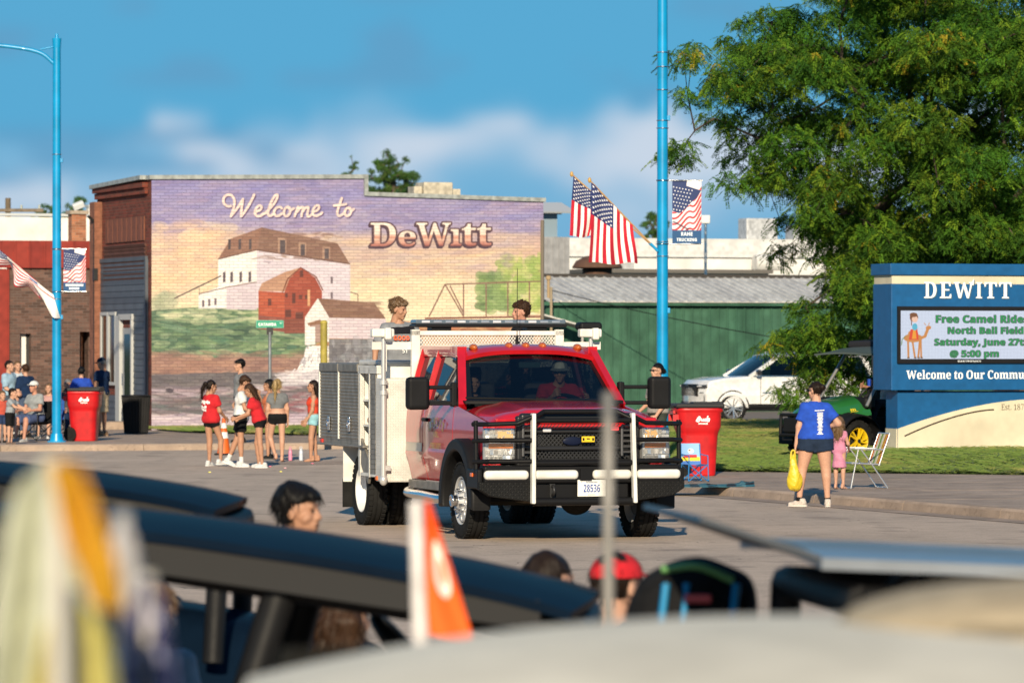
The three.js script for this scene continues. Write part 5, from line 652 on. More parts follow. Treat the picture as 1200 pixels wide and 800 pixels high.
  for (const s of [-1, 1]) part('wiper', [...polyPipe([[s * 0.1 + 0.35, 1.52, -0.36], [s * 0.1 - 0.2, 1.55, -0.37], [s * 0.42 - 0.5, 1.565, -0.42]], 0.012, 6)], DARK, t);
  const bon = (x, z) => { const q = clamp((0.86 - z) / 1.2), e = Math.abs(x / 0.97); return lerp(1.4, 1.51, Math.sqrt(q)) - 0.1 * Math.exp(-(0.86 - z) / 0.045) - 0.13 * e ** 7 + 0.022 * sstep(0.62, 0.52, Math.abs(x)) - 0.02 * e * e; };
  part('bonnet', sheet((u, v) => { const x = lerp(-0.975, 0.975, u), z = lerp(0.87, -0.33, v) - 0.1 * Math.abs(x) ** 2.5 * (1 - v) - 0.09 * x * x * v; return [x, bon(x, z + 0.1 * Math.abs(x) ** 2.5 * (1 - v)), z]; }, 40, 26, 0.03), RED, t);
  part('front_panel', [rbox(1.86, 0.14, 0.06, 0.02, 0, 1.285, 0.81), rbox(0.2, 0.5, 0.06, 0.02, -0.95, 1.05, 0.76, 0, -0.4), rbox(0.2, 0.5, 0.06, 0.02, 0.95, 1.05, 0.76, 0, 0.4)], RED, t);
  // grille
  const gs = part('grille', [rbox(1.34, 0.1, 0.1, 0.04, 0, 1.36, 0.86), rbox(0.1, 0.56, 0.1, 0.03, -0.66, 1.1, 0.85), rbox(0.1, 0.56, 0.1, 0.03, 0.66, 1.1, 0.85), rbox(1.34, 0.1, 0.1, 0.03, 0, 0.85, 0.85), rbox(1.2, 0.05, 0.05, 0.02, 0, 1.21, 0.86), rbox(1.2, 0.05, 0.05, 0.02, 0, 1.02, 0.86)], std([0.02, 0.02, 0.022], 0.35, 0.2), t);
  const msh = []; for (let i = -26; i <= 26; i++) { msh.push(bar([i * 0.046 - 0.22, 0.88, 0.835], [i * 0.046 + 0.22, 1.34, 0.835], 0.012, 0.01), bar([i * 0.046 + 0.22, 0.88, 0.83], [i * 0.046 - 0.22, 1.34, 0.83], 0.012, 0.01)); } part('grille_mesh', msh.map((g) => bend(g, (x, y, z) => [clamp(x, -0.62, 0.62), y, z])), std([0.035, 0.035, 0.037], 0.4, 0.3), gs); part('radiator', [box(1.3, 0.5, 0.04, 0, 1.1, 0.72)], std([0.02, 0.02, 0.02], 0.8), gs);
  for (const s of [-1, 1]) part('side_vent', [rbox(0.03, 0.34, 0.03, 0.01, s * 0.64, 1.1, 0.915), rbox(0.03, 0.34, 0.03, 0.01, s * 0.5, 1.1, 0.915), rbox(0.15, 0.02, 0.03, 0.008, s * 0.57, 1.27, 0.915), ...[0, 1, 2, 3, 4].map((i) => rbox(0.12, 0.012, 0.04, 0.004, s * 0.57, 0.98 + i * 0.06, 0.9, 0.5))], std([0.12, 0.12, 0.125], 0.35, 0.5), gs);
  part('emblem', [sph(0.1, -0.06, 1.1, 0.88, 1.15, 0.48, 0.12)], std([0.006, 0.01, 0.03], 0.4), gs); part('yellow_plate', [rbox(0.15, 0.065, 0.012, 0.006, 0.1, 1.12, 0.945)], std([0.75, 0.5, 0.02], 0.4), gs); part('plate_print', [box(0.02, 0.03, 0.004, 0.045, 1.12, 0.953), box(0.02, 0.03, 0.004, 0.155, 1.12, 0.953), box(0.035, 0.012, 0.004, 0.1, 1.125, 0.953)], DARK, gs);
  part('strobe', [rbox(0.1, 0.045, 0.03, 0.015, -0.36, 1.22, 0.9)], std([0.7, 0.7, 0.72], 0.15, 0.3), gs); part('strobe', [rbox(0.1, 0.045, 0.03, 0.015, 0.42, 1.235, 0.9)], std([0.55, 0.03, 0.03], 0.2, 0, { emissive: new THREE.Color(1, 0.12, 0.12), emissiveIntensity: 0.6 }), gs, 'lit red strobe lamp');
  // guard and bumper
  const gd = part('grille_guard', [...[-1, 1].flatMap((s) => [...[[1.3, 1.05], [1.115, 1.07], [0.885, 1.08]].flatMap(([y, z]) => polyPipe([[s * 0.58, y + (y > 1.25 ? 0.07 : 0), z + 0.03], [s * 0.74, y, z], [s * 1.05, y - (y > 1.25 ? 0.01 : 0), z - 0.05], [s * 1.2, y - 0.01, z - 0.2]], 0.026)), ...polyPipe([[s * 1.17, 1.33, 0.88], [s * 1.17, 0.75, 0.9]], 0.026)]), ...polyPipe([[-0.58, 1.34, 1.06], [-0.42, 1.425, 0.98], [0.42, 1.425, 0.98], [0.58, 1.34, 1.06]], 0.028), ...polyPipe([[-0.58, 1.33, 1.09], [0.58, 1.33, 1.09]], 0.028), ...polyPipe([[-0.58, 0.865, 1.1], [0.58, 0.865, 1.1]], 0.03), ...polyPipe([[-0.58, 0.44, 1.08], [0.58, 0.44, 1.08]], 0.045)], TUBE, t);
  for (const s of [-1, 1]) part('upright', [bend(rbox(0.044, 0.99, 0.09, 0.012, 0, 0, 0), (x, y, z) => [s * 0.585 + x - s * 0.03 * Math.max(0, y), 0.915 + y, 1.12 + z - 0.12 * Math.max(0, y - 0.1) ** 1.2])], WH, gd, 'white upright of the grille guard');
  const bp = part('bumper', [rbox(2.26, 0.2, 0.2, 0.03, 0, 0.74, 0.97), rbox(1.1, 0.2, 0.1, 0.02, 0, 0.55, 0.96), box(0.13, 0.13, 0.16, 0.03, 0.735, 1.02)], TUBE, t);
  for (const [a, b] of [[-1.13, -0.62], [-0.56, -0.05], [0.11, 0.56], [0.62, 1.13]]) part('bumper_pad', [rbox(b - a, 0.106, 0.1, 0.045, (a + b) / 2, 0.735, 1.06)], WH, bp);
  for (const s of [-1, 1]) { part('bumper_wing', [put(ext([[0.6, 0.44], [0.6, 0.66], [1.18, 0.66], [1.18, 0.58], [1.05, 0.5]].map(([x, y]) => [s * x, y]), 0.14, 0.01), 0, 0, 1.0)], BPLATE, bp); part('bumper_end', [rbox(0.06, 0.22, 0.46, 0.02, s * 1.16, 0.69, 0.8)], TUBE, bp); part('marker_lamp', [rbox(0.02, 0.045, 0.09, 0.01, s * 1.2, 0.735, 0.82)], std([0.7, 0.12, 0.02], 0.2, 0, { clearcoat: 1 }), bp); part('tow_hook', [tor(0.05, 0.018, s * 0.34, 0.56, 1.06, 0, Math.PI / 2), box(0.06, 0.15, 0.04, s * 0.34, 0.56, 1.02)], DARKM, bp); }
  const plate = part('licence_plate', [rbox(0.325, 0.185, 0.012, 0.01, 0.1, 0.585, 1.075)], WH, bp); part('plate_print', keep(put(new THREE.PlaneGeometry(0.315, 0.175), 0.1, 0.585, 1.0825)), std([0.9, 0.9, 0.9], 0.4, 0, { map: paint(360, 200, (c, w, h) => { c.fillStyle = '#f0eee6'; c.fillRect(0, 0, w, h); c.fillStyle = '#2c3c5c'; c.textAlign = 'center'; c.font = 'bold 30px sans-serif'; c.fillText('NEBRASKA', w / 2, 34); c.fillText('\u2022', 46, 34); c.fillText('\u2022', w - 46, 34); c.fillStyle = '#2a4c9c'; c.save(); c.translate(w / 2, 150); c.scale(0.72, 1.18); c.font = 'bold 112px sans-serif'; c.fillText('28536', 0, 0); c.restore(); c.fillStyle = '#2c3c5c'; for (let i = 0; i < 7; i++) c.fillRect(132 + i * 14, 178, 10, 9); }) }), plate);
  // interior
  part('dashboard', [rbox(1.8, 0.16, 0.5, 0.05, 0, 1.38, -0.78), box(1.86, 0.8, 0.04, 0, 1.0, -0.5)], std([0.02, 0.02, 0.021], 0.8), t); part('floor_pan', [box(1.9, 0.06, 2.2, 0, 0.68, -1.6), box(1.84, 0.9, 0.04, 0, 1.08, -2.66), box(1.66, 0.06, 0.04, 0, 2.08, -2.66)], DARK, t); part('rear_window', [quad([-0.9, 1.53, -2.665], [0.9, 1.53, -2.665], [0.78, 2.05, -2.66], [-0.78, 2.05, -2.66])], DGLASS, t);
  for (const x of [-0.45, 0.45]) { const se = part('seat', [rbox(0.56, 0.16, 0.55, 0.06, x, 1.0, -1.5), rbox(0.54, 0.68, 0.14, 0.06, x, 1.38, -1.86, 0.15)], std([0.06, 0.06, 0.062], 0.85), t); part('headrest', rbox(0.28, 0.17, 0.1, 0.04, x, 1.82, -1.94), std([0.06, 0.06, 0.062], 0.85), se); }
  part('steering_wheel', [tor(0.2, 0.018, 0.45, 1.5, -1.06, -1.1, 0, 0), rod([0.45, 1.5, -1.06], [0.45, 1.38, -0.9], 0.03), bar([0.27, 1.51, -1.06], [0.63, 1.51, -1.06], 0.03, 0.02)], DARK, t); part('rear_view_mirror', [rbox(0.26, 0.07, 0.03, 0.02, 0, 1.93, -1.0)], std([0.05, 0.09, 0.09], 0.2), t);
  // chassis
  part('chassis', [box(0.09, 0.22, 6.6, -0.42, 0.72, -2.5), box(0.09, 0.22, 6.6, 0.42, 0.72, -2.5), rod([-0.9, 0.42, 0], [0.9, 0.42, 0], 0.055), sph(0.17, 0.25, 0.42, 0, 1.1, 1, 1), rod([-0.9, 0.42, -4.2], [0.9, 0.42, -4.2], 0.06), sph(0.2, 0, 0.42, -4.2), box(0.7, 0.3, 1.2, 0, 0.6, -1.4), cyl(0.14, 0.14, 0.9, 0.62, 0.6, -2.2, Math.PI / 2), box(1.2, 0.12, 0.12, 0, 0.66, 0.7), rod([-0.75, 0.46, 0.25], [0.8, 0.5, 0.25], 0.028)], std([0.025, 0.023, 0.02], 0.8, 0, { map: V2 }), t);
  part('transfer_case', [rbox(0.3, 0.2, 0.4, 0.05, -0.35, 0.5, 0.15), rod([-0.55, 0.5, 0.3], [-0.3, 0.42, 0.1], 0.04)], std([0.1, 0.08, 0.055], 0.8, 0.2, { map: V2 }), t);
  // wheels
  const tyF = fuse(tyreGeo(0.425, 0.245, 0.26, 40)); tyF.userData.done = true; const RIM = std([0.6, 0.6, 0.6], 0.35, 0.3, { map: V1 });
  const holes = Array.from({ length: 8 }, (_, i) => { const a = i / 8 * 6.283, p = []; for (let k = 0; k < 10; k++) { const b = k / 10 * 6.283; p.push([0.185 * Math.cos(a) + 0.026 * Math.cos(b), 0.185 * Math.sin(a) + 0.034 * Math.sin(b)]); } return p; });
  const circ = (r, n = 40) => Array.from({ length: n }, (_, i) => [r * Math.cos(i / n * 6.283), r * Math.sin(i / n * 6.283)]);
  const wheel = (x, z, out, kind) => { const w = new THREE.Group(); w.name = 'wheel'; t.add(w); w.position.set(x, 0.425, z); w.rotation.y = out > 0 ? 0 : Math.PI; const ty = new THREE.Mesh(tyF, RUBBER); ty.name = 'tyre'; w.add(ty);
    const dsh = (off) => { const g = ext(circ(0.235), 0.02, 0.006, holes); g.applyMatrix4(M4.makeRotationY(Math.PI / 2)); return g.translate(off, 0, 0); }; const barrel = new THREE.LatheGeometry([[0.262, -0.1], [0.245, -0.06], [0.235, 0.05], [0.258, 0.1], [0.268, 0.108], [0.27, 0.1]].map((p) => new THREE.Vector2(...p)), 40).applyMatrix4(M4.makeRotationZ(-Math.PI / 2));
    if (kind === 'front') { part('rim', [dsh(0.085), barrel, cyl(0.12, 0.085, 0.06, 0.12, 0, 0, 0, 0, -Math.PI / 2, 24)], RIM, w); const nuts = []; for (let i = 0; i < 10; i++) nuts.push(cyl(0.015, 0.011, 0.07, 0.125, 0.125 * Math.cos(i * 0.6283), 0.125 * Math.sin(i * 0.6283), 0, 0, -Math.PI / 2, 8)); part('wheel_nuts', [...nuts, cyl(0.07, 0.06, 0.13, 0.15, 0, 0, 0, 0, -Math.PI / 2, 20), tor(0.06, 0.012, 0.21, 0, 0, 0, Math.PI / 2, 0, 20, 6)], CHROME, w); part('brake_drum', [cyl(0.18, 0.18, 0.1, 0.0, 0, 0, 0, 0, Math.PI / 2)], DARKM, w); }
    else { const dish = new THREE.LatheGeometry([[0.001, 0.02], [0.1, 0.02], [0.12, -0.0], [0.2, -0.03], [0.235, 0.02], [0.25, 0.095], [0.268, 0.108]].map((p) => new THREE.Vector2(...p)), 40).applyMatrix4(M4.makeRotationZ(-Math.PI / 2)); part('rim', [dish, barrel], std([0.78, 0.77, 0.75], 0.35, 0, { map: V1 }), w); } };
  for (const s of [-1, 1]) { wheel(s * 0.99, 0, s, 'front'); wheel(s * 1.06, -4.2, s, 'rear'); wheel(s * 0.76, -4.2, -s, 'rear'); }
  // utility body
  for (const s of [-1, 1]) {
    const cb = part('rear_locker', [box(0.5, 0.93, 1.93, s * 0.965, 1.475, -5.085), box(0.48, 0.05, 1.98, s * 0.97, 0.985, -5.1)], ALU, t);
    for (let i = 0; i < 2; i++) { const z = -4.6 - i * 0.97, dd = part('roller_door', Array.from({ length: 20 }, (_, k) => bend(cyl(0.0205, 0.0205, 0.92, 0, 0, 0, Math.PI / 2, 0, 0, 8), (x, y, zz) => [s * 1.215 + x * 0.4, 1.045 + k * 0.04 + y, z + zz])), ALU, cb); part('door_handle', [rbox(0.02, 0.17, 0.09, 0.03, s * 1.24, 1.2, z + (i ? 0.05 : 0.1)), tor(0.04, 0.009, s * 1.255, 1.2, z + (i ? 0.05 : 0.1), 0, Math.PI / 2, 0, 16, 6)], CHROME, dd); part('door_post', box(0.03, 0.82, 0.03, s * 1.22, 1.43, z - 0.475), WH, cb); part('lid', [rbox(0.03, 0.1, 0.93, 0.01, s * 1.222, 1.885, z)], ALU, cb); }
    part('tail_lamp', [rbox(0.03, 0.05, 0.1, 0.01, s * 1.22, 0.98, -5.95)], std([0.5, 0.03, 0.02], 0.3), cb); part('step_rail', [rbox(0.1, 0.03, 2.3, 0.01, s * 1.2, 0.945, -4.95), bar([s * 1.2, 0.95, -4.12], [s * 1.2, 0.62, -3.62], 0.03, 0.26)], ALU, cb);
    const sc = part('shelf_locker', [box(0.03, 1.3, 0.86, s * 0.78, 1.25, -3.7), box(0.44, 0.1, 0.86, s * 1.0, 1.87, -3.7), box(0.44, 0.04, 0.86, s * 1.0, 0.62, -3.7), box(0.44, 1.3, 0.03, s * 1.0, 1.25, -4.1), box(0.42, 1.3, 0.03, s * 1.0, 1.25, -3.27)], WH, t); for (const y of [0.86, 1.2, 1.5]) part('shelf', [box(0.4, 0.025, 0.8, s * 0.99, y, -3.68)], WH, sc);
    part('stored_bag', [rbox(0.2, 0.08, 0.2, 0.03, s * 1.08, 1.26, -3.78)], std([0.35, 0.17, 0.1], 0.8), sc); part('post', [box(0.05, 1.3, 0.05, s * 1.2, 1.24, -4.05), box(0.05, 1.3, 0.04, s * 1.2, 1.24, -3.6), box(0.05, 0.1, 0.9, s * 1.2, 1.87, -3.68)], WPLATE, sc); part('roller_shutter', Array.from({ length: 20 }, (_, k) => box(0.03, 0.055, 0.25, s * 1.21, 0.66 + k * 0.059, -3.42)), ALU, sc);
    part('front_locker', [rbox(0.5, 1.22, 0.46, 0.02, s * 0.98, 1.16, -3.04)], WPLATE, t); part('corner_trim', [box(0.02, 1.2, 0.02, s * 1.225, 1.16, -2.82)], ALU, t); part('amber_reflector', [rbox(0.02, 0.05, 0.08, 0.008, s * 1.235, 0.59, -3.2)], std([0.65, 0.15, 0.03], 0.3), t);
    part('bed_rail', [rbox(0.46, 0.06, 0.9, 0.02, s * 0.98, 1.95, -3.7)], WPLATE, t);
    part('mud_flap', [box(0.5, 0.5, 0.02, s * 0.95, 0.75, -4.95)], WH, t); part('mud_flap', [box(0.5, 0.34, 0.025, s * 0.95, 0.36, -4.97)], RUBBER, t);
    // light mast
    const ms = part('light_mast', [rod([s * 1.27, 0.6, -2.74], [s * 1.27, 2.27, -2.74], 0.026, 0.026, 14), rod([s * 1.27, 0.62, -2.74], [s * 1.27, 1.6, -2.74], 0.034, 0.034, 14), cyl(0.05, 0.05, 0.05, s * 1.27, 1.6, -2.74), cyl(0.05, 0.05, 0.05, s * 1.27, 1.72, -2.74), sph(0.05, s * 1.27, 0.58, -2.74, 1, 1.3, 1), box(0.1, 0.06, 0.1, s * 1.24, 0.72, -2.76)], std([0.62, 0.62, 0.61], 0.3, 0.5), t); part('mast_head', [rbox(0.27, 0.1, 0.12, 0.02, s * 1.27 - 0.02, 2.3, -2.72), rbox(0.08, 0.14, 0.1, 0.02, s * 1.27 + 0.03, 2.29, -2.66)], WH, ms); if (s > 0) part('lamp_lid', [rbox(0.28, 0.1, 0.24, 0.04, s * 1.27 - 0.01, 2.38, -2.8)], BLACKP, ms);
    part('rack_arm', [box(0.52, 0.09, 0.04, s * 1.14, 2.15, -2.79), box(0.03, 0.3, 0.06, s * 1.24, 2.0, -2.79)], WH, t);
  }
  part('bed_floor', [box(1.56, 0.05, 3.2, 0, 0.97, -4.45), box(1.5, 0.9, 0.04, 0, 1.42, -6.03)], ALU, t);
  part('water_tank', [rbox(1.0, 0.7, 1.1, 0.06, 0.1, 1.36, -5.2)], std([0.5, 0.5, 0.48], 0.5), t); part('hose_reel', [cyl(0.3, 0.3, 0.4, 0.4, 1.35, -4.35, 0, 0, Math.PI / 2), tor(0.3, 0.03, 0.17, 1.35, -4.35, 0, Math.PI / 2), tor(0.3, 0.03, 0.63, 1.35, -4.35, 0, Math.PI / 2), box(0.5, 0.1, 0.5, 0.4, 1.03, -4.35)], std([0.4, 0.03, 0.02], 0.5), t);
  // headboard rack with expanded mesh, light bar
  const rk = part('rack', [box(0.1, 1.38, 0.06, -0.88, 1.65, -2.76), box(0.1, 1.38, 0.06, 0.88, 1.65, -2.76), box(1.86, 0.05, 0.06, 0, 2.3, -2.76), box(1.86, 0.06, 0.06, 0, 1.62, -2.76)], WH, t);
  const em = []; for (let i = 0; i < 46; i++) for (let j = 0; j < 14; j++) { const x = -0.83 + i * 0.037, y = 1.66 + j * 0.046; if (y < 1.95) continue; em.push(bar([x, y, -2.76], [x + 0.0185, y + 0.023, -2.76], 0.008, 0.009), bar([x + 0.0185, y + 0.023, -2.76], [x + 0.037, y, -2.76], 0.008, 0.009), bar([x, y, -2.76], [x + 0.0185, y - 0.023, -2.76], 0.008, 0.009), bar([x + 0.0185, y - 0.023, -2.76], [x + 0.037, y, -2.76], 0.008, 0.009)); } part('mesh_panel', em, WH, rk);
  const lb = part('light_bar', [rbox(1.86, 0.035, 0.3, 0.015, 0.05, 2.385, -2.9), box(0.24, 0.1, 0.2, -0.55, 2.33, -2.9), box(0.24, 0.1, 0.2, 0.62, 2.33, -2.9)], std([0.015, 0.015, 0.016], 0.35), t); part('light_bar_lens', [rbox(1.84, 0.055, 0.27, 0.02, 0.05, 2.43, -2.9)], std([0.1, 0.13, 0.16], 0.12, 0, { clearcoat: 1 }), lb); for (let i = 0; i < 12; i++) part('led_module', [rbox(0.1, 0.028, 0.02, 0.006, -0.75 + i * 0.145, 2.432, -2.768)], std([[0.8, 0.82, 0.85], [0.35, 0.4, 0.46]][i % 3 ? 1 : 0], 0.15, 0.4), lb);
  part('whip_aerial', [rod([0.2, 2.1, -2.2], [0.21, 3.05, -2.22], 0.006, 0.003), cyl(0.025, 0.015, 0.12, 0.2, 2.2, -2.2)], DARK, t);
}
// ---------------------------------------------------------------- cars and side-by-sides (z forward, origin under the front axle)
const sideways = (g) => g.applyMatrix4(M4.makeRotationY(-Math.PI / 2));
function suv(name, label, category, p, turn, paintC, o = {}) {
  const t = thing(name, label, category, p, turn), P = o.m ?? std(paintC, 0.3, 0, { clearcoat: 1, clearcoatRoughness: 0.05, map: rep(V3, 0.5) }), wb = o.wb ?? 3.2, rear = -wb - 1.15, R = 0.4;
  const arc = (zc, r, n = 12) => Array.from({ length: n + 1 }, (_, i) => { const a = Math.PI * (1 - i / n); return [zc - r * Math.cos(Math.PI - a) * -1, R + r * Math.sin(a)]; });
  const lower = [[rear + 0.05, 0.5], ...arc(-wb, 0.47), ...arc(0, 0.47), [0.8, 0.42], [0.93, 0.55], [0.97, 0.8], [0.9, 1.08], [0.78, 1.16], [0.2, 1.24], [-0.45, 1.28], [-2.2, 1.3], [rear + 0.12, 1.3], [rear, 1.1], [rear - 0.02, 0.7]];
  const plan = (x, y, z) => { const e = Math.abs(x); let zz = z; if (z > 0.3) zz -= 0.2 * (z - 0.3) * e * e * 1.5; if (z < rear + 0.6) zz += 0.12 * e * e * (rear + 0.6 - z); const tuck = y < 0.7 ? 0.04 * (0.7 - y) / 0.3 : y > 1.1 ? 0.05 * (y - 1.1) / 0.2 : 0; return [x * (1 - tuck * 0.6 - (z > 0 ? 0.05 * z : 0)), y + (y > 1.12 && z > -0.5 && e < 0.9 ? 0.02 : 0), zz]; };
  part('body', bend(toCreasedNormals(sideways(ext(lower, 2.02, 0.05, [], 8)), 0.6), plan), P, t);
  const top = (v) => 1 - 0.2 * clamp((v - 1.28) / 0.62); const gz = { a0: -0.5, a1: -1.32, b: -2.2, c: -3.35, d: rear + 0.3 };
  for (const s of [-1, 1]) {
    const X = (y) => s * 0.985 * top(y); const pl = (z0, y0, z1, y1, w, h) => bar([X(y0), y0, z0], [X(y1), y1, z1], w, h);
    part('pillar', [pl(gz.a0, 1.27, gz.a1 - 0.04, o.plain ? 1.68 : 1.79, 0.07, 0.1)], P, t); part('pillar', [pl(gz.b, 1.29, gz.b + 0.02, o.plain ? 1.74 : 1.85, 0.05, 0.12)], BLACKP, t); part('pillar', [pl(gz.c, 1.29, gz.c + 0.04, o.plain ? 1.7 : 1.85, 0.05, 0.14)], P, t); part('pillar', [pl(rear + 0.15, 1.29, rear + 0.4, o.plain ? 1.62 : 1.85, 0.07, 0.2)], P, t);
    part('side_window', [quad([X(1.29) * 0.995, 1.29, gz.a0 - 0.12], [X(1.29) * 0.995, 1.29, rear + 0.2], [X(1.84), 1.84, rear + 0.42], [X(1.84), 1.84, gz.a1 - 0.05])], DGLASS, t); part('window_trim', [bar([X(1.285), 1.285, gz.a0 - 0.05], [X(1.285), 1.285, rear + 0.15], 0.03, 0.03)], CHROME, t);
    if (!o.plain) part('roof_rail', [rod([s * 0.72, 1.96, -1.6], [s * 0.72, 1.96, rear + 0.6], 0.02), box(0.03, 0.06, 0.1, s * 0.72, 1.93, -1.65), box(0.03, 0.06, 0.1, s * 0.72, 1.93, rear + 0.7)], std([0.6, 0.6, 0.6], 0.3, 0.8), t);
    const mi = part('mirror', [bend(rbox(0.2, 0.18, 0.13, 0.05, 0, 0, 0), (x, y, z) => [s * 1.12 + x, 1.38 + y, -0.72 + z])], std([0.02, 0.02, 0.022], 0.15, 0, { clearcoat: 1 }), t); part('mirror_cap', [rbox(0.18, 0.03, 0.12, 0.01, s * 1.12, 1.31, -0.71)], CHROME, mi);
    const hl = part('headlight', [bend(rbox(0.42, 0.1, 0.3, 0.03, 0, 0, 0), (x, y, z) => [s * 0.73 + x, 1.0 + y + 0.03 * Math.abs(x), 0.72 + z - 0.25 * s * x])], std([0.04, 0.04, 0.045], 0.1, 0, { clearcoat: 1 }), t); part('lamp', [rbox(0.22, 0.035, 0.02, 0.01, s * 0.74, 1.015, 0.875, 0, s * 0.5), rbox(0.02, 0.03, 0.2, 0.008, s * 0.925, 1.02, 0.66, 0, s * 0.1)], std([0.85, 0.87, 0.9], 0.1, 0.3), hl);
    part('side_lamp', [rbox(0.02, 0.05, 0.14, 0.01, s * 0.945, 0.82, 0.56)], std([0.65, 0.07, 0.02], 0.3), t); part('door_handle', [rbox(0.03, 0.03, 0.2, 0.012, s * 1.0, 1.08, -1.75), rbox(0.03, 0.03, 0.2, 0.012, s * 1.0, 1.1, -2.9)], CHROME, t); part('door_seam', [box(0.008, 0.72, 0.012, s * 1.012, 0.86, -0.82), box(0.008, 0.72, 0.012, s * 1.012, 0.86, gz.b), box(0.008, 0.72, 0.012, s * 1.012, 0.86, gz.c)], DARKM, t);
    part('running_board', [rbox(0.14, 0.06, wb - 1.0, 0.02, s * 0.98, 0.36, -wb / 2), rbox(0.04, 0.12, wb - 0.98, 0.02, s * 0.97, 0.46, -wb / 2)], BLACKP, t); part('arch_trim', [bend(tor(0.482, 0.02, 0, 0, 0, 0, Math.PI / 2, 0, 30, 6), (x, y, z) => [s * 0.985 + x * 0.6, R + Math.max(y, -0.03), z]), bend(tor(0.482, 0.02, 0, 0, 0, 0, Math.PI / 2, 0, 30, 6), (x, y, z) => [s * 0.985 + x * 0.6, R + Math.max(y, -0.03), z - wb])], BLACKP, t);
    part('name_badge', [box(0.006, 0.03, 0.26, s * 1.018, 0.83, -1.0)], CHROME, t);
    for (const zc of [0, -wb]) { const w = new THREE.Group(); w.name = 'wheel'; t.add(w); w.position.set(s * 0.87, R, zc); w.rotation.y = s > 0 ? 0 : Math.PI; part('tyre', tyreGeo(R, 0.27, 0.285, 30, 0.008), RUBBER, w); const sp = []; for (let i = 0; i < 10; i++) { const a = i * 0.6283 + (i & 1 ? 0.1 : -0.1); sp.push(bar([0.1, 0.05 * Math.cos(a), 0.05 * Math.sin(a)], [0.125, 0.27 * Math.cos(a), 0.27 * Math.sin(a)], 0.05, 0.03)); } part('rim', [...sp, new THREE.LatheGeometry([[0.285, -0.1], [0.27, -0.05], [0.265, 0.1], [0.285, 0.135], [0.292, 0.13]].map((q) => new THREE.Vector2(...q)), 36).applyMatrix4(M4.makeRotationZ(-Math.PI / 2)), cyl(0.06, 0.05, 0.05, 0.1, 0, 0, 0, 0, Math.PI / 2)], std([0.62, 0.62, 0.62], 0.22, 0.8), w); part('brake', [cyl(0.2, 0.2, 0.03, 0.0, 0, 0, 0, 0, Math.PI / 2)], DARKM, w); }
  }
  part('wheel_housing', [box(1.5, 0.5, 1.1, 0, 0.65, 0), box(1.5, 0.5, 1.1, 0, 0.65, -wb), box(1.8, 0.2, wb, 0, 0.42, -wb / 2)], std([0.01, 0.01, 0.01], 0.9), t);
  part('roof', sheet((u, v) => { const x = lerp(-0.82, 0.82, u), z = lerp(gz.a1 + 0.06, rear + 0.2, v), e = Math.abs(x / 0.82); return [x, 1.84 + 0.09 * (1 - e ** (o.plain ? 2.2 : 4)) - (o.plain ? 0.55 * Math.max(0, v - 0.25) ** 2 : 0) - 0.05 * Math.exp(-v * 16) - 0.05 * Math.exp(-(1 - v) * 12), z]; }, 24, 24, 0.05), P, t);
  part('windscreen', surf((u, v) => { const e = 2 * u - 1; return [e * lerp(0.93, 0.78, v), lerp(1.27, 1.86, v), lerp(-0.32, -1.22, v) - 0.18 * e * e * (1 - 0.4 * v)]; }, 12, 6), DGLASS, t); part('rear_window', [quad([0.85, 1.32, rear + 0.1], [-0.85, 1.32, rear + 0.1], [-0.75, 1.84, rear + 0.35], [0.75, 1.84, rear + 0.35])], DGLASS, t);
  part('seats', [rbox(1.6, 0.5, 0.15, 0.05, 0, 1.3, -1.9), rbox(1.6, 0.5, 0.15, 0.05, 0, 1.3, -3.0)], std([0.02, 0.02, 0.02], 0.8), t);
  const gr = part('grille', [bend(rbox(1.2, 0.34, 0.06, 0.03, 0, 0, 0), (x, y, z) => [x, 0.9 + y, 0.945 + z - 0.16 * x * x])], std([0.012, 0.012, 0.012], 0.4), t); part('grille_bars', [...[0, 1, 2, 3].map((i) => bend(rbox(1.12, 0.014, 0.03, 0.006, 0, 0, 0), (x, y, z) => [x, 0.78 + i * 0.065 + y, 0.98 + z - 0.16 * x * x])), ...Array.from({ length: 13 }, (_, i) => { const x = -0.54 + i * 0.09; return box(0.014, 0.22, 0.02, x, 0.87, 0.975 - 0.16 * x * x); })], std([0.05, 0.05, 0.052], 0.3, 0.5), gr); part('emblem', [bend(rbox(0.22, 0.06, 0.02, 0.01, 0, 0, 0), (x, y, z) => [x, 1.03 + y, 0.985 + z])], std([0.03, 0.03, 0.03], 0.2), gr);
  const bp = part('lower_bumper', [bend(rbox(1.7, 0.18, 0.1, 0.04, 0, 0, 0), (x, y, z) => [x, 0.5 + y, 0.93 + z - 0.2 * x * x])], BLACKP, t); part('licence_plate', [rbox(0.3, 0.15, 0.012, 0.005, 0.0, 0.66, 1.0)], std([0.3, 0.42, 0.5], 0.5), bp); part('air_vent', [rbox(0.03, 0.24, 0.03, 0.01, 0.84, 0.72, 0.79, 0, 0.5), rbox(0.03, 0.24, 0.03, 0.01, -0.84, 0.72, 0.79, 0, -0.5), rbox(0.16, 0.025, 0.03, 0.01, 0.76, 0.83, 0.84, 0, 0.5), rbox(0.16, 0.025, 0.03, 0.01, -0.76, 0.83, 0.84, 0, -0.5)], DARKM, bp);
  return t;
}
{
  const th = -71 * Math.PI / 180, w = [(857 - 600) * 130 / F, -130]; suv('parked_suv', 'white full size suv parked behind the red bin', 'car', [w[0] - 0.85 * Math.cos(th), 0.02, w[1] + 0.85 * Math.sin(th)], th, [0.8, 0.8, 0.8]);
}
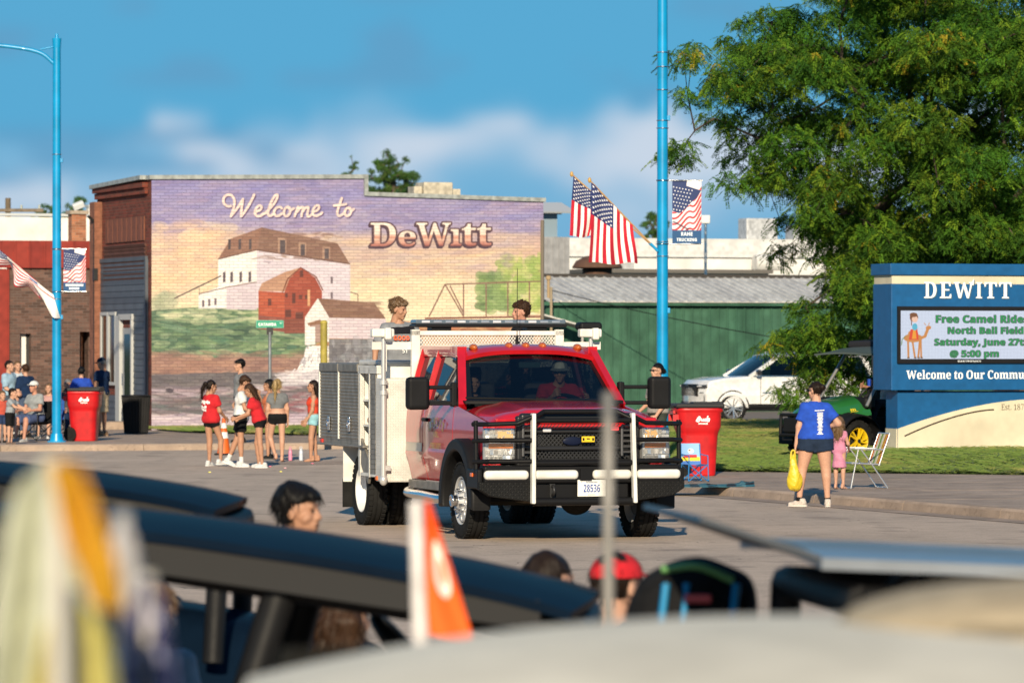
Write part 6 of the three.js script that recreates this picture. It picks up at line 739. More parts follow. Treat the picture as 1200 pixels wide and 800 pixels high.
// a side-by-side utility vehicle; opts: bodyM, hoodM, rimM, roofM, roof(u,v) shape, posts
function sideBySide(name, label, p, turn, o) {
  const t = thing(name, label, 'utility vehicle', p, turn), R = o.R ?? 0.33, wb = o.wb ?? 2.0, rear = -wb - 0.55;
  const hood = part('hood', sheet((u, v) => { const x = lerp(-0.62, 0.62, u) * lerp(0.78, 1, v), z = lerp(0.62, -0.42, v), e = Math.abs(2 * u - 1); return [x, lerp(0.8, 1.08, Math.sqrt(v)) + 0.05 * (1 - e * e) - 0.28 * e ** 5, z]; }, 20, 14, 0.03), o.hoodM, t);
  if (o.badge) part('hood_badge', keep(surf((u, v) => { const z = lerp(0.02, -0.32, u), y = lerp(0.84, 0.92, v); return [o.badge.s * (0.545 - 0.06 * v), y + 0.03 * u, z]; }, 4, 2)), std([1, 1, 1], 0.5, 0, { map: o.badge.tex, alphaTest: 0.4 }), hood);
  part('body', [rbox(1.1, 0.4, 0.7, 0.08, 0, 0.62, 0.2), rbox(1.2, 0.16, wb - 0.5, 0.05, 0, 0.38, -wb / 2), rbox(1.3, 0.42, 0.9, 0.05, 0, 0.86, rear + 0.35), rbox(1.28, 0.35, 0.5, 0.06, 0, 0.62, -wb * 0.6)], o.bodyM, t); part('front_bumper', [...polyPipe([[-0.5, 0.45, 0.72], [-0.5, 0.8, 0.7], [0.5, 0.8, 0.7], [0.5, 0.45, 0.72], [-0.5, 0.45, 0.72]], 0.03), rbox(0.9, 0.26, 0.06, 0.03, 0, 0.62, 0.68), rod([-0.5, 0.6, 0.7], [-0.45, 0.6, 0.45], 0.03), rod([0.5, 0.6, 0.7], [0.45, 0.6, 0.45], 0.03)], BLACKP, t);
  for (const s of [-1, 1]) for (const f of [sheet((u, v) => { const a = lerp(-0.15, Math.PI + 0.35, u), r = R + 0.13; return [s * lerp(0.46, 0.8, v), R + r * Math.sin(a) * (1 - 0.1 * v), r * Math.cos(a)]; }, 18, 4, 0.025), sheet((u, v) => { const a = lerp(0.1, Math.PI - 0.1, u), r = R + 0.12; return [s * lerp(0.5, 0.78, v), R + r * Math.sin(a), -wb + r * Math.cos(a)]; }, 16, 3, 0.025)]) part('fender', f, BLACKP, t);
  for (const s of [-1, 1]) { const se = part('seat', [rbox(0.54, 0.14, 0.52, 0.05, s * 0.3, 0.82, -wb * 0.6), rbox(0.54, 0.62 + (o.seatUp ?? 0), 0.13, 0.06, s * 0.3, 1.14 + (o.seatUp ?? 0) / 2, -wb * 0.6 - 0.3, 0.15)], std([0.02, 0.02, 0.021], 0.7), t); }
  const [sy, sz] = o.steer ?? [1.14, -0.62]; part('steering_wheel', [tor(0.17, 0.022, 0.3, sy, sz, -0.7, 0, 0), rod([0.3, sy, sz], [0.3, 0.98, sz + 0.2], 0.03), bar([0.14, sy, sz], [0.46, sy, sz], 0.03, 0.02), rod([0.3, sy, sz], [0.3, sy - 0.12, sz + 0.1], 0.022)], DARKM, t); part('dashboard', [rbox(1.2, 0.22, 0.25, 0.06, 0, 1.0, -0.42)], BLACKP, t);
  const H = o.H ?? 1.86, f = o.front ?? [-0.38, 1.02], tp = o.top ?? [-0.8, H], bk = o.back ?? [-wb * 0.78 - 0.1, H], x0 = 0.64, x1 = 0.56, PM = o.postM ?? BLACKP, pr = o.postR ?? 0.028;
  for (const s of [-1, 1]) { part('cage_post', polyPipe([[s * x0, f[1] - 0.1, f[0] + 0.03], [s * x1, tp[1] - 0.05, tp[0]]], pr), PM, t); part('cage_post', polyPipe([[s * x1, bk[1] - 0.05, bk[0]], [s * x0, 0.75, bk[0] - 0.12]], pr), PM, t); part('cage_rail', polyPipe([[s * x1, tp[1] - 0.05, tp[0]], [s * x1, bk[1] - 0.05, bk[0]]], pr), PM, t); if (o.mid) part('cage_post', polyPipe([[s * x1, lerp(tp[1], bk[1], 0.5) - 0.05, lerp(tp[0], bk[0], 0.5)], [s * x0, 0.75, lerp(tp[0], bk[0], 0.5) - 0.2]], pr * 1.3), PM, t); }
  for (const e of [tp, bk]) part('cage_cross', polyPipe([[-x1, e[1] - 0.05, e[0]], [x1, e[1] - 0.05, e[0]]], pr), PM, t);
  if (o.roof) { const rf = part('roof', sheet(o.roof, 20, 20, 0.03), o.roofM, t); for (const k of o.skirt ?? []) part('roof_edge', k, o.skirtM ?? BLACKP, rf); }
  for (const s of [-1, 1]) for (const z of [0, -wb]) { const w = new THREE.Group(); w.name = 'wheel'; t.add(w); w.position.set(s * 0.6, R, z); w.rotation.y = s > 0 ? 0 : Math.PI; part('tyre', tyreGeo(R, 0.26, R * 0.62, 18, 0.022), RUBBER, w); const q = R * 0.62, sp = []; for (let i = 0; i < 10; i++) { const a = i * 0.6283 + (i & 1 ? 0.13 : -0.13); sp.push(bar([0.1, 0.04 * Math.cos(a), 0.04 * Math.sin(a)], [0.115, q * 0.97 * Math.cos(a), q * 0.97 * Math.sin(a)], 0.035, 0.025)); } part('rim', [...sp, new THREE.LatheGeometry([[q, -0.1], [q - 0.02, -0.05], [q - 0.025, 0.08], [q + 0.005, 0.125], [q + 0.012, 0.12]].map((k) => new THREE.Vector2(...k)), 32).applyMatrix4(M4.makeRotationZ(-Math.PI / 2)), cyl(0.05, 0.04, 0.06, 0.09, 0, 0, 0, 0, Math.PI / 2)], o.rimM, w); part('hub', [cyl(0.12, 0.12, 0.05, 0.02, 0, 0, 0, 0, Math.PI / 2), cyl(0.035, 0.03, 0.03, 0.125, 0, 0, 0, 0, Math.PI / 2)], DARKM, w); }
  part('axle', [rod([-0.55, R, 0], [0.55, R, 0], 0.03), rod([-0.55, R, -wb], [0.55, R, -wb], 0.03), bar([-0.3, 0.42, 0.3], [-0.3, 0.42, rear + 0.2], 0.06, 0.06), bar([0.3, 0.42, 0.3], [0.3, 0.42, rear + 0.2], 0.06, 0.06)], DARKM, t);
  return t;
}
const GATOR = { turn: -50 * Math.PI / 180, p: null };
{ // green and yellow one by the sign
  const th = GATOR.turn, w = at(1002, 520, 81.6), y = 0.145; GATOR.p = V(w.x - 0.62 * Math.cos(th), y, -81.6 + 0.62 * Math.sin(th));
  const bt = paint(256, 64, (c, W, h) => { c.clearRect(0, 0, W, h); c.fillStyle = '#e8c81c'; for (let i = 0; i < 6; i++) { c.beginPath(); c.moveTo(14 + i * 36, 46); c.lineTo(24 + i * 36, 14); c.lineTo(44 + i * 36, 14); c.lineTo(36 + i * 36, 46); c.fill(); } c.fillRect(0, 54, W, 5); });
  sideBySide('side_by_side', 'green and black side by side with yellow wheels beside the monument sign', GATOR.p, th, { R: 0.35, hoodM: std([0.018, 0.13, 0.03], 0.3, 0, { clearcoat: 0.8 }), bodyM: BLACKP, rimM: std([0.75, 0.5, 0.01], 0.4), roofM: std([0.09, 0.11, 0.10], 0.4, 0.2), badge: { s: 1, tex: bt }, H: 1.97, postM: std([0.3, 0.3, 0.3], 0.3, 0.5), postR: 0.03, front: [-0.3, 1.05], top: [-0.95, 1.93], back: [-1.6, 2.0],
    roof: (u, v) => [lerp(-0.66, 0.66, u), lerp(1.86, 1.97, sstep(0, 0.6, v)) + 0.03 * (1 - (2 * u - 1) ** 2), lerp(-0.25, -1.75, v)], skirt: [bend(rbox(1.2, 0.13, 0.7, 0.05, 0, 0, 0), (x, y2, z) => [x, 2.04 + y2 - 0.05 * z, -1.35 + z])], skirtM: std([0.02, 0.02, 0.024], 0.7) });
}
// ---------------------------------------------------------------- blurred things close to the camera
{
  const navy = std([0.004, 0.011, 0.024], 0.5, 0, { specularIntensity: 0, clearcoat: 0.14, clearcoatRoughness: 0.12, map: rep(V3, 0.6) }), skirtM = std([0.012, 0.012, 0.013], 0.6);
  // sporty one with a long dark blue roof that slopes to its front, nose to the right
  const turn = 90 * Math.PI / 180 - 0.05, d = 14.2, nose = at(706, 700, d), drop = (u) => 0.0;
  const roof = (len, y0, y1, w) => (u, v) => { const e = 2 * u - 1, z = -v * len; return [e * w, lerp(y0, y1, v) + 0.022 * (1 - e * e) - 0.03 * Math.exp(-v * 9) + 0.025 * Math.sin(v * 3.14) - 0.03 * Math.exp(-(1 - v) * 14), z - 0.06 * e * e]; };
  const mk = (label, name, p, tn, len, y0, y1, zoff, w, o2) => sideBySide(name, label, p, tn, { hoodM: navy, bodyM: BLACKP, rimM: DARKM, roofM: navy, H: y1, postR: 0.042, mid: true, seatUp: 0.16, wb: len + 0.35, front: [zoff - 0.1, 1.0], top: [zoff - 0.05, y0 - 0.05], back: [zoff - len + 0.1, y1 - 0.06], roof: (u, v) => { const q = roof(len, y0, y1, w)(u, v); return [q[0], q[1], q[2] + zoff]; },
    skirt: [-1, 1].map((s) => sheet((u, v) => { const z = zoff - (0.08 + 0.92 * u) * len, y = lerp(y0, y1, 0.08 + 0.92 * u) - 0.02 - (o2 ?? 0.09) * v; return [s * (w - 0.015 + 0.02 * v), y, s > 0 ? z : z]; }, 16, 3, 0.02)), skirtM });
  { const y0 = EYE - (712 - HY) * d / F, y1 = EYE - (602 - HY) * d / F; mk('dark navy side by side with a long sloping roof and black side rail', 'side_by_side', V(nose.x - 0.0, 0, -d - 0.62), turn, 1.95, y0 + 0.02, y1 + 0.02, 0.0, 0.66); }
  { const dd = 18.5, y1 = EYE - (537 - HY) * dd / F, y0 = EYE - (597 - HY) * dd / F, nz = at(276, 600, dd); mk('second navy side by side parked behind the sloping roofed one', 'side_by_side', V(nz.x, 0, -dd - 0.62), turn + 0.02, 1.8, y0 + 0.03, y1, 0, 0.66, 0.15); }
}
{ // pale one on the right: flat light roof panel on a black cage
  const d = 12.2, silver = std([0.26, 0.29, 0.33], 0.35, 0.2, { clearcoat: 0.2, map: rep(V3, 0.6) }), turn = -90 * Math.PI / 180 + 0.12, nose = at(905, 660, d), yF = EYE - (652 - HY) * d / F;
  const t = sideBySide('side_by_side', 'black caged side by side under a flat pale roof panel', V(nose.x + 0.05, 0, -d - 0.55), turn, { hoodM: BLACKP, bodyM: BLACKP, rimM: DARKM, roofM: silver, H: yF, postR: 0.045, wb: 2.1, steer: [1.45, -0.24], front: [-0.15, 1.05], top: [-0.12, yF - 0.07], back: [-1.5, yF - 0.13],
    roof: (u, v) => { const e = 2 * u - 1; return [e * 0.63, lerp(yF, yF - 0.07, v) + 0.02 * (1 - e * e), -v * 1.55]; }, skirt: [sheet((u, v) => { const e = 2 * u - 1; return [e * lerp(0.6, 0.5, v), lerp(yF - 0.01, yF + 0.09, v), lerp(0.0, 0.3, v)]; }, 8, 4, 0.015)], skirtM: std([0.05, 0.06, 0.075], 0.35) });
}
{ // tan suv right in front of the lens: its roof fills the bottom edge
  const m = std([0.82, 0.75, 0.6], 0.7, 0.0, { specularIntensity: 0.25, map: rep(V3, 0.5) });
  const c = suv('parked_suv', 'tan suv parked in front of the side by sides', 'car', [0.36, 0, -7.85], Math.PI + 0.03, null, { m, wb: 2.9, plain: true }); c.scale.setScalar(0.928);
  solo('cargo_bag', [bend(sph(1, 0, 0, 0, 1, 1, 1, 28), (x, y, z) => [0.83 + 0.42 * Math.sign(x) * Math.abs(x) ** 0.8, 1.765 + 0.085 * y + 0.02 * n3(x, y, z, 3), -6.15 + 0.3 * z])], cloth([0.5, 0.4, 0.26]), 'tan soft cargo bag lying on the roof of the tan suv', 'bag');
}
// ---------------------------------------------------------------- lamp posts with banners and flags
const BLUEP = std([0.0, 0.30, 0.62], 0.35, 0, { map: rep(V1, 0.7), clearcoat: 0.3 });
const usFlag = paint(760, 400, (c, w, h) => { for (let i = 0; i < 13; i++) { c.fillStyle = i & 1 ? '#f2efec' : '#b4142c'; c.fillRect(0, i * h / 13, w, h / 13 + 1); } c.fillStyle = '#1c2a5c'; c.fillRect(0, 0, w * 0.4, h * 7 / 13); c.fillStyle = '#f4f2f0'; for (let r = 0; r < 9; r++) for (let k = 0; k < (r & 1 ? 5 : 6); k++) { const x = (r & 1 ? 2 : 1) * w * 0.4 / 12 + k * w * 0.4 / 6, y = (r + 1) * h * 7 / 13 / 10; c.beginPath(); for (let i = 0; i < 10; i++) { const a = i * 0.6283 - 1.5708, q = i & 1 ? 5.5 : 12; c.lineTo(x + q * Math.cos(a), y + q * Math.sin(a)); } c.fill(); } });
const flagM = std([1, 1, 1], 0.85, 0, { map: usFlag, bumpMap: rep(NF, 8), bumpScale: 0.001 });
function banner(words) { return paint(256, 520, (c, w, h) => { c.fillStyle = '#e9e4e2'; c.fillRect(0, 0, w, h); const r = rng(3);
  for (let i = 0; i < 9; i++) { c.strokeStyle = i & 1 ? '#b23a44' : '#c9545c'; c.lineWidth = 17; c.beginPath(); const y = 150 + i * 48; c.moveTo(-10, y + 110); c.bezierCurveTo(70, y + 150, 110, y - 20, 170, y + 10); c.bezierCurveTo(210, y + 30, 230, y - 60, 270, y - 110); c.stroke(); }
  c.fillStyle = '#2b3a66'; c.beginPath(); c.moveTo(0, 0); c.lineTo(130, 0); c.lineTo(125, 40); c.lineTo(256, 80); c.lineTo(210, 150); c.bezierCurveTo(150, 180, 130, 240, 60, 270); c.lineTo(0, 250); c.fill(); c.fillStyle = '#f4f2f2'; for (let i = 0; i < 52; i++) { const x = 12 + (i % 8) * 27 + (((i / 8) | 0) & 1) * 12, y = 50 + ((i / 8) | 0) * 31 + (i % 8) * 5; if (x < 215 - y * 0.3) { c.beginPath(); for (let k = 0; k < 10; k++) { const a = k * 0.6283, q = k & 1 ? 3.5 : 8; c.lineTo(x + q * Math.cos(a), y + q * Math.sin(a)); } c.fill(); } }
  c.fillStyle = 'rgba(20,24,48,0.5)'; c.beginPath(); c.moveTo(10, 330); c.lineTo(150, 400); c.lineTo(140, 412); c.lineTo(0, 345); c.fill();
  c.fillStyle = '#27507c'; c.fillRect(0, h - 108, w, 108); c.fillStyle = '#f2f4f4'; c.textAlign = 'center'; if (!words) { for (const [x, y, n] of [[26, h - 88, 12], [66, h - 46, 7]]) for (let i = 0; i < n; i++) c.fillRect(x + i * 17, y, 13, 26); return; } c.font = 'bold 42px sans-serif'; c.fillText(words[0], w / 2, h - 62); c.font = 'bold 38px sans-serif'; c.save(); c.translate(w / 2, h - 16); c.scale(0.95, 1); c.fillText(words[1], 0, 0); c.restore(); }); }
function lampPost(label, p, H, armTurn, bannerSpec, ph) {
  const t = thing('street_lamp', label, 'street lamp', p), r = 0.102;
  part('pole', [rod([0, 0, 0], [0, H, 0], r, r * 0.82, 20), cyl(0.2, 0.2, 0.03, 0, 0.015, 0), cyl(0.15, 0.12, 0.16, 0, 0.1, 0)], BLUEP, t); part('finial', [cyl(0.085, 0.1, 0.2, 0, H + 0.08, 0), cyl(0.04, 0.03, 0.12, 0, H + 0.22, 0)], BLUEP, t);
  const c = Math.cos(armTurn), s = Math.sin(armTurn), Q = (x, y) => [x * c, y, -x * s]; part('arm', [pipe([Q(0.05, H - 0.35), Q(0.35, H - 0.12), Q(0.9, H + 0.0), Q(1.6, H + 0.06), Q(2.1, H + 0.08)], 0.045, 26, 10), rod(Q(0.0, H + 0.02), Q(0.35, H - 0.05), 0.02)], BLUEP, t); const hd = part('lamp_head', [bend(rbox(0.7, 0.14, 0.3, 0.06, 0, 0, 0), (x, y, z) => { const q = Q(2.3 + x, 0); return [q[0] + z * s, H + 0.08 + y - 0.02 * x, q[2] + z * c]; })], std([0.62, 0.64, 0.64], 0.4, 0.3), t);
  for (const y of ph) part('strap', [tor(r * 0.97, 0.008, 0, y, 0, Math.PI / 2, 0, 0, 24, 6), box(0.03, 0.025, 0.02, 0, y, r * 0.98)], CHROME, t);
  for (const y of [2.62, 5.9]) part('outlet_box', [rbox(0.06, 0.09, 0.08, 0.01, r, y, 0)], BLUEP, t);
  const { y0, y1, x0, x1, map } = bannerSpec, z = 0.02; for (const y of [y0 - 0.01, y1 + 0.01]) part('banner_arm', [rod([0, y, z], [x1 + 0.02, y, z], 0.011), tor(r, 0.01, 0, y, 0, Math.PI / 2, 0, 0, 24, 6)], STEEL, t);
  const b = part('banner', sheet((u, v) => [lerp(x0, x1, u), lerp(y0, y1, v), z + 0.02 * Math.sin(u * 3 + v * 4)], 8, 14, 0.003), std([1, 1, 1], 0.8, 0, { map }), t);
  return t;
}
const RP = V((776.5 - 600) * 80 / F, 0.13, -80), LP = V((66 - 600) * 98.3 / F, 0.13, -98.3);
const rY = (py, d) => EYE - (py - HY) * d / F - 0.13;
lampPost('blue street lamp post beside the red bin with two flags', RP, 8.9, Math.PI, { y0: rY(285, 80), y1: rY(212, 80), x0: (788 - 776.5) * 80 / F, x1: (822 - 776.5) * 80 / F, map: banner(['RAHE', 'TRUCKING']) }, [rY(61, 80), rY(78, 80), rY(105, 80), rY(141, 80), rY(150, 80), rY(211, 80), rY(283, 80), rY(300, 80)]);
lampPost('blue street lamp post on the far pavement by the seated crowd', LP, rY(55, 98.3), Math.PI, { y0: rY(341, 98.3), y1: rY(292, 98.3), x0: (74 - 66) * 98.3 / F, x1: (100 - 66) * 98.3 / F, map: banner() }, [rY(180, 98), rY(292, 98), rY(350, 98)]);
// hanging flags on slanted staffs; the cloth falls from its hoist along the staff
function staffFlag(label, base, tip, len0, len1, fall, seed, m = flagM, gather = 0) {
  const t = thing('flag', label, 'flag', base, 0, undefined), b = V(0, 0, 0), e = tip.clone().sub(base), L = e.length(), dir = e.clone().normalize(); part('staff', [rod(b, e, 0.014)], std([0.4, 0.24, 0.1], 0.5), t); part('finial', [sph(0.03, e.x, e.y, e.z, 1, 1.6, 1)], std([0.5, 0.3, 0.08], 0.4), t); part('bracket', [rod(dir.clone().multiplyScalar(-0.06), dir.clone().multiplyScalar(0.12), 0.024), ], BLUEP, t);
  part('cloth', sheet((u, v) => { const h = dir.clone().multiplyScalar(L - 0.04 - u * len0), k = v * (len1 + (h.y - (dir.y * (L - 0.04)))), w = 0.085 * Math.sin(u * 13 + v * 2.6 + seed) * (0.2 + v), w2 = 0.03 * Math.sin(u * 5 + v * 3 + seed * 2) * v; return [h.x + fall[0] * k * (0.3 + 0.7 * v) + w2 + gather * (u - 0.5) * v, h.y - k * 0.985 + 0.02 * Math.sin(u * 9 + seed) * v, h.z + w + fall[2] * k]; }, 40, 30, 0.003, (u, v) => [v, 1 - u]), m, t); return t;
}
{
  const B = at(768, 291, 79.85), T1 = at(691, 211, 79.75); staffFlag('front one of two national flags on the pole by the bin', B, T1, 1.02, 1.4, [0.02, 0, 0.02], 0.4, flagM, 0.1);
  const B2 = at(767, 290, 80.15), T2 = at(670, 204, 80.7); staffFlag('rear one of two national flags on the pole by the bin', B2, T2, 0.9, 1.06, [-0.08, 0, 0.02], 2.1);
  // wind-blown pair on the left lamp
  const b = at(62, 347, 98.2), tp = at(-6, 290, 98), t = thing('flag', 'twisted national flag streaming from the far lamp post', 'flag', b), e = tp.clone().sub(b); part('staff', [rod(V(0, 0, 0), e, 0.014)], std([0.6, 0.58, 0.52], 0.5), t); part('bracket', [rod(e.clone().multiplyScalar(-0.02), e.clone().multiplyScalar(0.06), 0.022)], BLUEP, t);
  part('cloth', sheet((u, v) => { const s = e.clone().multiplyScalar(1 - 0.72 * v); const dn = 0.42 * u * (0.55 + 0.45 * Math.abs(Math.cos(v * 5.2 + 0.4))); return [s.x + 0.1 * u * Math.sin(v * 7), s.y + 0.03 - dn, s.z + 0.22 * Math.sin(u * 2.6 + v * 9) * u]; }, 20, 40, 0.003, (u, v) => [v, 1 - u]), flagM, t);
  const b2 = at(65, 351, 98.25), w = thing('flag', 'white flag with a red stripe bunched below the twisted flag', 'flag', b2), wt = paint(256, 200, (c, W, h) => { c.fillStyle = '#eeebe4'; c.fillRect(0, 0, W, h); c.fillStyle = '#c4545c'; c.fillRect(0, 30, W, 14); c.fillStyle = '#3f5a96'; c.fillRect(0, 0, 90, 22); }); const e2 = at(34, 328, 98.1).sub(b2); part('staff', [rod(V(0, 0, 0), e2, 0.012)], std([0.6, 0.58, 0.52], 0.5), w);
  part('cloth', sheet((u, v) => { const s = e2.clone().multiplyScalar(1.0 - 0.95 * u); return [s.x + 0.18 * v * (1 - u) - 0.02 + 0.14 * v, s.y - 0.55 * v * (0.75 + 0.25 * Math.sin(u * 3.2)) + 0.08 * (1 - v), s.z + 0.06 + 0.1 * Math.sin(u * 7 + v * 3) * v]; }, 20, 16, 0.003, (u, v) => [u, 1 - v]), std([1, 1, 1], 0.85, 0, { map: wt }), w);
}
// ---------------------------------------------------------------- bins
function wheelieBin(label, p, turn, logo) {
  const t = thing('wheelie_bin', label, 'bin', p, turn, undefined), red = std([0.56, 0.006, 0.01], 0.42, 0, { map: rep(V1, 1.5), clearcoat: 0.15 });
  const sec = (y, w, d, r = 0.07) => { const s = []; for (let i = 0; i < 32; i++) { const a = i / 32 * 6.2832, c = Math.cos(a), q = Math.sin(a), k = 1 / Math.pow(Math.abs(c) ** 6 + Math.abs(q) ** 6, 1 / 6); s.push([c * k * w / 2, y, q * k * d / 2]); } return s; };
  const rows = [[0.0, 0.56, 0.58], [0.02, 0.6, 0.62], [0.62, 0.68, 0.72], [0.68, 0.71, 0.76], [0.76, 0.78, 0.84], [0.98, 0.8, 0.86], [1.0, 0.86, 0.92], [1.04, 0.86, 0.92], [1.05, 0.84, 0.9]].map((k) => sec(...k));
  part('tub', [surf((u, v) => { const a = Math.min(rows.length - 1, Math.round(v * (rows.length - 1))), i = Math.round(u * 32) % 32; return rows[a][i]; }, 32, rows.length - 1), box(0.5, 0.02, 0.5, 0, 0.012, 0), box(0.04, 0.05, 0.5, -0.44, 0.99, 0), box(0.1, 0.1, 0.06, -0.42, 0.9, 0.3), box(0.1, 0.1, 0.06, -0.42, 0.9, -0.3)].map((g) => { delete g.userData.keep; return g; }), red, t);
  const lid = part('lid', [bend(rbox(0.86, 0.07, 0.92, 0.03, 0, 0, 0), (x, y, z) => [x, 1.085 + y + 0.02 * (1 - (x / 0.43) ** 2), z])], std([0.03, 0.03, 0.032], 0.5), t); part('lid_rib', [rbox(0.4, 0.03, 0.5, 0.012, 0.1, 1.13, 0), rbox(0.16, 0.05, 0.5, 0.02, 0.36, 1.125, 0)], std([0.03, 0.03, 0.032], 0.5), lid); part('handle', [rod([-0.47, 1.06, -0.28], [-0.47, 1.06, 0.28], 0.018)], BLACKP, t);
  for (const s of [-1, 1]) part('wheel', [cyl(0.15, 0.15, 0.07, -0.3, 0.15, s * 0.37, Math.PI / 2, 0, 0, 24), cyl(0.08, 0.08, 0.09, -0.3, 0.15, s * 0.37, Math.PI / 2, 0, 0, 16)], RUBBER, t); part('axle', [rod([-0.3, 0.15, -0.38], [-0.3, 0.15, 0.38], 0.014)], STEEL, t);
  t.scale.set(0.88, 1, 0.88); part('printed_logo', keep(put(new THREE.PlaneGeometry(0.3, 0.2), 0.05, 0.87, 0.432, -0.06)), std([0.9, 0.9, 0.9], 0.5, 0, { map: logo, alphaTest: 0.4 }), t); return t;
}
const binLogo = paint(300, 200, (c, w, h) => { c.clearRect(0, 0, w, h); c.strokeStyle = '#fff'; c.lineCap = c.lineJoin = 'round'; c.lineWidth = 19; c.stroke(new Path2D('M28 116C60 44 96 40 92 66C88 88 60 90 62 92C98 84 106 118 50 124C38 124 34 118 40 112M118 82C112 120 140 128 152 88C146 116 156 124 172 108C190 64 196 92 186 104C174 122 184 124 204 96M232 40C216 84 204 124 222 122C236 120 252 92 238 84C262 64 268 104 244 122')); c.fillStyle = '#fff'; for (let i = 0; i < 9; i++) c.fillRect(62 + i * 19, 146, 14, 24); });
{ const g = ground(818, 558, 0.13); wheelieBin('red wheelie bin with white lettering beside the small blue chair', [g.x, 0.134, g.z - 0.3], 0.1, binLogo); const q = ground(97, 517, 0.13); wheelieBin('red wheelie bin standing beside the man in khaki shorts', [q.x, 0.134, q.z - 0.3], -0.05, binLogo); }
{ // black slatted litter bin
  const g = ground(158, 509, 0.13), t = thing('litter_bin', 'black slatted litter bin by the grey siding', 'bin', [g.x, 0.134, g.z - 0.25]); const n = 26; for (let i = 0; i < n; i++) { const a = i / n * 6.283; part('slat', bar([0.25 * Math.cos(a), 0.04, 0.25 * Math.sin(a)], [0.31 * Math.cos(a), 0.86, 0.31 * Math.sin(a)], 0.05, 0.012), BLACKP, t); } part('liner', [cyl(0.23, 0.28, 0.78, 0, 0.42, 0)], std([0.008, 0.008, 0.008], 0.6), t); part('rim', [tor(0.315, 0.025, 0, 0.87, 0, Math.PI / 2), tor(0.255, 0.02, 0, 0.03, 0, Math.PI / 2), cyl(0.3, 0.3, 0.02, 0, 0.82, 0)], BLACKP, t);
}
// ---------------------------------------------------------------- small things on the road and pavement
{ const g = ground(262, 533), t = thing('traffic_cone', 'orange traffic cone with two white bands behind the girl', 'cone', [g.x, 0, g.z]), O = std([0.75, 0.13, 0.01], 0.55, 0, { map: V1 }), r = (y) => lerp(0.135, 0.03, y / 0.7); const seg = (y0, y1, e = 0) => cyl(r(y0) + e, r(y1) + e, y1 - y0, 0, 0.03 + (y0 + y1) / 2, 0, 0, 0, 0, 28); part('cone_body', [seg(0, 0.7)], O, t); part('base', [rbox(0.36, 0.035, 0.36, 0.015, 0, 0.018, 0)], std([0.02, 0.02, 0.02], 0.8), t); part('band', [seg(0.3, 0.42, 0.003)], WHITEP, t); part('band', [seg(0.5, 0.6, 0.003)], WHITEP, t); }
{ const bot = (px, c, label) => { const g = ground(px, 540), t = thing('water_bottle', label, 'bottle', [g.x, 0, g.z], 0); part('flask', [put(new THREE.LatheGeometry([[0.001, 0], [0.036, 0.003], [0.038, 0.02], [0.038, 0.16], [0.034, 0.185], [0.025, 0.2]].map((p) => new THREE.Vector2(...p)), 20), 0, 0, 0)], std(c, 0.4, 0.1, { map: V3 }), t); part('lid', [cyl(0.027, 0.027, 0.04, 0, 0.215, 0), tor(0.022, 0.005, 0, 0.245, 0)], std(c.map((v) => v * 0.8), 0.5), t); }; bot(340, [0.72, 0.28, 0.42], 'pink metal water bottle standing on the road'); bot(352.5, [0.62, 0.68, 0.78], 'pale white water bottle standing on the road'); }
{ // a few dropped sweets by the group
  const r = rng(44); for (let i = 0; i < 6; i++) { const g = ground(232 + 160 * r(), 541 + 16 * r()), k = [[0.6, 0.1, 0.2], [0.65, 0.6, 0.1], [0.6, 0.3, 0.35]][i % 3], w = solo('candy_wrapper', [bend(rbox(0.045, 0.018, 0.03, 0.008, 0, 0, 0), (x, y, z) => [g.x + x + 0.3 * z, 0.011 + y, g.z + z])], std(k, 0.4), ['red wrapped sweet lying on the road', 'yellow wrapped sweet lying on the road', 'pink wrapped sweet lying on the road'][i % 3], 'candy', 'sweets dropped on the road ' + ['in red', 'in yellow', 'in pink'][i % 3]); }
}
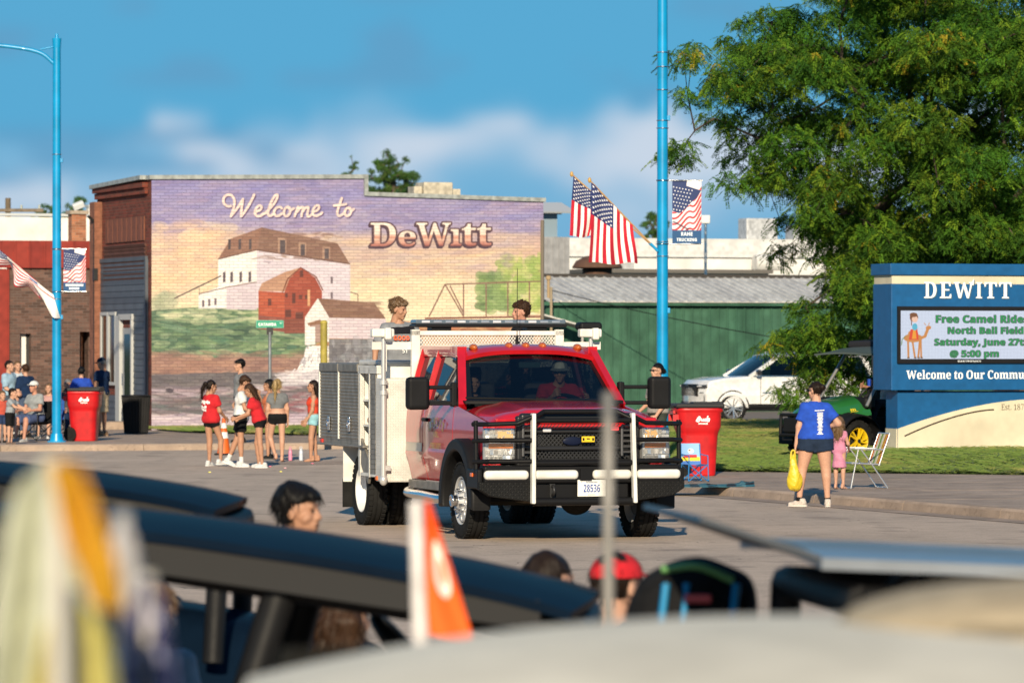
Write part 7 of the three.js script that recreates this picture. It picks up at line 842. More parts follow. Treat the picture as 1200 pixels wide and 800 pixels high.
{ // aluminium lawn chair, side on, facing left
  const g = ground(1013, 573, 0.13), t = thing('lawn_chair', 'folding aluminium lawn chair with striped webbing', 'chair', [g.x, 0.134, g.z - 0.3], -Math.PI / 2 + 0.25), LC = t.scale.setScalar(0.9), A = std([0.7, 0.7, 0.7], 0.28, 0.8), r = 0.0125;
  for (const s of [-1, 1]) { const x = s * 0.27; part('frame', [...polyPipe([[x, 0.012, 0.28], [x, 0.62, -0.0 + 0.16], ], r), ...polyPipe([[x, 0.012, -0.32], [x, 0.40, -0.05], [x, 0.62, 0.12]], r), ...polyPipe([[x, 0.4, 0.26], [x, 0.38, -0.2]], r), ...polyPipe([[x, 0.36, -0.18], [x, 0.62, -0.27], [x, 0.86, -0.36]], r), ...polyPipe([[x, 0.61, -0.26], [x, 0.62, 0.22]], r)], A, t); part('arm_rest', [rbox(0.045, 0.018, 0.34, 0.008, x, 0.635, 0.05)], std([0.75, 0.75, 0.74], 0.5), t); }
  part('frame', [rod([-0.27, 0.012, 0.28], [0.27, 0.012, 0.28], r), rod([-0.27, 0.012, -0.32], [0.27, 0.012, -0.32], r), rod([-0.27, 0.4, 0.26], [0.27, 0.4, 0.26], r), rod([-0.27, 0.86, -0.36], [0.27, 0.86, -0.36], r), rod([-0.27, 0.37, -0.19], [0.27, 0.37, -0.19], r)], A, t);
  const web = [[0.6, 0.16, 0.04], [0.62, 0.6, 0.5], [0.16, 0.3, 0.08], [0.62, 0.6, 0.5], [0.5, 0.3, 0.03]].map((c) => cloth(c)); for (let i = 0; i < 6; i++) { const x = -0.22 + i * 0.088; part('webbing', [slab([x - 0.035, 0.39, 0.26], [x + 0.035, 0.39, 0.26], [x + 0.035, 0.37, -0.19], [x - 0.035, 0.37, -0.19], 0.004)], web[i % 5], t); part('webbing', [slab([x - 0.035, 0.38, -0.185], [x + 0.035, 0.38, -0.185], [x + 0.035, 0.86, -0.355], [x - 0.035, 0.86, -0.355], 0.004)], web[i % 5], t); } for (let j = 0; j < 5; j++) { const f = 0.12 + j * 0.19, y = lerp(0.38, 0.86, f), z = lerp(-0.185, -0.355, f) + 0.006; part('webbing', [slab([-0.26, y - 0.03, z], [0.26, y - 0.03, z], [0.26, y + 0.03, z - 0.022], [-0.26, y + 0.03, z - 0.022], 0.003)], web[(j + 1) % 5], t); } for (let j = 0; j < 4; j++) { const z = 0.2 - j * 0.11; part('webbing', [slab([-0.26, 0.397, z + 0.03], [0.26, 0.397, z + 0.03], [0.26, 0.393, z - 0.03], [-0.26, 0.393, z - 0.03], 0.003)], web[(j + 1) % 5], t); }
}
{ // child's folding chair with a printed back, blanket
  const g = ground(815, 565, 0.13), t = thing('child_chair', 'small blue folding child chair with a printed fabric back', 'chair', [g.x, 0.139, g.z - 0.15], 0.35), B = std([0.01, 0.16, 0.42], 0.4), r = 0.009; for (const s of [-1, 1]) part('frame', [...polyPipe([[s * 0.15, 0.01, 0.14], [-s * 0.15, 0.25, 0.14]], r), ...polyPipe([[s * 0.15, 0.01, -0.14], [-s * 0.15, 0.25, -0.14]], r), ...polyPipe([[s * 0.16, 0.01, -0.14], [s * 0.15, 0.55, -0.18]], r), ...polyPipe([[s * 0.16, 0.01, 0.14], [s * 0.15, 0.38, 0.14], [s * 0.15, 0.4, -0.16]], r)], B, t);
  const fab = paint(128, 160, (c, w, h) => { c.fillStyle = '#8fb8e4'; c.fillRect(0, 0, w, h); c.fillStyle = '#e6d23c'; c.fillRect(0, 100, w, 60); c.fillStyle = '#c8343c'; c.fillRect(20, 84, 88, 22); c.fillStyle = '#efe9e2'; c.beginPath(); c.ellipse(70, 56, 20, 18, 0, 0, 7); c.fill(); c.fillStyle = '#7a4a3c'; c.fillRect(56, 46, 12, 10); c.fillStyle = '#4a78c0'; c.fillRect(0, 130, w, 30); }); part('back', sheet((u, v) => [lerp(-0.15, 0.15, u), lerp(0.24, 0.56, v), -0.15 - 0.03 * v - 0.03 * Math.sin(u * 3.14)], 8, 8, 0.004), std([1, 1, 1], 0.8, 0, { map: fab }), t); part('seat', sheet((u, v) => [lerp(-0.15, 0.15, u), 0.255 - 0.03 * Math.sin(u * 3.14), lerp(0.14, -0.15, v)], 8, 4, 0.004), cloth([0.02, 0.1, 0.3]), t);
  const a = ground(795, 571, 0.13), b = ground(880, 569, 0.13); const pl = tex(128, 128, (u, v) => { const k = (Math.floor(u * 10) & 1) ^ (Math.floor(v * 8) & 1); const m = (Math.floor(u * 10) & 1) || (Math.floor(v * 8) & 1); return k ? [0.12, 0.36, 0.42] : m ? [0.06, 0.1, 0.14] : [0.3, 0.46, 0.5]; });
  solo('picnic_blanket', sheet((u, v) => { const x = lerp(a.x - 0.25, b.x, u), z = lerp(a.z - 0.05, a.z - 1.0, v); return [x + 0.05 * fbm(v * 4, 3, 2), 0.136 + 0.035 * Math.max(0, fbm(x * 4, z * 4, 3, 0, 5) - 0.42) * (1 + 2 * u) + (u > 0.86 ? 0.03 * Math.abs(Math.sin(v * 8)) : 0), z - 0.25 * u * (0.5 - v)]; }, 40, 16, 0.006), std([1, 1, 1], 0.9, 0, { map: pl }), 'crumpled teal plaid blanket spread on the kerb by the red bin', 'blanket');
}
// ---------------------------------------------------------------- out-of-focus flags and poles close by
{
  const p = at(713, 735, 9.2), t = thing('whip_pole', 'bare grey fibreglass whip pole before the truck', 'pole', [p.x, 0, -9.2]); part('rod', [rod([0, 0, 0], [0.0, EYE - (470 - HY) * 9.2 / F, 0], 0.0135, 0.011, 12)], std([0.33, 0.31, 0.28], 0.5, 0, { map: V2 }), t); part('foot', [cyl(0.04, 0.03, 0.05, 0, 0.025, 0)], BLACKP, t); part('tip', [cyl(0.014, 0.014, 0.05, 0, EYE - (474 - HY) * 9.2 / F, 0)], std([0.12, 0.12, 0.12], 0.6), t);
  const q = at(494, 765, 9.6), o = thing('pennant', 'orange safety pennant with a white disc on a white sleeve', 'flag', [q.x, 0, -9.6]), yt = EYE - (588 - HY) * 9.6 / F, yb = EYE - (762 - HY) * 9.6 / F; part('whip', [rod([0, 0, 0], [-0.012, yt, 0], 0.007, 0.005)], std([0.6, 0.58, 0.55], 0.5), o); part('sleeve', [rod([-0.002, yb, 0], [-0.012, yt, 0], 0.019, 0.016)], cloth([0.72, 0.68, 0.66]), o); part('foot', [cyl(0.03, 0.02, 0.05, 0, 0.025, 0)], BLACKP, o);
  const tx = paint(200, 300, (c, w, h) => { c.fillStyle = '#f2641a'; c.fillRect(0, 0, w, h); c.fillStyle = '#f2e6e0'; c.beginPath(); c.ellipse(112, 150, 56, 62, 0, 0, 7); c.fill(); c.fillStyle = '#e0733c'; c.beginPath(); c.ellipse(118, 156, 24, 30, 0, 0, 7); c.fill(); }); const H = yt - yb; part('cloth', sheet((u, v) => [0.01 + u * lerp(0.098, 0.004, v), yb + 0.035 + (H - 0.03) * v - 0.02 * u * (1 - v), 0.015 * Math.sin(u * 5 + v * 3)], 12, 20, 0.002), std([1, 1, 1], 0.8, 0, { map: tx }), o);
}
{
  const stick = (px, d, yt) => { const p = at(px, 700, d); return [p.x, yt]; };
  const mk = (label, px, d, pyTop, w, h, c, tone, seed, lean = 0, m) => { const p = at(px, 700, d), yt = EYE - (pyTop - HY) * d / F, t = thing('festival_flag', label, 'flag', [p.x, 0, -d]); part('pole', [rod([0, 0, 0], [lean, yt, 0], 0.008)], std([0.5, 0.48, 0.44], 0.5), t); part('foot', [cyl(0.03, 0.02, 0.04, 0, 0.02, 0)], BLACKP, t); part('cloth', sheet((u, v) => { const y = yt - v * h; return [lean * (y / yt) + (u - 0.5) * lerp(w * 0.3, w, Math.sqrt(v)) , y - 0.04 * Math.abs(u - 0.5), 0.03 * Math.sin(u * 14 + seed + v * 2) * (0.3 + v)]; }, 30, 20, 0.003), m ?? cloth(c), t); return t; };
  mk('pale green festival flag hanging limp in the foreground', 55, 4.4, 538, 0.135, 0.4, [0.6, 0.62, 0.47], 0, 0.5); mk('white festival flag hanging behind the orange one', 143, 4.7, 600, 0.041, 0.095, [0.62, 0.6, 0.62], 0, 1.2); mk('yellow festival flag hanging low in the foreground', 85, 4.2, 690, 0.11, 0.27, [0.66, 0.58, 0.16], 0, 2.1);
  { const d = 4.1, p = at(96, 700, d), t = thing('festival_flag', 'long bright orange festival flag edge hanging aslant', 'flag', [p.x, 0, -d]), Y = (py) => EYE - (py - HY) * d / F, X = (px) => (px - 96) * d / F; part('pole', [rod([0, 0, 0], [X(66), Y(532), 0], 0.008)], std([0.5, 0.48, 0.44], 0.5), t); part('foot', [cyl(0.03, 0.02, 0.04, 0, 0.02, 0)], BLACKP, t); part('cloth', sheet((u, v) => { const c0 = lerp(78, 124, v), w = lerp(20, 34, Math.sin(v * 3.14)); return [X(c0 + (u - 0.5) * w * 1.6), Y(lerp(536, 705, v)) - 0.01 * u, 0.012 * Math.sin(u * 6 + v * 5)]; }, 8, 20, 0.003), cloth([0.85, 0.42, 0.012]), t); }
  const st = paint(256, 256, (c, w, h) => { c.fillStyle = '#3a3a66'; c.fillRect(0, 0, w, h); c.fillStyle = '#b9b6d0'; for (let i = 0; i < 30; i++) { c.beginPath(); c.arc(20 + (i % 6) * 42, 22 + ((i / 6) | 0) * 48, 10, 0, 7); c.fill(); } }); mk('navy star spangled festival flag hanging at the bottom', 172, 4.6, 672, 0.07, 0.2, [0.1, 0.1, 0.3], 0, 3.3, 0.0, std([0.8, 0.8, 0.8], 0.85, 0, { map: st }));
}
// ---------------------------------------------------------------- trees: limbs that join clump to clump, then small leaves in sprays
function leafSpray(kind, seed) { // a short twig with many small leaflets, about 1 unit long
  const r = rng(seed), pos = [], n = kind === 'locust' ? 11 : 9; const leaf = (x, y, z, dx, dy, dz, L, W) => { const t = V(dx, dy, dz).normalize(), b = V(r() - 0.5, r() - 0.5, r() - 0.5).cross(t).normalize().multiplyScalar(W); const a = V(x, y, z), e = a.clone().addScaledVector(t, L), m = a.clone().addScaledVector(t, L * 0.5), m1 = m.clone().add(b), m2 = m.clone().sub(b); pos.push(...a.toArray(), ...m1.toArray(), ...e.toArray(), ...a.toArray(), ...e.toArray(), ...m2.toArray()); };
  if (kind === 'locust') for (let k = 0; k < 4; k++) { const a = r() * 6.28, o = V(Math.cos(a) * 0.22 * r(), -0.1 + 0.3 * r(), Math.sin(a) * 0.22 * r()), d = V(Math.cos(a), -0.55 - 0.3 * r(), Math.sin(a)).normalize(); for (let i = 0; i < n; i++) { const s = i / (n - 1), p = o.clone().addScaledVector(d, s * 0.62); p.y -= 0.12 * s * s; for (const q of [-1, 1]) leaf(p.x, p.y, p.z, d.z * q + d.x * 0.4, -0.25 + 0.3 * (r() - 0.5), -d.x * q + d.z * 0.4, 0.115, 0.033); } }
  else for (let i = 0; i < 46; i++) { const a = r() * 6.28, b = Math.acos(2 * r() - 1), R = 0.5 * Math.cbrt(r()); leaf(Math.sin(b) * Math.cos(a) * R, Math.cos(b) * R * 0.8, Math.sin(b) * Math.sin(a) * R, r() - 0.5, r() - 0.6, r() - 0.5, 0.2, 0.075); }
  const g = new THREE.BufferGeometry(); g.setAttribute('position', new THREE.Float32BufferAttribute(pos, 3)); g.computeVertexNormals(); return g;
}
function growTree(label, base, clumps, o) { // clumps: [x, y, z, radius] in world space
  const t = thing(o.name ?? 'tree', label, 'tree', base, 0, o.group), r = rng(o.seed), nodes = o.trunk.map((p, i) => ({ p: V(...p), par: i - 1, w: 0, r: 0 }));
  const loc = clumps.map((c) => ({ c: V(c[0] - base.x, c[1] - base.y, c[2] - base.z), r: c[3] })), root = nodes[nodes.length - 1].p; loc.sort((a, b) => a.c.distanceTo(root) - b.c.distanceTo(root));
  for (const k of loc) { let best = 0, bd = 1e9; for (let i = o.trunkSkip ?? 1; i < nodes.length; i++) { const d = nodes[i].p.distanceTo(k.c) + 0.35 * Math.max(0, nodes[i].p.y - k.c.y) + (i < o.trunk.length ? 0 : 0.25); if (d < bd) { bd = d; best = i; } } const a = nodes[best].p, L = a.distanceTo(k.c), n = Math.max(1, Math.round(L / 0.7)); let par = best; for (let s = 1; s <= n; s++) { const f = s / n, q = a.clone().lerp(k.c, f); if (s < n) q.add(V((r() - 0.5) * 0.2 * L / n, 0.12 * Math.sin(f * 3.14) * L, (r() - 0.5) * 0.2 * L / n)); nodes.push({ p: q, par, w: 0, r: 0 }); par = nodes.length - 1; } k.n = par; }
  for (const k of loc) { let i = k.n; while (i >= 0) { nodes[i].w += 1; i = nodes[i].par; } } const tr = [], lm = []; nodes.forEach((n) => { n.r = o.r0 * Math.pow(Math.max(1, n.w) / loc.length, o.pw ?? 0.46); }); nodes.forEach((n, i) => { if (n.par < 0) return; const a = nodes[n.par]; (i < o.trunk.length ? tr : lm).push(rod(a.p, n.p, i < o.trunk.length ? a.r : Math.min(a.r, n.r * 1.25), n.r, n.r > 0.05 ? 9 : 5)); if (n.r > 0.04) (i < o.trunk.length ? tr : lm).push(sph(n.r * 1.0, n.p.x, n.p.y, n.p.z, 1, 1, 1, 8)); });
  const bark = std([0.13, 0.095, 0.068], 0.95, 0, { map: rep(V2, 1.4, 0.5), bumpMap: rep(NB, 2, 0.6), bumpScale: 0.03 }); const tk = part('trunk', tr, bark, t); part('limbs', lm, bark, tk);
  const cr = new THREE.Group(); cr.name = 'crown'; t.add(cr); const LM = std([1, 1, 1], 0.85, 0, { transmission: 0.2, thickness: 0, specularIntensity: 0.25 }), gs = [leafSpray(o.leaf, 5), leafSpray(o.leaf, 6), leafSpray(o.leaf, 7)], list = [[], [], []], C = new THREE.Color(), q = new THREE.Quaternion(), e = new THREE.Euler();
  for (const k of loc) { const n = Math.round(o.sprays * Math.pow(k.r / o.rad, 2)); const tone = r(); for (let i = 0; i < n; i++) { const a = r() * 6.28, b = 2 * r() - 1, R = k.r * Math.cbrt(0.15 + 0.85 * r()), s = Math.sqrt(1 - b * b); const x = k.c.x + Math.cos(a) * s * R * 1.15, y = k.c.y + b * R * 0.62 - 0.12 * R * R / k.r, z = k.c.z + Math.sin(a) * s * R * 1.15; const sc = o.size * (0.7 + 0.6 * r()); q.setFromEuler(e.set((r() - 0.5) * 0.9, r() * 6.28, (r() - 0.5) * 0.9)); const yel = o.yellow ? r() < o.yellow * (tone > 0.86 ? 10 : 0.6) : false; const kk = o.c[(r() * o.c.length) | 0], j = 0.8 + 0.4 * r(); if (yel) C.setRGB(0.32, 0.26, 0.02); else C.setRGB(kk[0] * j * lerp(0.85, 1.2, tone), kk[1] * j, kk[2] * j); list[(r() * 3) | 0].push([new THREE.Matrix4().compose(V(x, y, z), q, V(sc, sc, sc)), C.clone()]); } }
  list.forEach((l, i) => { const im = new THREE.InstancedMesh(gs[i], LM, l.length); l.forEach(([m, c], k) => { im.setMatrixAt(k, m); im.setColorAt(k, c); }); im.name = 'leaves'; im.userData = { kind: 'stuff' }; cr.add(im); });
  return t;
}
{ // the big locust behind the sign: clumps inside its outline, with depth
  const d = 97, r = rng(321), out = [[868, -60], [850, 0], [800, 28], [772, 90], [790, 130], [768, 165], [772, 185], [815, 180], [840, 205], [872, 250], [878, 300], [890, 345], [880, 392], [884, 420], [905, 455], [955, 470], [1000, 452], [1030, 420], [1080, 380], [1300, 380], [1320, -60]], inP = (x, y) => { let c = false; for (let i = 0, j = out.length - 1; i < out.length; j = i++) { const [a, b] = out[i], [e, f] = out[j]; if ((b > y) !== (f > y) && x < (e - a) * (y - b) / (f - b) + a) c = !c; } return c; }, cl = [];
  let guard = 0; while (cl.length < 315 && guard++ < 9000) { const px = 760 + 560 * r(), py = -60 + 530 * r(); if (!inP(px - 46, py)) continue; const near = !(inP(px - 76, py) && inP(px + 26, py) && inP(px, py - 20) && inP(px, py + 20)); const w = clamp((px - 770) / 300), dz = (r() - 0.5) * lerp(2, 9.5, Math.sqrt(w)) * (py > 380 ? 0.55 : 1); const k = at(px, py, d); const rad = near ? lerp(0.26, 0.42, r()) : lerp(0.42, 0.78, r()); const P = [k.x, k.y, -d + dz]; if (P[1] < 1.2) continue; if (cl.some((q) => Math.hypot(q[0] - P[0], q[1] - P[1], q[2] - P[2]) < 0.6 * (q[3] + rad))) continue; cl.push([...P, rad]); }
  for (const [px, py] of [[792, 183], [800, 172], [806, 112], [812, 60], [800, 66], [862, 150], [888, 214], [858, 212], [925, 455], [945, 466], [905, 405], [960, 440], [975, 452], [1000, 440], [985, 405], [925, 392], [965, 395], [1020, 395], [945, 360], [1000, 360]]) { const k = at(px, py, d - 1.5 + 2 * r()); cl.push([k.x, k.y, k.z, 0.36]); }
  const b = V(at(1185, 400, d).x, 0.15, -d - 0.3);
  growTree('large green locust tree spreading behind the monument sign', b, cl, { name: 'locust_tree', seed: 9, trunk: [[0, 0, 0], [-0.05, 1.0, 0], [-0.15, 2.0, 0], [-0.45, 3.2, 0.1], [-1.1, 4.4, 0.2], [-1.9, 5.4, 0.1]], r0: 0.26, pw: 0.6, leaf: 'locust', sprays: 62, rad: 0.6, size: 0.38, yellow: 0.008, c: [[0.048, 0.13, 0.01], [0.075, 0.175, 0.013], [0.032, 0.095, 0.01], [0.13, 0.225, 0.015]] });
}
function roundTree(label, px, py0, py1, wpx, d, seed, n, c, group) { const r = rng(seed), k = at(px, py1, d), rx = wpx / 2 * d / F, top = EYE - (py0 - HY) * d / F, bot = EYE - (py1 - HY) * d / F, cl = []; let g = 0; while (cl.length < n * 2.2 && g++ < 3000) { const a = r() * 6.28, b = 2 * r() - 1, s = Math.sqrt(1 - b * b), R = Math.cbrt(r()); const P = [k.x + Math.cos(a) * s * R * rx, (top + bot) / 2 + b * R * (top - bot) / 2, -d + Math.sin(a) * s * R * rx]; const rad = rx * lerp(0.1, 0.22, r()); cl.push([...P, rad]); } growTree(label, V(k.x, 0, -d), cl, { seed, trunk: [[0, -0.03, 0], [0.1, (bot - 0.5) * 0.5, 0], [0, Math.max(1, bot - 0.2), 0], [0, (top + bot) / 2, 0]], trunkSkip: 2, r0: rx * 0.14, leaf: 'broad', sprays: 11, rad: rx * 0.2, size: rx * 0.24, c, group }); }
const DG = [[0.06, 0.135, 0.03], [0.085, 0.175, 0.035], [0.045, 0.1, 0.028]];
roundTree('dark green tree rising behind the roof of the mural building', 460, 176, 250, 56, 420, 3, 34, DG); roundTree('smaller leaning tree beside the dark one behind the mural', 412, 182, 250, 30, 425, 4, 20, DG);
roundTree('rounded tree top above the white parapet', 94, 228, 280, 46, 400, 5, 30, DG); roundTree('low bush top behind the utility pole', 55, 240, 285, 40, 410, 6, 22, DG);
roundTree('small tree behind the banner on the blue pole', 768, 248, 300, 36, 430, 7, 24, DG);
roundTree('dense tree standing behind the locust', 1075, 240, 420, 190, 140, 8, 70, DG); roundTree('broad dark tree behind the message board', 1200, 200, 430, 190, 134, 10, 70, DG);
// ---------------------------------------------------------------- the people
const PI = Math.PI, K = { black: [0.012, 0.012, 0.013], red: [0.56, 0.012, 0.02], white: [0.74, 0.74, 0.73], navy: [0.012, 0.03, 0.08], grey: [0.2, 0.21, 0.22], blue: [0.012, 0.075, 0.5], khaki: [0.46, 0.37, 0.25], pale: [0.3, 0.45, 0.58] };
const scrawl = (col, rows, seed) => paint(220, 160, (c, w, h) => { const r = rng(seed); c.clearRect(0, 0, w, h); c.strokeStyle = col; c.lineCap = 'round'; rows.forEach(([y, x0, x1, lw]) => { c.lineWidth = lw; for (let x = x0; x < x1; x += lw * 1.4) { c.beginPath(); c.moveTo(x, y - lw * 0.9 * r()); c.lineTo(x + lw * 0.7 * r(), y + lw * 0.9 * r()); c.stroke(); } }); });
const walkL = [[0.04, -1, 0.22], [0, -1, 0.02]], walkR = [[-0.04, -1, -0.1], [0, -1, -0.3]];
{ // young people by the cone
  const G = 'young people standing by the mural';
  person({ label: 'girl in a red tee and black shorts with a dark ponytail beside the cone', group: G, p: ground(247, 546), turn: PI - 0.75, h: 1.52, fem: 1, cell: 0.021, skin: 'tan', shirt: { c: K.red, hem: 0.86, loose: 0.03, print: { back: 1, y: 1.2, w: 0.24, h: 0.26, out: 0.012, tex: scrawl('#f2f0ee', [[30, 10, 200, 26], [92, 10, 150, 20], [128, 20, 130, 14]], 2) } }, shorts: { c: K.black, len: 0.28 }, shoes: [0.72, 0.72, 0.72], hair: { c: 'dark', style: 'pony', y: 0.03, len: 0.3 }, head: [0.2, -0.5, 0], armL: [[0.2, -1, 0.1], [-0.05, -0.8, 0.6]], armR: [[-0.15, -1, 0.25], [0.2, -0.6, 0.9]], legL: [[0.0, -1, 0.1], [0.02, -1, 0]], legR: [[-0.12, -1, 0.38], [-0.02, -1, -0.05]] });
  person({ label: 'boy in a white tee and black shorts holding hands out to the girl', group: G, p: ground(282, 547), turn: PI / 2 - 0.15, h: 1.6, cell: 0.021, skin: 'tan', shirt: { c: K.white, loose: 0.03, hem: 0.86 }, shorts: { c: K.black, len: 0.6, loose: 0.03 }, shoes: [0.74, 0.74, 0.74], socks: K.white, sockLen: 0.12, hair: { c: 'brown', style: 'mop' }, head: [0.4, 0.1, 0], armL: [[0.1, -1, 0.25], [0.0, -0.45, 1]], armR: [[-0.15, -1, 0.35], [0.1, -0.55, 1]], legL: [[0.03, -1, -0.25], [0, -1, -0.45]], legR: [[-0.03, -1, 0.05], [0, -1, 0.02]], footL: [0.4, 0], lean: 0.1, grip: 'LR' });
  person({ label: 'dark haired person in a grey shirt standing on the pavement behind the others', group: G, p: V(at(281, 500, 97.5).x, 0.134, -97.5), turn: -PI / 2 + 0.3, h: 1.72, cell: 0.024, shirt: { c: K.grey }, shorts: { c: [0.05, 0.05, 0.06], len: 1.9 }, shoes: K.black, hair: { c: 'black', style: 'mop' } });
  person({ label: 'girl in a red tee leaning towards the boy in white', group: G, p: ground(304, 548), turn: -PI / 2 - 0.15, h: 1.5, fem: 1, cell: 0.021, skin: 'tan', shirt: { c: K.red, loose: 0.022, hem: 0.92 }, shorts: { c: K.black, len: 0.25 }, shoes: [0.72, 0.71, 0.7], hair: { c: 'brown', style: 'long' }, head: [0.45, 0, 0], lean: 0.32, armL: [[0.12, -1, 0.3], [0.0, -0.35, 1]], armR: [[-0.12, -1, 0.35], [0.1, -0.45, 1]], legL: [[0.04, -1, -0.06], [0, -1, -0.12]], legR: [[-0.04, -1, 0.18], [0, -1, -0.1]], grip: 'LR' });
  person({ label: 'girl with dark hair and a hand at her face partly behind the blonde', group: G, p: ground(315, 538), turn: -PI / 2 - 0.1, h: 1.5, fem: 1, cell: 0.022, skin: 'tan', shirt: { c: [0.5, 0.14, 0.06], tank: 1, sleeve: 0, hem: 1.0 }, shorts: { c: K.black, len: 0.3 }, shoes: K.black, hair: { c: 'black', style: 'pony' }, armR: [[-0.3, -0.8, 0.5], [0.1, 1, 0.5]] });
  person({ label: 'blonde girl in a grey crop top and black shorts with her back turned', group: G, p: ground(325, 541), turn: PI + 0.1, h: 1.52, fem: 1, cell: 0.021, bare: 1, skin: 'fair', shirt: { c: [0.17, 0.18, 0.19], hem: 1.1, loose: 0.014, sleeve: 0.5 }, shorts: { c: K.black, len: 0.28 }, hair: { c: 'blond', style: 'pony', y: 0.06, len: 0.36 }, head: [0, -0.35, 0], armL: [[0.2, -1, 0.05], [0.1, -1, 0.3]], armR: [[-0.2, -1, 0.05], [-0.05, -1, 0.3]], legL: [[0.16, -1, 0.3], [-0.28, -1, -0.1]], legR: [[-0.02, -1, 0.02], [0, -1, -0.02]] });
  person({ label: 'girl in an orange tank top and light blue shorts standing apart by the bottles', group: G, p: ground(367, 541), turn: -PI / 2 + 0.05, h: 1.5, fem: 1, cell: 0.021, bare: 1, skin: 'tan', shirt: { c: [0.66, 0.055, 0.02], tank: 1, sleeve: 0, hem: 1.02, name: 'tank_top' }, shorts: { c: [0.28, 0.55, 0.62], len: 0.34, loose: 0.02 }, hair: { c: 'dark', style: 'long' }, armR: [[-0.1, -1, 0.15], [0.05, -0.8, 0.5]], armL: [[0.1, -1, 0.1], [0, -0.9, 0.5]], legL: [[0.03, -1, 0.12], [0, -1, 0.0]], legR: [[-0.03, -1, -0.03], [0, -1, -0.12]] });
}
function campChair(label, p, turn, c) { const t = thing('camp_chair', label, 'chair', p, turn), r = 0.011; for (const s of [-1, 1]) part('frame', [...polyPipe([[s * 0.26, 0.01, 0.24], [-s * 0.26, 0.4, 0.24]], r), ...polyPipe([[s * 0.26, 0.01, -0.24], [-s * 0.26, 0.4, -0.24]], r), ...polyPipe([[s * 0.27, 0.01, -0.24], [s * 0.26, 0.84, -0.32]], r), ...polyPipe([[s * 0.27, 0.01, 0.24], [s * 0.27, 0.6, 0.22]], r)], DARKM, t); part('seat', sheet((u, v) => [lerp(-0.26, 0.26, u), 0.41 - 0.06 * Math.sin(u * 3.14), lerp(0.25, -0.25, v)], 8, 6, 0.006), cloth(c), t); part('back', sheet((u, v) => [lerp(-0.26, 0.26, u), lerp(0.38, 0.84, v), -0.25 - 0.07 * v - 0.05 * Math.sin(u * 3.14)], 8, 6, 0.006), cloth(c), t); for (const s of [-1, 1]) part('arm_rest', [bar([s * 0.27, 0.61, 0.25], [s * 0.27, 0.6, -0.28], 0.06, 0.012)], cloth(c), t); return t; }
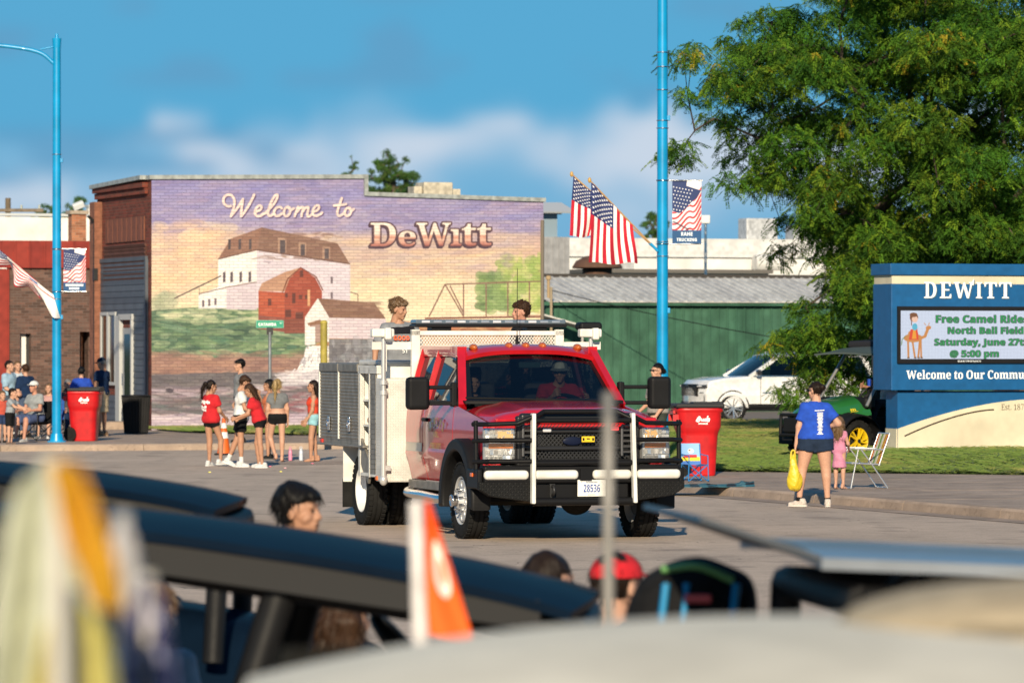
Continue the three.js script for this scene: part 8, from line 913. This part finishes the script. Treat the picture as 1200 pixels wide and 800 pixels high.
{ // the crowd on the far pavement
  const G = 'people waiting on the far pavement', Y = 0.134, S = (px, py) => { const g = ground(px, py, 0.13); return V(g.x, Y, g.z); };
  person({ label: 'man in a navy tee, khaki shorts and dark cap standing by the red bin', group: G, p: S(119, 511), turn: -PI / 2 - 0.5, h: 1.74, cell: 0.024, skin: 'tan', shirt: { c: K.navy, loose: 0.03, hem: 0.88 }, shorts: { c: K.khaki, len: 0.92, loose: 0.03 }, shoes: [0.3, 0.18, 0.1], hair: { c: 'grey' }, cap: { c: [0.015, 0.02, 0.04] }, head: [0.25, 0.1, 0], armL: [[0.12, -1, 0.05], [0, -1, 0.3]], armR: [[-0.12, -1, 0.05], [0, -1, 0.3]] });
  person({ label: 'dark haired person in a bright blue tee with their back turned behind the bin', group: G, p: V(at(95, 500, 104).x, Y, -104), turn: PI - 0.1, h: 1.53, cell: 0.025, wide: 1.12, shirt: { c: [0.01, 0.06, 0.42], loose: 0.04 }, shorts: { c: [0.03, 0.04, 0.07], len: 0.9 }, shoes: K.black, hair: { c: 'black' }, armR: [[-0.3, -1, 0.2], [0.3, -0.7, 0.6]], armL: [[0.3, -1, 0.2], [-0.3, -0.7, 0.6]] });
  campChair('black camp chair under the grey haired person', V(at(79, 500, 104.5).x, Y, -104.5), 0.3, K.black); person({ label: 'grey haired person in a dark shirt seated behind the lamp post', group: G, p: V(at(79, 500, 104.5).x, Y, -104.5), turn: 0.3, h: 1.66, cell: 0.026, hipY: 0.49, skin: 'ruddy', shirt: { c: [0.06, 0.06, 0.065] }, shorts: { c: K.navy, len: 1.8 }, shoes: K.black, hair: { c: 'grey' }, legL: [[0.1, -0.08, 1], [0, -1, 0.05]], legR: [[-0.1, -0.08, 1], [0, -1, 0.05]], armL: [[0.2, -1, 0.3], [-0.2, -0.3, 1]], armR: [[-0.2, -1, 0.3], [0.2, -0.3, 1]] });
  person({ label: 'man in a light blue shirt standing left of the navy shirted person', group: G, p: S(10, 513), turn: 1.1, h: 1.68, cell: 0.025, shirt: { c: K.pale, loose: 0.03, sleeve: 0.9 }, shorts: { c: [0.05, 0.07, 0.1], len: 1.9 }, shoes: K.black, hair: { c: 'dark' }, armR: [[-0.1, -1, 0.2], [0.1, -0.4, 1]] });
  person({ label: 'person in a navy tee and glasses on their head facing the brick wall', group: G, p: S(29, 513), turn: -2.4, h: 1.6, cell: 0.025, shirt: { c: K.navy, loose: 0.035, sleeve: 0.8 }, shorts: { c: [0.06, 0.09, 0.16], len: 1.8 }, shoes: K.black, hair: { c: 'brown' }, glasses: 1, armR: [[-0.15, -1, 0.1], [0, -1, 0.3]] });
  person({ label: 'tall person in white and pale blue between the blue shirted man and navy tee', group: G, p: S(20, 508), turn: 0.4, h: 1.66, cell: 0.026, shirt: { c: [0.5, 0.56, 0.62], loose: 0.03 }, shorts: { c: [0.32, 0.42, 0.5], len: 1.8 }, shoes: K.white, hair: { c: 'light' } });
  person({ label: 'small boy in a grey tee and black shorts reaching forward', group: G, p: S(11, 521), turn: PI / 2 - 0.3, h: 1.12, child: 1, cell: 0.026, shirt: { c: [0.3, 0.33, 0.36], loose: 0.02 }, shorts: { c: K.black, len: 0.8, loose: 0.03 }, shoes: [0.15, 0.1, 0.08], hair: { c: 'dark' }, lean: 0.15, armL: [[0.1, -0.7, 0.7], [0, -0.2, 1]], armR: [[-0.1, -0.7, 0.7], [0, -0.2, 1]] });
  campChair('black camp chair under the man in the white cap', S(42, 517), -0.7, K.black); person({ label: 'man in a white cap seated in a black camp chair', group: G, p: S(42, 517), turn: -0.7, h: 1.7, cell: 0.025, hipY: 0.48, skin: 'ruddy', shirt: { c: [0.3, 0.32, 0.33], loose: 0.03 }, shorts: { c: [0.06, 0.09, 0.2], len: 1.0, loose: 0.03 }, shoes: [0.5, 0.5, 0.5], hair: { c: 'grey' }, cap: { c: [0.7, 0.7, 0.68] }, legL: [[0.1, -0.05, 1], [0, -1, 0.15]], legR: [[-0.1, -0.05, 1], [0, -1, 0.15]], armL: [[0.2, -1, 0.3], [-0.2, -0.1, 1]], armR: [[-0.2, -1, 0.3], [0.2, -0.1, 1]], lean: 0.1 });
  campChair('blue camp chair under the person in pink', V(at(57, 500, 102.5).x, Y, -102.5), -0.2, [0.02, 0.1, 0.4]); person({ label: 'person in a pale pink top seated in a blue camp chair', group: G, p: V(at(57, 500, 102.5).x, Y, -102.5), turn: -0.2, h: 1.6, fem: 1, cell: 0.026, hipY: 0.48, shirt: { c: [0.5, 0.28, 0.26] }, shorts: { c: K.navy, len: 0.6 }, shoes: K.white, hair: { c: 'light', style: 'long' }, legL: [[0.1, -0.05, 1], [0, -1, 0.1]], legR: [[-0.1, -0.05, 1], [0, -1, 0.1]], armL: [[0.2, -1, 0.3], [-0.2, -0.1, 1]], armR: [[-0.2, -1, 0.3], [0.2, -0.1, 1]] });
  person({ label: 'small child in a red top at the front of the crowd', group: G, p: S(2, 519), turn: 0.5, h: 1.05, child: 1, cell: 0.028, shirt: { c: [0.5, 0.08, 0.05] }, shorts: { c: [0.03, 0.05, 0.12], len: 0.7 }, shoes: K.black, hair: { c: 'light' } });
}
{ // woman at the kerb with her bag, girl in pink
  const back = paint(220, 420, (c, w, h) => { const r = rng(9); c.clearRect(0, 0, w, h); c.strokeStyle = '#e9eef4'; c.lineWidth = 12; c.beginPath(); c.moveTo(30, 24); c.lineTo(200, 16); c.stroke(); for (let y = 56; y < 400; y += 17) { c.lineWidth = 8 + 6 * r(); const L = 24 + 40 * r(); c.beginPath(); c.moveTo(130 - L, y); c.lineTo(130 + L * 0.8, y - 3); c.stroke(); } });
  const p = ground(956, 594); const W = person({ label: 'woman in a blue tee and denim shorts holding a yellow bag at the kerb', p, turn: PI + 0.06, h: 1.66, fem: 1, cell: 0.017, wide: 1.22, legB: 1.18, shirt: { c: K.blue, loose: 0.03, hem: 0.93, sleeve: 0.7, print: { back: 1, x: -0.03, y: 1.16, w: 0.17, h: 0.36, out: 0.035, tex: back } }, shorts: { c: [0.02, 0.035, 0.07], len: 0.34, loose: 0.022, name: 'denim_shorts' }, shoes: [0.68, 0.6, 0.54], socks: K.black, sockLen: 0.05, hair: { c: 'dark', style: 'bun', y: 0.05 }, glasses: 1, head: [0.02, 0.75, 0], armL: [[0.3, -1, -0.02], [0.16, -1, 0.02]], armR: [[-0.62, -0.85, -0.15], [0.78, -0.25, 0.62]], legL: [[0.2, -1, 0.05], [0.09, -1, -0.04]], legR: [[-0.1, -1, 0.02], [-0.05, -1, -0.02]], footL: [0, 0.9], footR: [0, 0.1], grip: 'L' });
  const hand = W.S(add(W.joint.L.wr, nrm([0.16, -1, 0.02]), 0.1)), c = Math.cos(PI + 0.06), s = Math.sin(PI + 0.06), hx = p.x + hand[0] * c + hand[2] * s, hz = p.z - hand[0] * s + hand[2] * c, hy = hand[1];
  const YB = std([0.8, 0.62, 0.03], 0.42, 0, { transmission: 0.3, thickness: 0, bumpMap: rep(NB, 3), bumpScale: 0.006 }), t = thing('carrier_bag', 'crumpled yellow plastic carrier bag held by the woman', 'bag', [hx - 0.03, hy, hz + 0.06]);
  part('bag', [blob([ell([0.015, -0.4, 0], [0.115, 0.13, 0.075]), cap([0.01, -0.3, 0], [0, -0.12, 0], 0.075, 0.04), cap([0, -0.12, 0], [0, 0.0, 0], 0.03, 0.014)], 0.05, 0.011, (x, y, z, d) => d - 0.05 * n3(x, y * 0.3, z, 12) - 0.025 * n3(x + y * 0.6, y * 0.5, z, 30))], YB, t); part('handles', [pipe([[-0.03, -0.1, 0.01], [-0.02, 0.0, 0.0], [0.02, 0.015, 0], [0.03, -0.1, -0.01]], 0.014, 14, 6)], YB, t);
  person({ label: 'little girl in a pink dress standing beside the woman', p: V(at(984, 580, 66).x, 0.134, -66), turn: PI - 0.5, h: 0.98, child: 1, fem: 1, cell: 0.02, bare: 1, dress: { c: [0.62, 0.24, 0.36], len: 0.52, flare: 0.19 }, hair: { c: 'light', style: 'long' }, armR: [[-0.2, -1, 0.3], [0.3, -0.5, 0.8]], armL: [[0.2, -1, 0.2], [-0.2, -0.6, 0.7]] });
  person({ label: 'person with dark tied hair behind the truck mirror near the blue pole', p: V(at(771, 500, 74.5).x, 0.134, -74.5), turn: -1.0, h: 1.73, cell: 0.022, shirt: { c: [0.33, 0.3, 0.27], loose: 0.03, sleeve: 0.8 }, shorts: { c: [0.05, 0.06, 0.05], len: 0.9 }, shoes: [0.5, 0.3, 0.28], hair: { c: 'black', style: 'bun', y: 0.0 }, glasses: 1, armL: [[0.25, -1, 0.1], [-0.1, -0.8, 0.6]], armR: [[-0.15, -1, 0.1], [0.2, -0.5, 0.8]] });
}
{ // in the green side-by-side
  const c = Math.cos(GATOR.turn), s = Math.sin(GATOR.turn), L = (x, y, z) => V(GATOR.p.x + x * c + z * s, GATOR.p.y + y, GATOR.p.z - x * s + z * c);
  person({ label: 'driver in a white shirt seated in the green side by side holding a can', p: L(0.3, 0.46, -1.16), turn: GATOR.turn, h: 1.75, hipY: 0.5, skin: 'tan', shirt: { c: [0.6, 0.6, 0.6] }, shorts: { c: [0.03, 0.03, 0.035], len: 1.8 }, shoes: K.black, hair: { c: 'dark' }, cap: { c: [0.1, 0.03, 0.03] }, legL: [[0.1, 0.05, 1], [0, -1, 0.5]], legR: [[-0.1, 0.05, 1], [0, -1, 0.5]], armL: [[0.1, -0.45, 0.7], [0.0, 0.15, 1]], armR: [[-0.1, -0.6, 0.6], [0.1, 0.2, 1]], grip: 'LR' });
  const q = L(0.47, 1.36, -0.5); const cn = thing('drink_can', 'blue drinks can held by the driver of the green side by side', 'can', [q.x, q.y, q.z]); part('can', [cyl(0.033, 0.033, 0.12, 0, 0, 0)], std([0.02, 0.08, 0.5], 0.3, 0.5), cn); part('rim', [cyl(0.03, 0.026, 0.008, 0, 0.063, 0)], STEEL, cn);
}
{ // on and in the truck
  const T = TR.yaw, front = paint(240, 200, (c, w, h) => { c.clearRect(0, 0, w, h); c.font = 'bold 64px sans-serif'; c.fillStyle = '#f2601c'; c.fillText('GOOD', 20, 62); c.fillStyle = '#15151a'; c.font = 'bold 56px sans-serif'; c.fillText('MATES', 16, 116); c.fillStyle = '#eeeeea'; c.font = 'bold 60px sans-serif'; c.fillText('51', 110, 190); });
  const spots = tex(128, 128, (u, v) => { let k = 0; for (let i = 0; i < 9; i++) { const x = hash(i, 1), y = hash(i, 2), dx = Math.min(Math.abs(u - x), 1 - Math.abs(u - x)), dy = Math.min(Math.abs(v - y), 1 - Math.abs(v - y)); if ((dx / 0.07) ** 2 + (dy / 0.12) ** 2 < 1) k = 1; } return k ? [0.68, 0.9, 0.15] : [0.07, 0.07, 0.08]; });
  const pA = inTruck(-0.56, 1.0, -4.6); person({ label: 'curly haired boy in a grey printed tee standing in the truck bed', p: pA, turn: 0.3, strands: 900, h: 1.7, cell: 0.015, skin: 'tan', shirt: { c: [0.24, 0.25, 0.27], loose: 0.032, hem: 0.84, sleeve: 0.8, band: [1.335, 0.045, [0.015, 0.015, 0.02]], print: { y: 1.17, x: -0.02, w: 0.26, h: 0.24, out: 0.03, tex: front } }, shorts: { m: std([1, 1, 1], 0.85, 0, { map: rep(spots, 4) }), len: 0.9, loose: 0.03 }, shoes: K.black, hair: { c: 'light', style: 'mop', curl: 1 }, head: [0.12, 0.85, 0], side: -0.06, armR: [[-0.55, -1, 0.1], [-0.12, -1, 0.15]], armL: [[0.2, -1, 0.1], [0, -0.8, 0.5]], legL: [[0.05, -1, 0.03], [0, -1, -0.03]] });
  const pB = inTruck(0.7, 1.0, -3.72); person({ label: 'brown haired boy standing in the truck bed behind the light bar', p: pB, turn: -1.15, h: 1.66, cell: 0.018, skin: 'ruddy', shirt: { c: [0.02, 0.02, 0.022] }, shorts: { c: K.black, len: 0.8 }, shoes: K.black, hair: { c: 'brown', style: 'mop', curl: 1 } });
  const sit = { hipY: 0.47, legL: [[0.08, -0.05, 1], [0, -1, 0.3]], legR: [[-0.08, -0.05, 1], [0, -1, 0.3]] };
  person({ label: 'truck driver in a red shirt and white fronted cap leaning on the wheel', p: inTruck(0.45, 0.71, -1.5), turn: T, h: 1.75, cell: 0.019, skin: 'tan', shirt: { c: [0.5, 0.02, 0.03], loose: 0.03 }, shorts: { c: K.navy, len: 1.9 }, shoes: K.black, hair: { c: 'grey' }, cap: { c: [0.25, 0.28, 0.28], panel: [0.62, 0.62, 0.56] }, glasses: 1, lean: 0.3, head: [0.2, -0.35, 0], armL: [[0.2, -0.6, 0.7], [-0.1, 0.3, 1]], armR: [[-0.25, -0.7, 0.7], [0.25, 0.5, 0.9]], grip: 'LR', ...sit });
  person({ label: 'truck passenger in dark clothes seated behind the windscreen', p: inTruck(-0.52, 0.71, -1.55), turn: T, h: 1.5, cell: 0.02, skin: 'fair', shirt: { c: [0.04, 0.045, 0.05] }, shorts: { c: K.navy, len: 1.0 }, shoes: K.black, hair: { c: 'dark' }, armL: [[0.3, -0.8, 0.6], [-0.3, 0.1, 1]], armR: [[-0.3, -0.8, 0.6], [0.1, 0.4, 1]], ...sit });
}
{ // children between the parked vehicles, close to the camera
  const near = (px, d) => V((px - 600) * d / F, 0, -d);
  person({ label: 'boy with thick black hair standing behind the sloping navy roof', p: near(347, 20.5), strands: 700, turn: PI / 2 - 0.35, h: 1.525, cell: 0.014, skin: 'tan', shirt: { c: [0.1, 0.12, 0.2] }, shorts: { c: K.black, len: 0.9 }, shoes: K.black, hair: { c: 'black', style: 'mop', vol: 0.008, cell: 0.005, rough: 0.03 } });
  person({ label: 'fair haired child in a grey tee seen under the navy roof', p: near(178, 16.7), strands: 1200, turn: PI - 0.4, h: 1.28, child: 1, cell: 0.016, shirt: { c: [0.28, 0.28, 0.3], loose: 0.03 }, shorts: { c: K.navy, len: 0.9 }, shoes: K.black, hair: { c: 'light', vol: 0.008, cell: 0.007, nape: -0.09 } });
  person({ label: 'child in a black shirt seen through the window opening of the navy side by side', p: near(405, 17.4), turn: 2.6, h: 1.22, child: 1, cell: 0.018, shirt: { c: [0.012, 0.01, 0.012], sleeve: 1.6 }, shorts: { c: [0.02, 0.08, 0.4], len: 0.9 }, shoes: K.black, hair: { c: 'brown', style: 'long' } });
  person({ label: 'dark haired child whose head shows above the low end of the navy roof', p: near(643, 18.2), turn: 2.2, h: 1.31, child: 1, cell: 0.018, shirt: { c: [0.2, 0.05, 0.05] }, shorts: { c: K.navy, len: 0.9 }, shoes: K.black, hair: { c: 'dark', vol: 0.006 } });
  person({ label: 'child in a red and white cap beside the bare whip pole', p: near(722, 17.2), turn: 2.35, h: 1.355, child: 1, cell: 0.018, shirt: { c: [0.05, 0.05, 0.06] }, shorts: { c: K.navy, len: 0.9 }, shoes: K.black, hair: { c: 'dark' }, cap: { c: [0.6, 0.01, 0.02], panel: [0.68, 0.68, 0.72], v: [0.55, 0.01, 0.02] } });
  // black kit bag with blue straps hung in the pale roofed vehicle
  const d = 13.4, g = near(816, d), y = EYE - (702 - HY) * d / F, t = thing('kit_bag', 'black kit bag with bright blue straps beside the caged vehicle', 'bag', [g.x, 0, g.z]);
  part('bag', [blob([ell([0, y - 0.02, 0], [0.19, 0.15, 0.12]), cap([-0.02, y - 0.1, 0], [0, 0.18, 0], 0.17, 0.18)], 0.08, 0.02, (x, yy, z, dd) => dd - 0.05 * n3(x, yy, z, 9))], cloth([0.012, 0.012, 0.013]), t); for (const x of [-0.11, -0.05, 0.09]) part('strap', [pipe([[x, y - 0.3, 0.15], [x, y - 0.12, 0.165], [x + 0.02, y + 0.05, 0.12]], 0.012, 12, 6)], std([0.0, 0.2, 0.42], 0.5), t); part('trim', [pipe([[-0.1, y + 0.09, 0.1], [0, y + 0.1, 0.13], [0.1, y + 0.06, 0.12]], 0.012, 12, 6)], std([0.12, 0.3, 0.1], 0.5), t); part('patch', [rbox(0.075, 0.025, 0.02, 0.006, 0.0, y + 0.01, 0.145)], std([0.6, 0.08, 0.08], 0.5), t);
}

// ---------------------------------------------------------------- shadows on, draw
scene.traverse((o) => { if (o.isMesh) { o.castShadow = true; o.receiveShadow = true; } });
renderer.render(scene, camera);
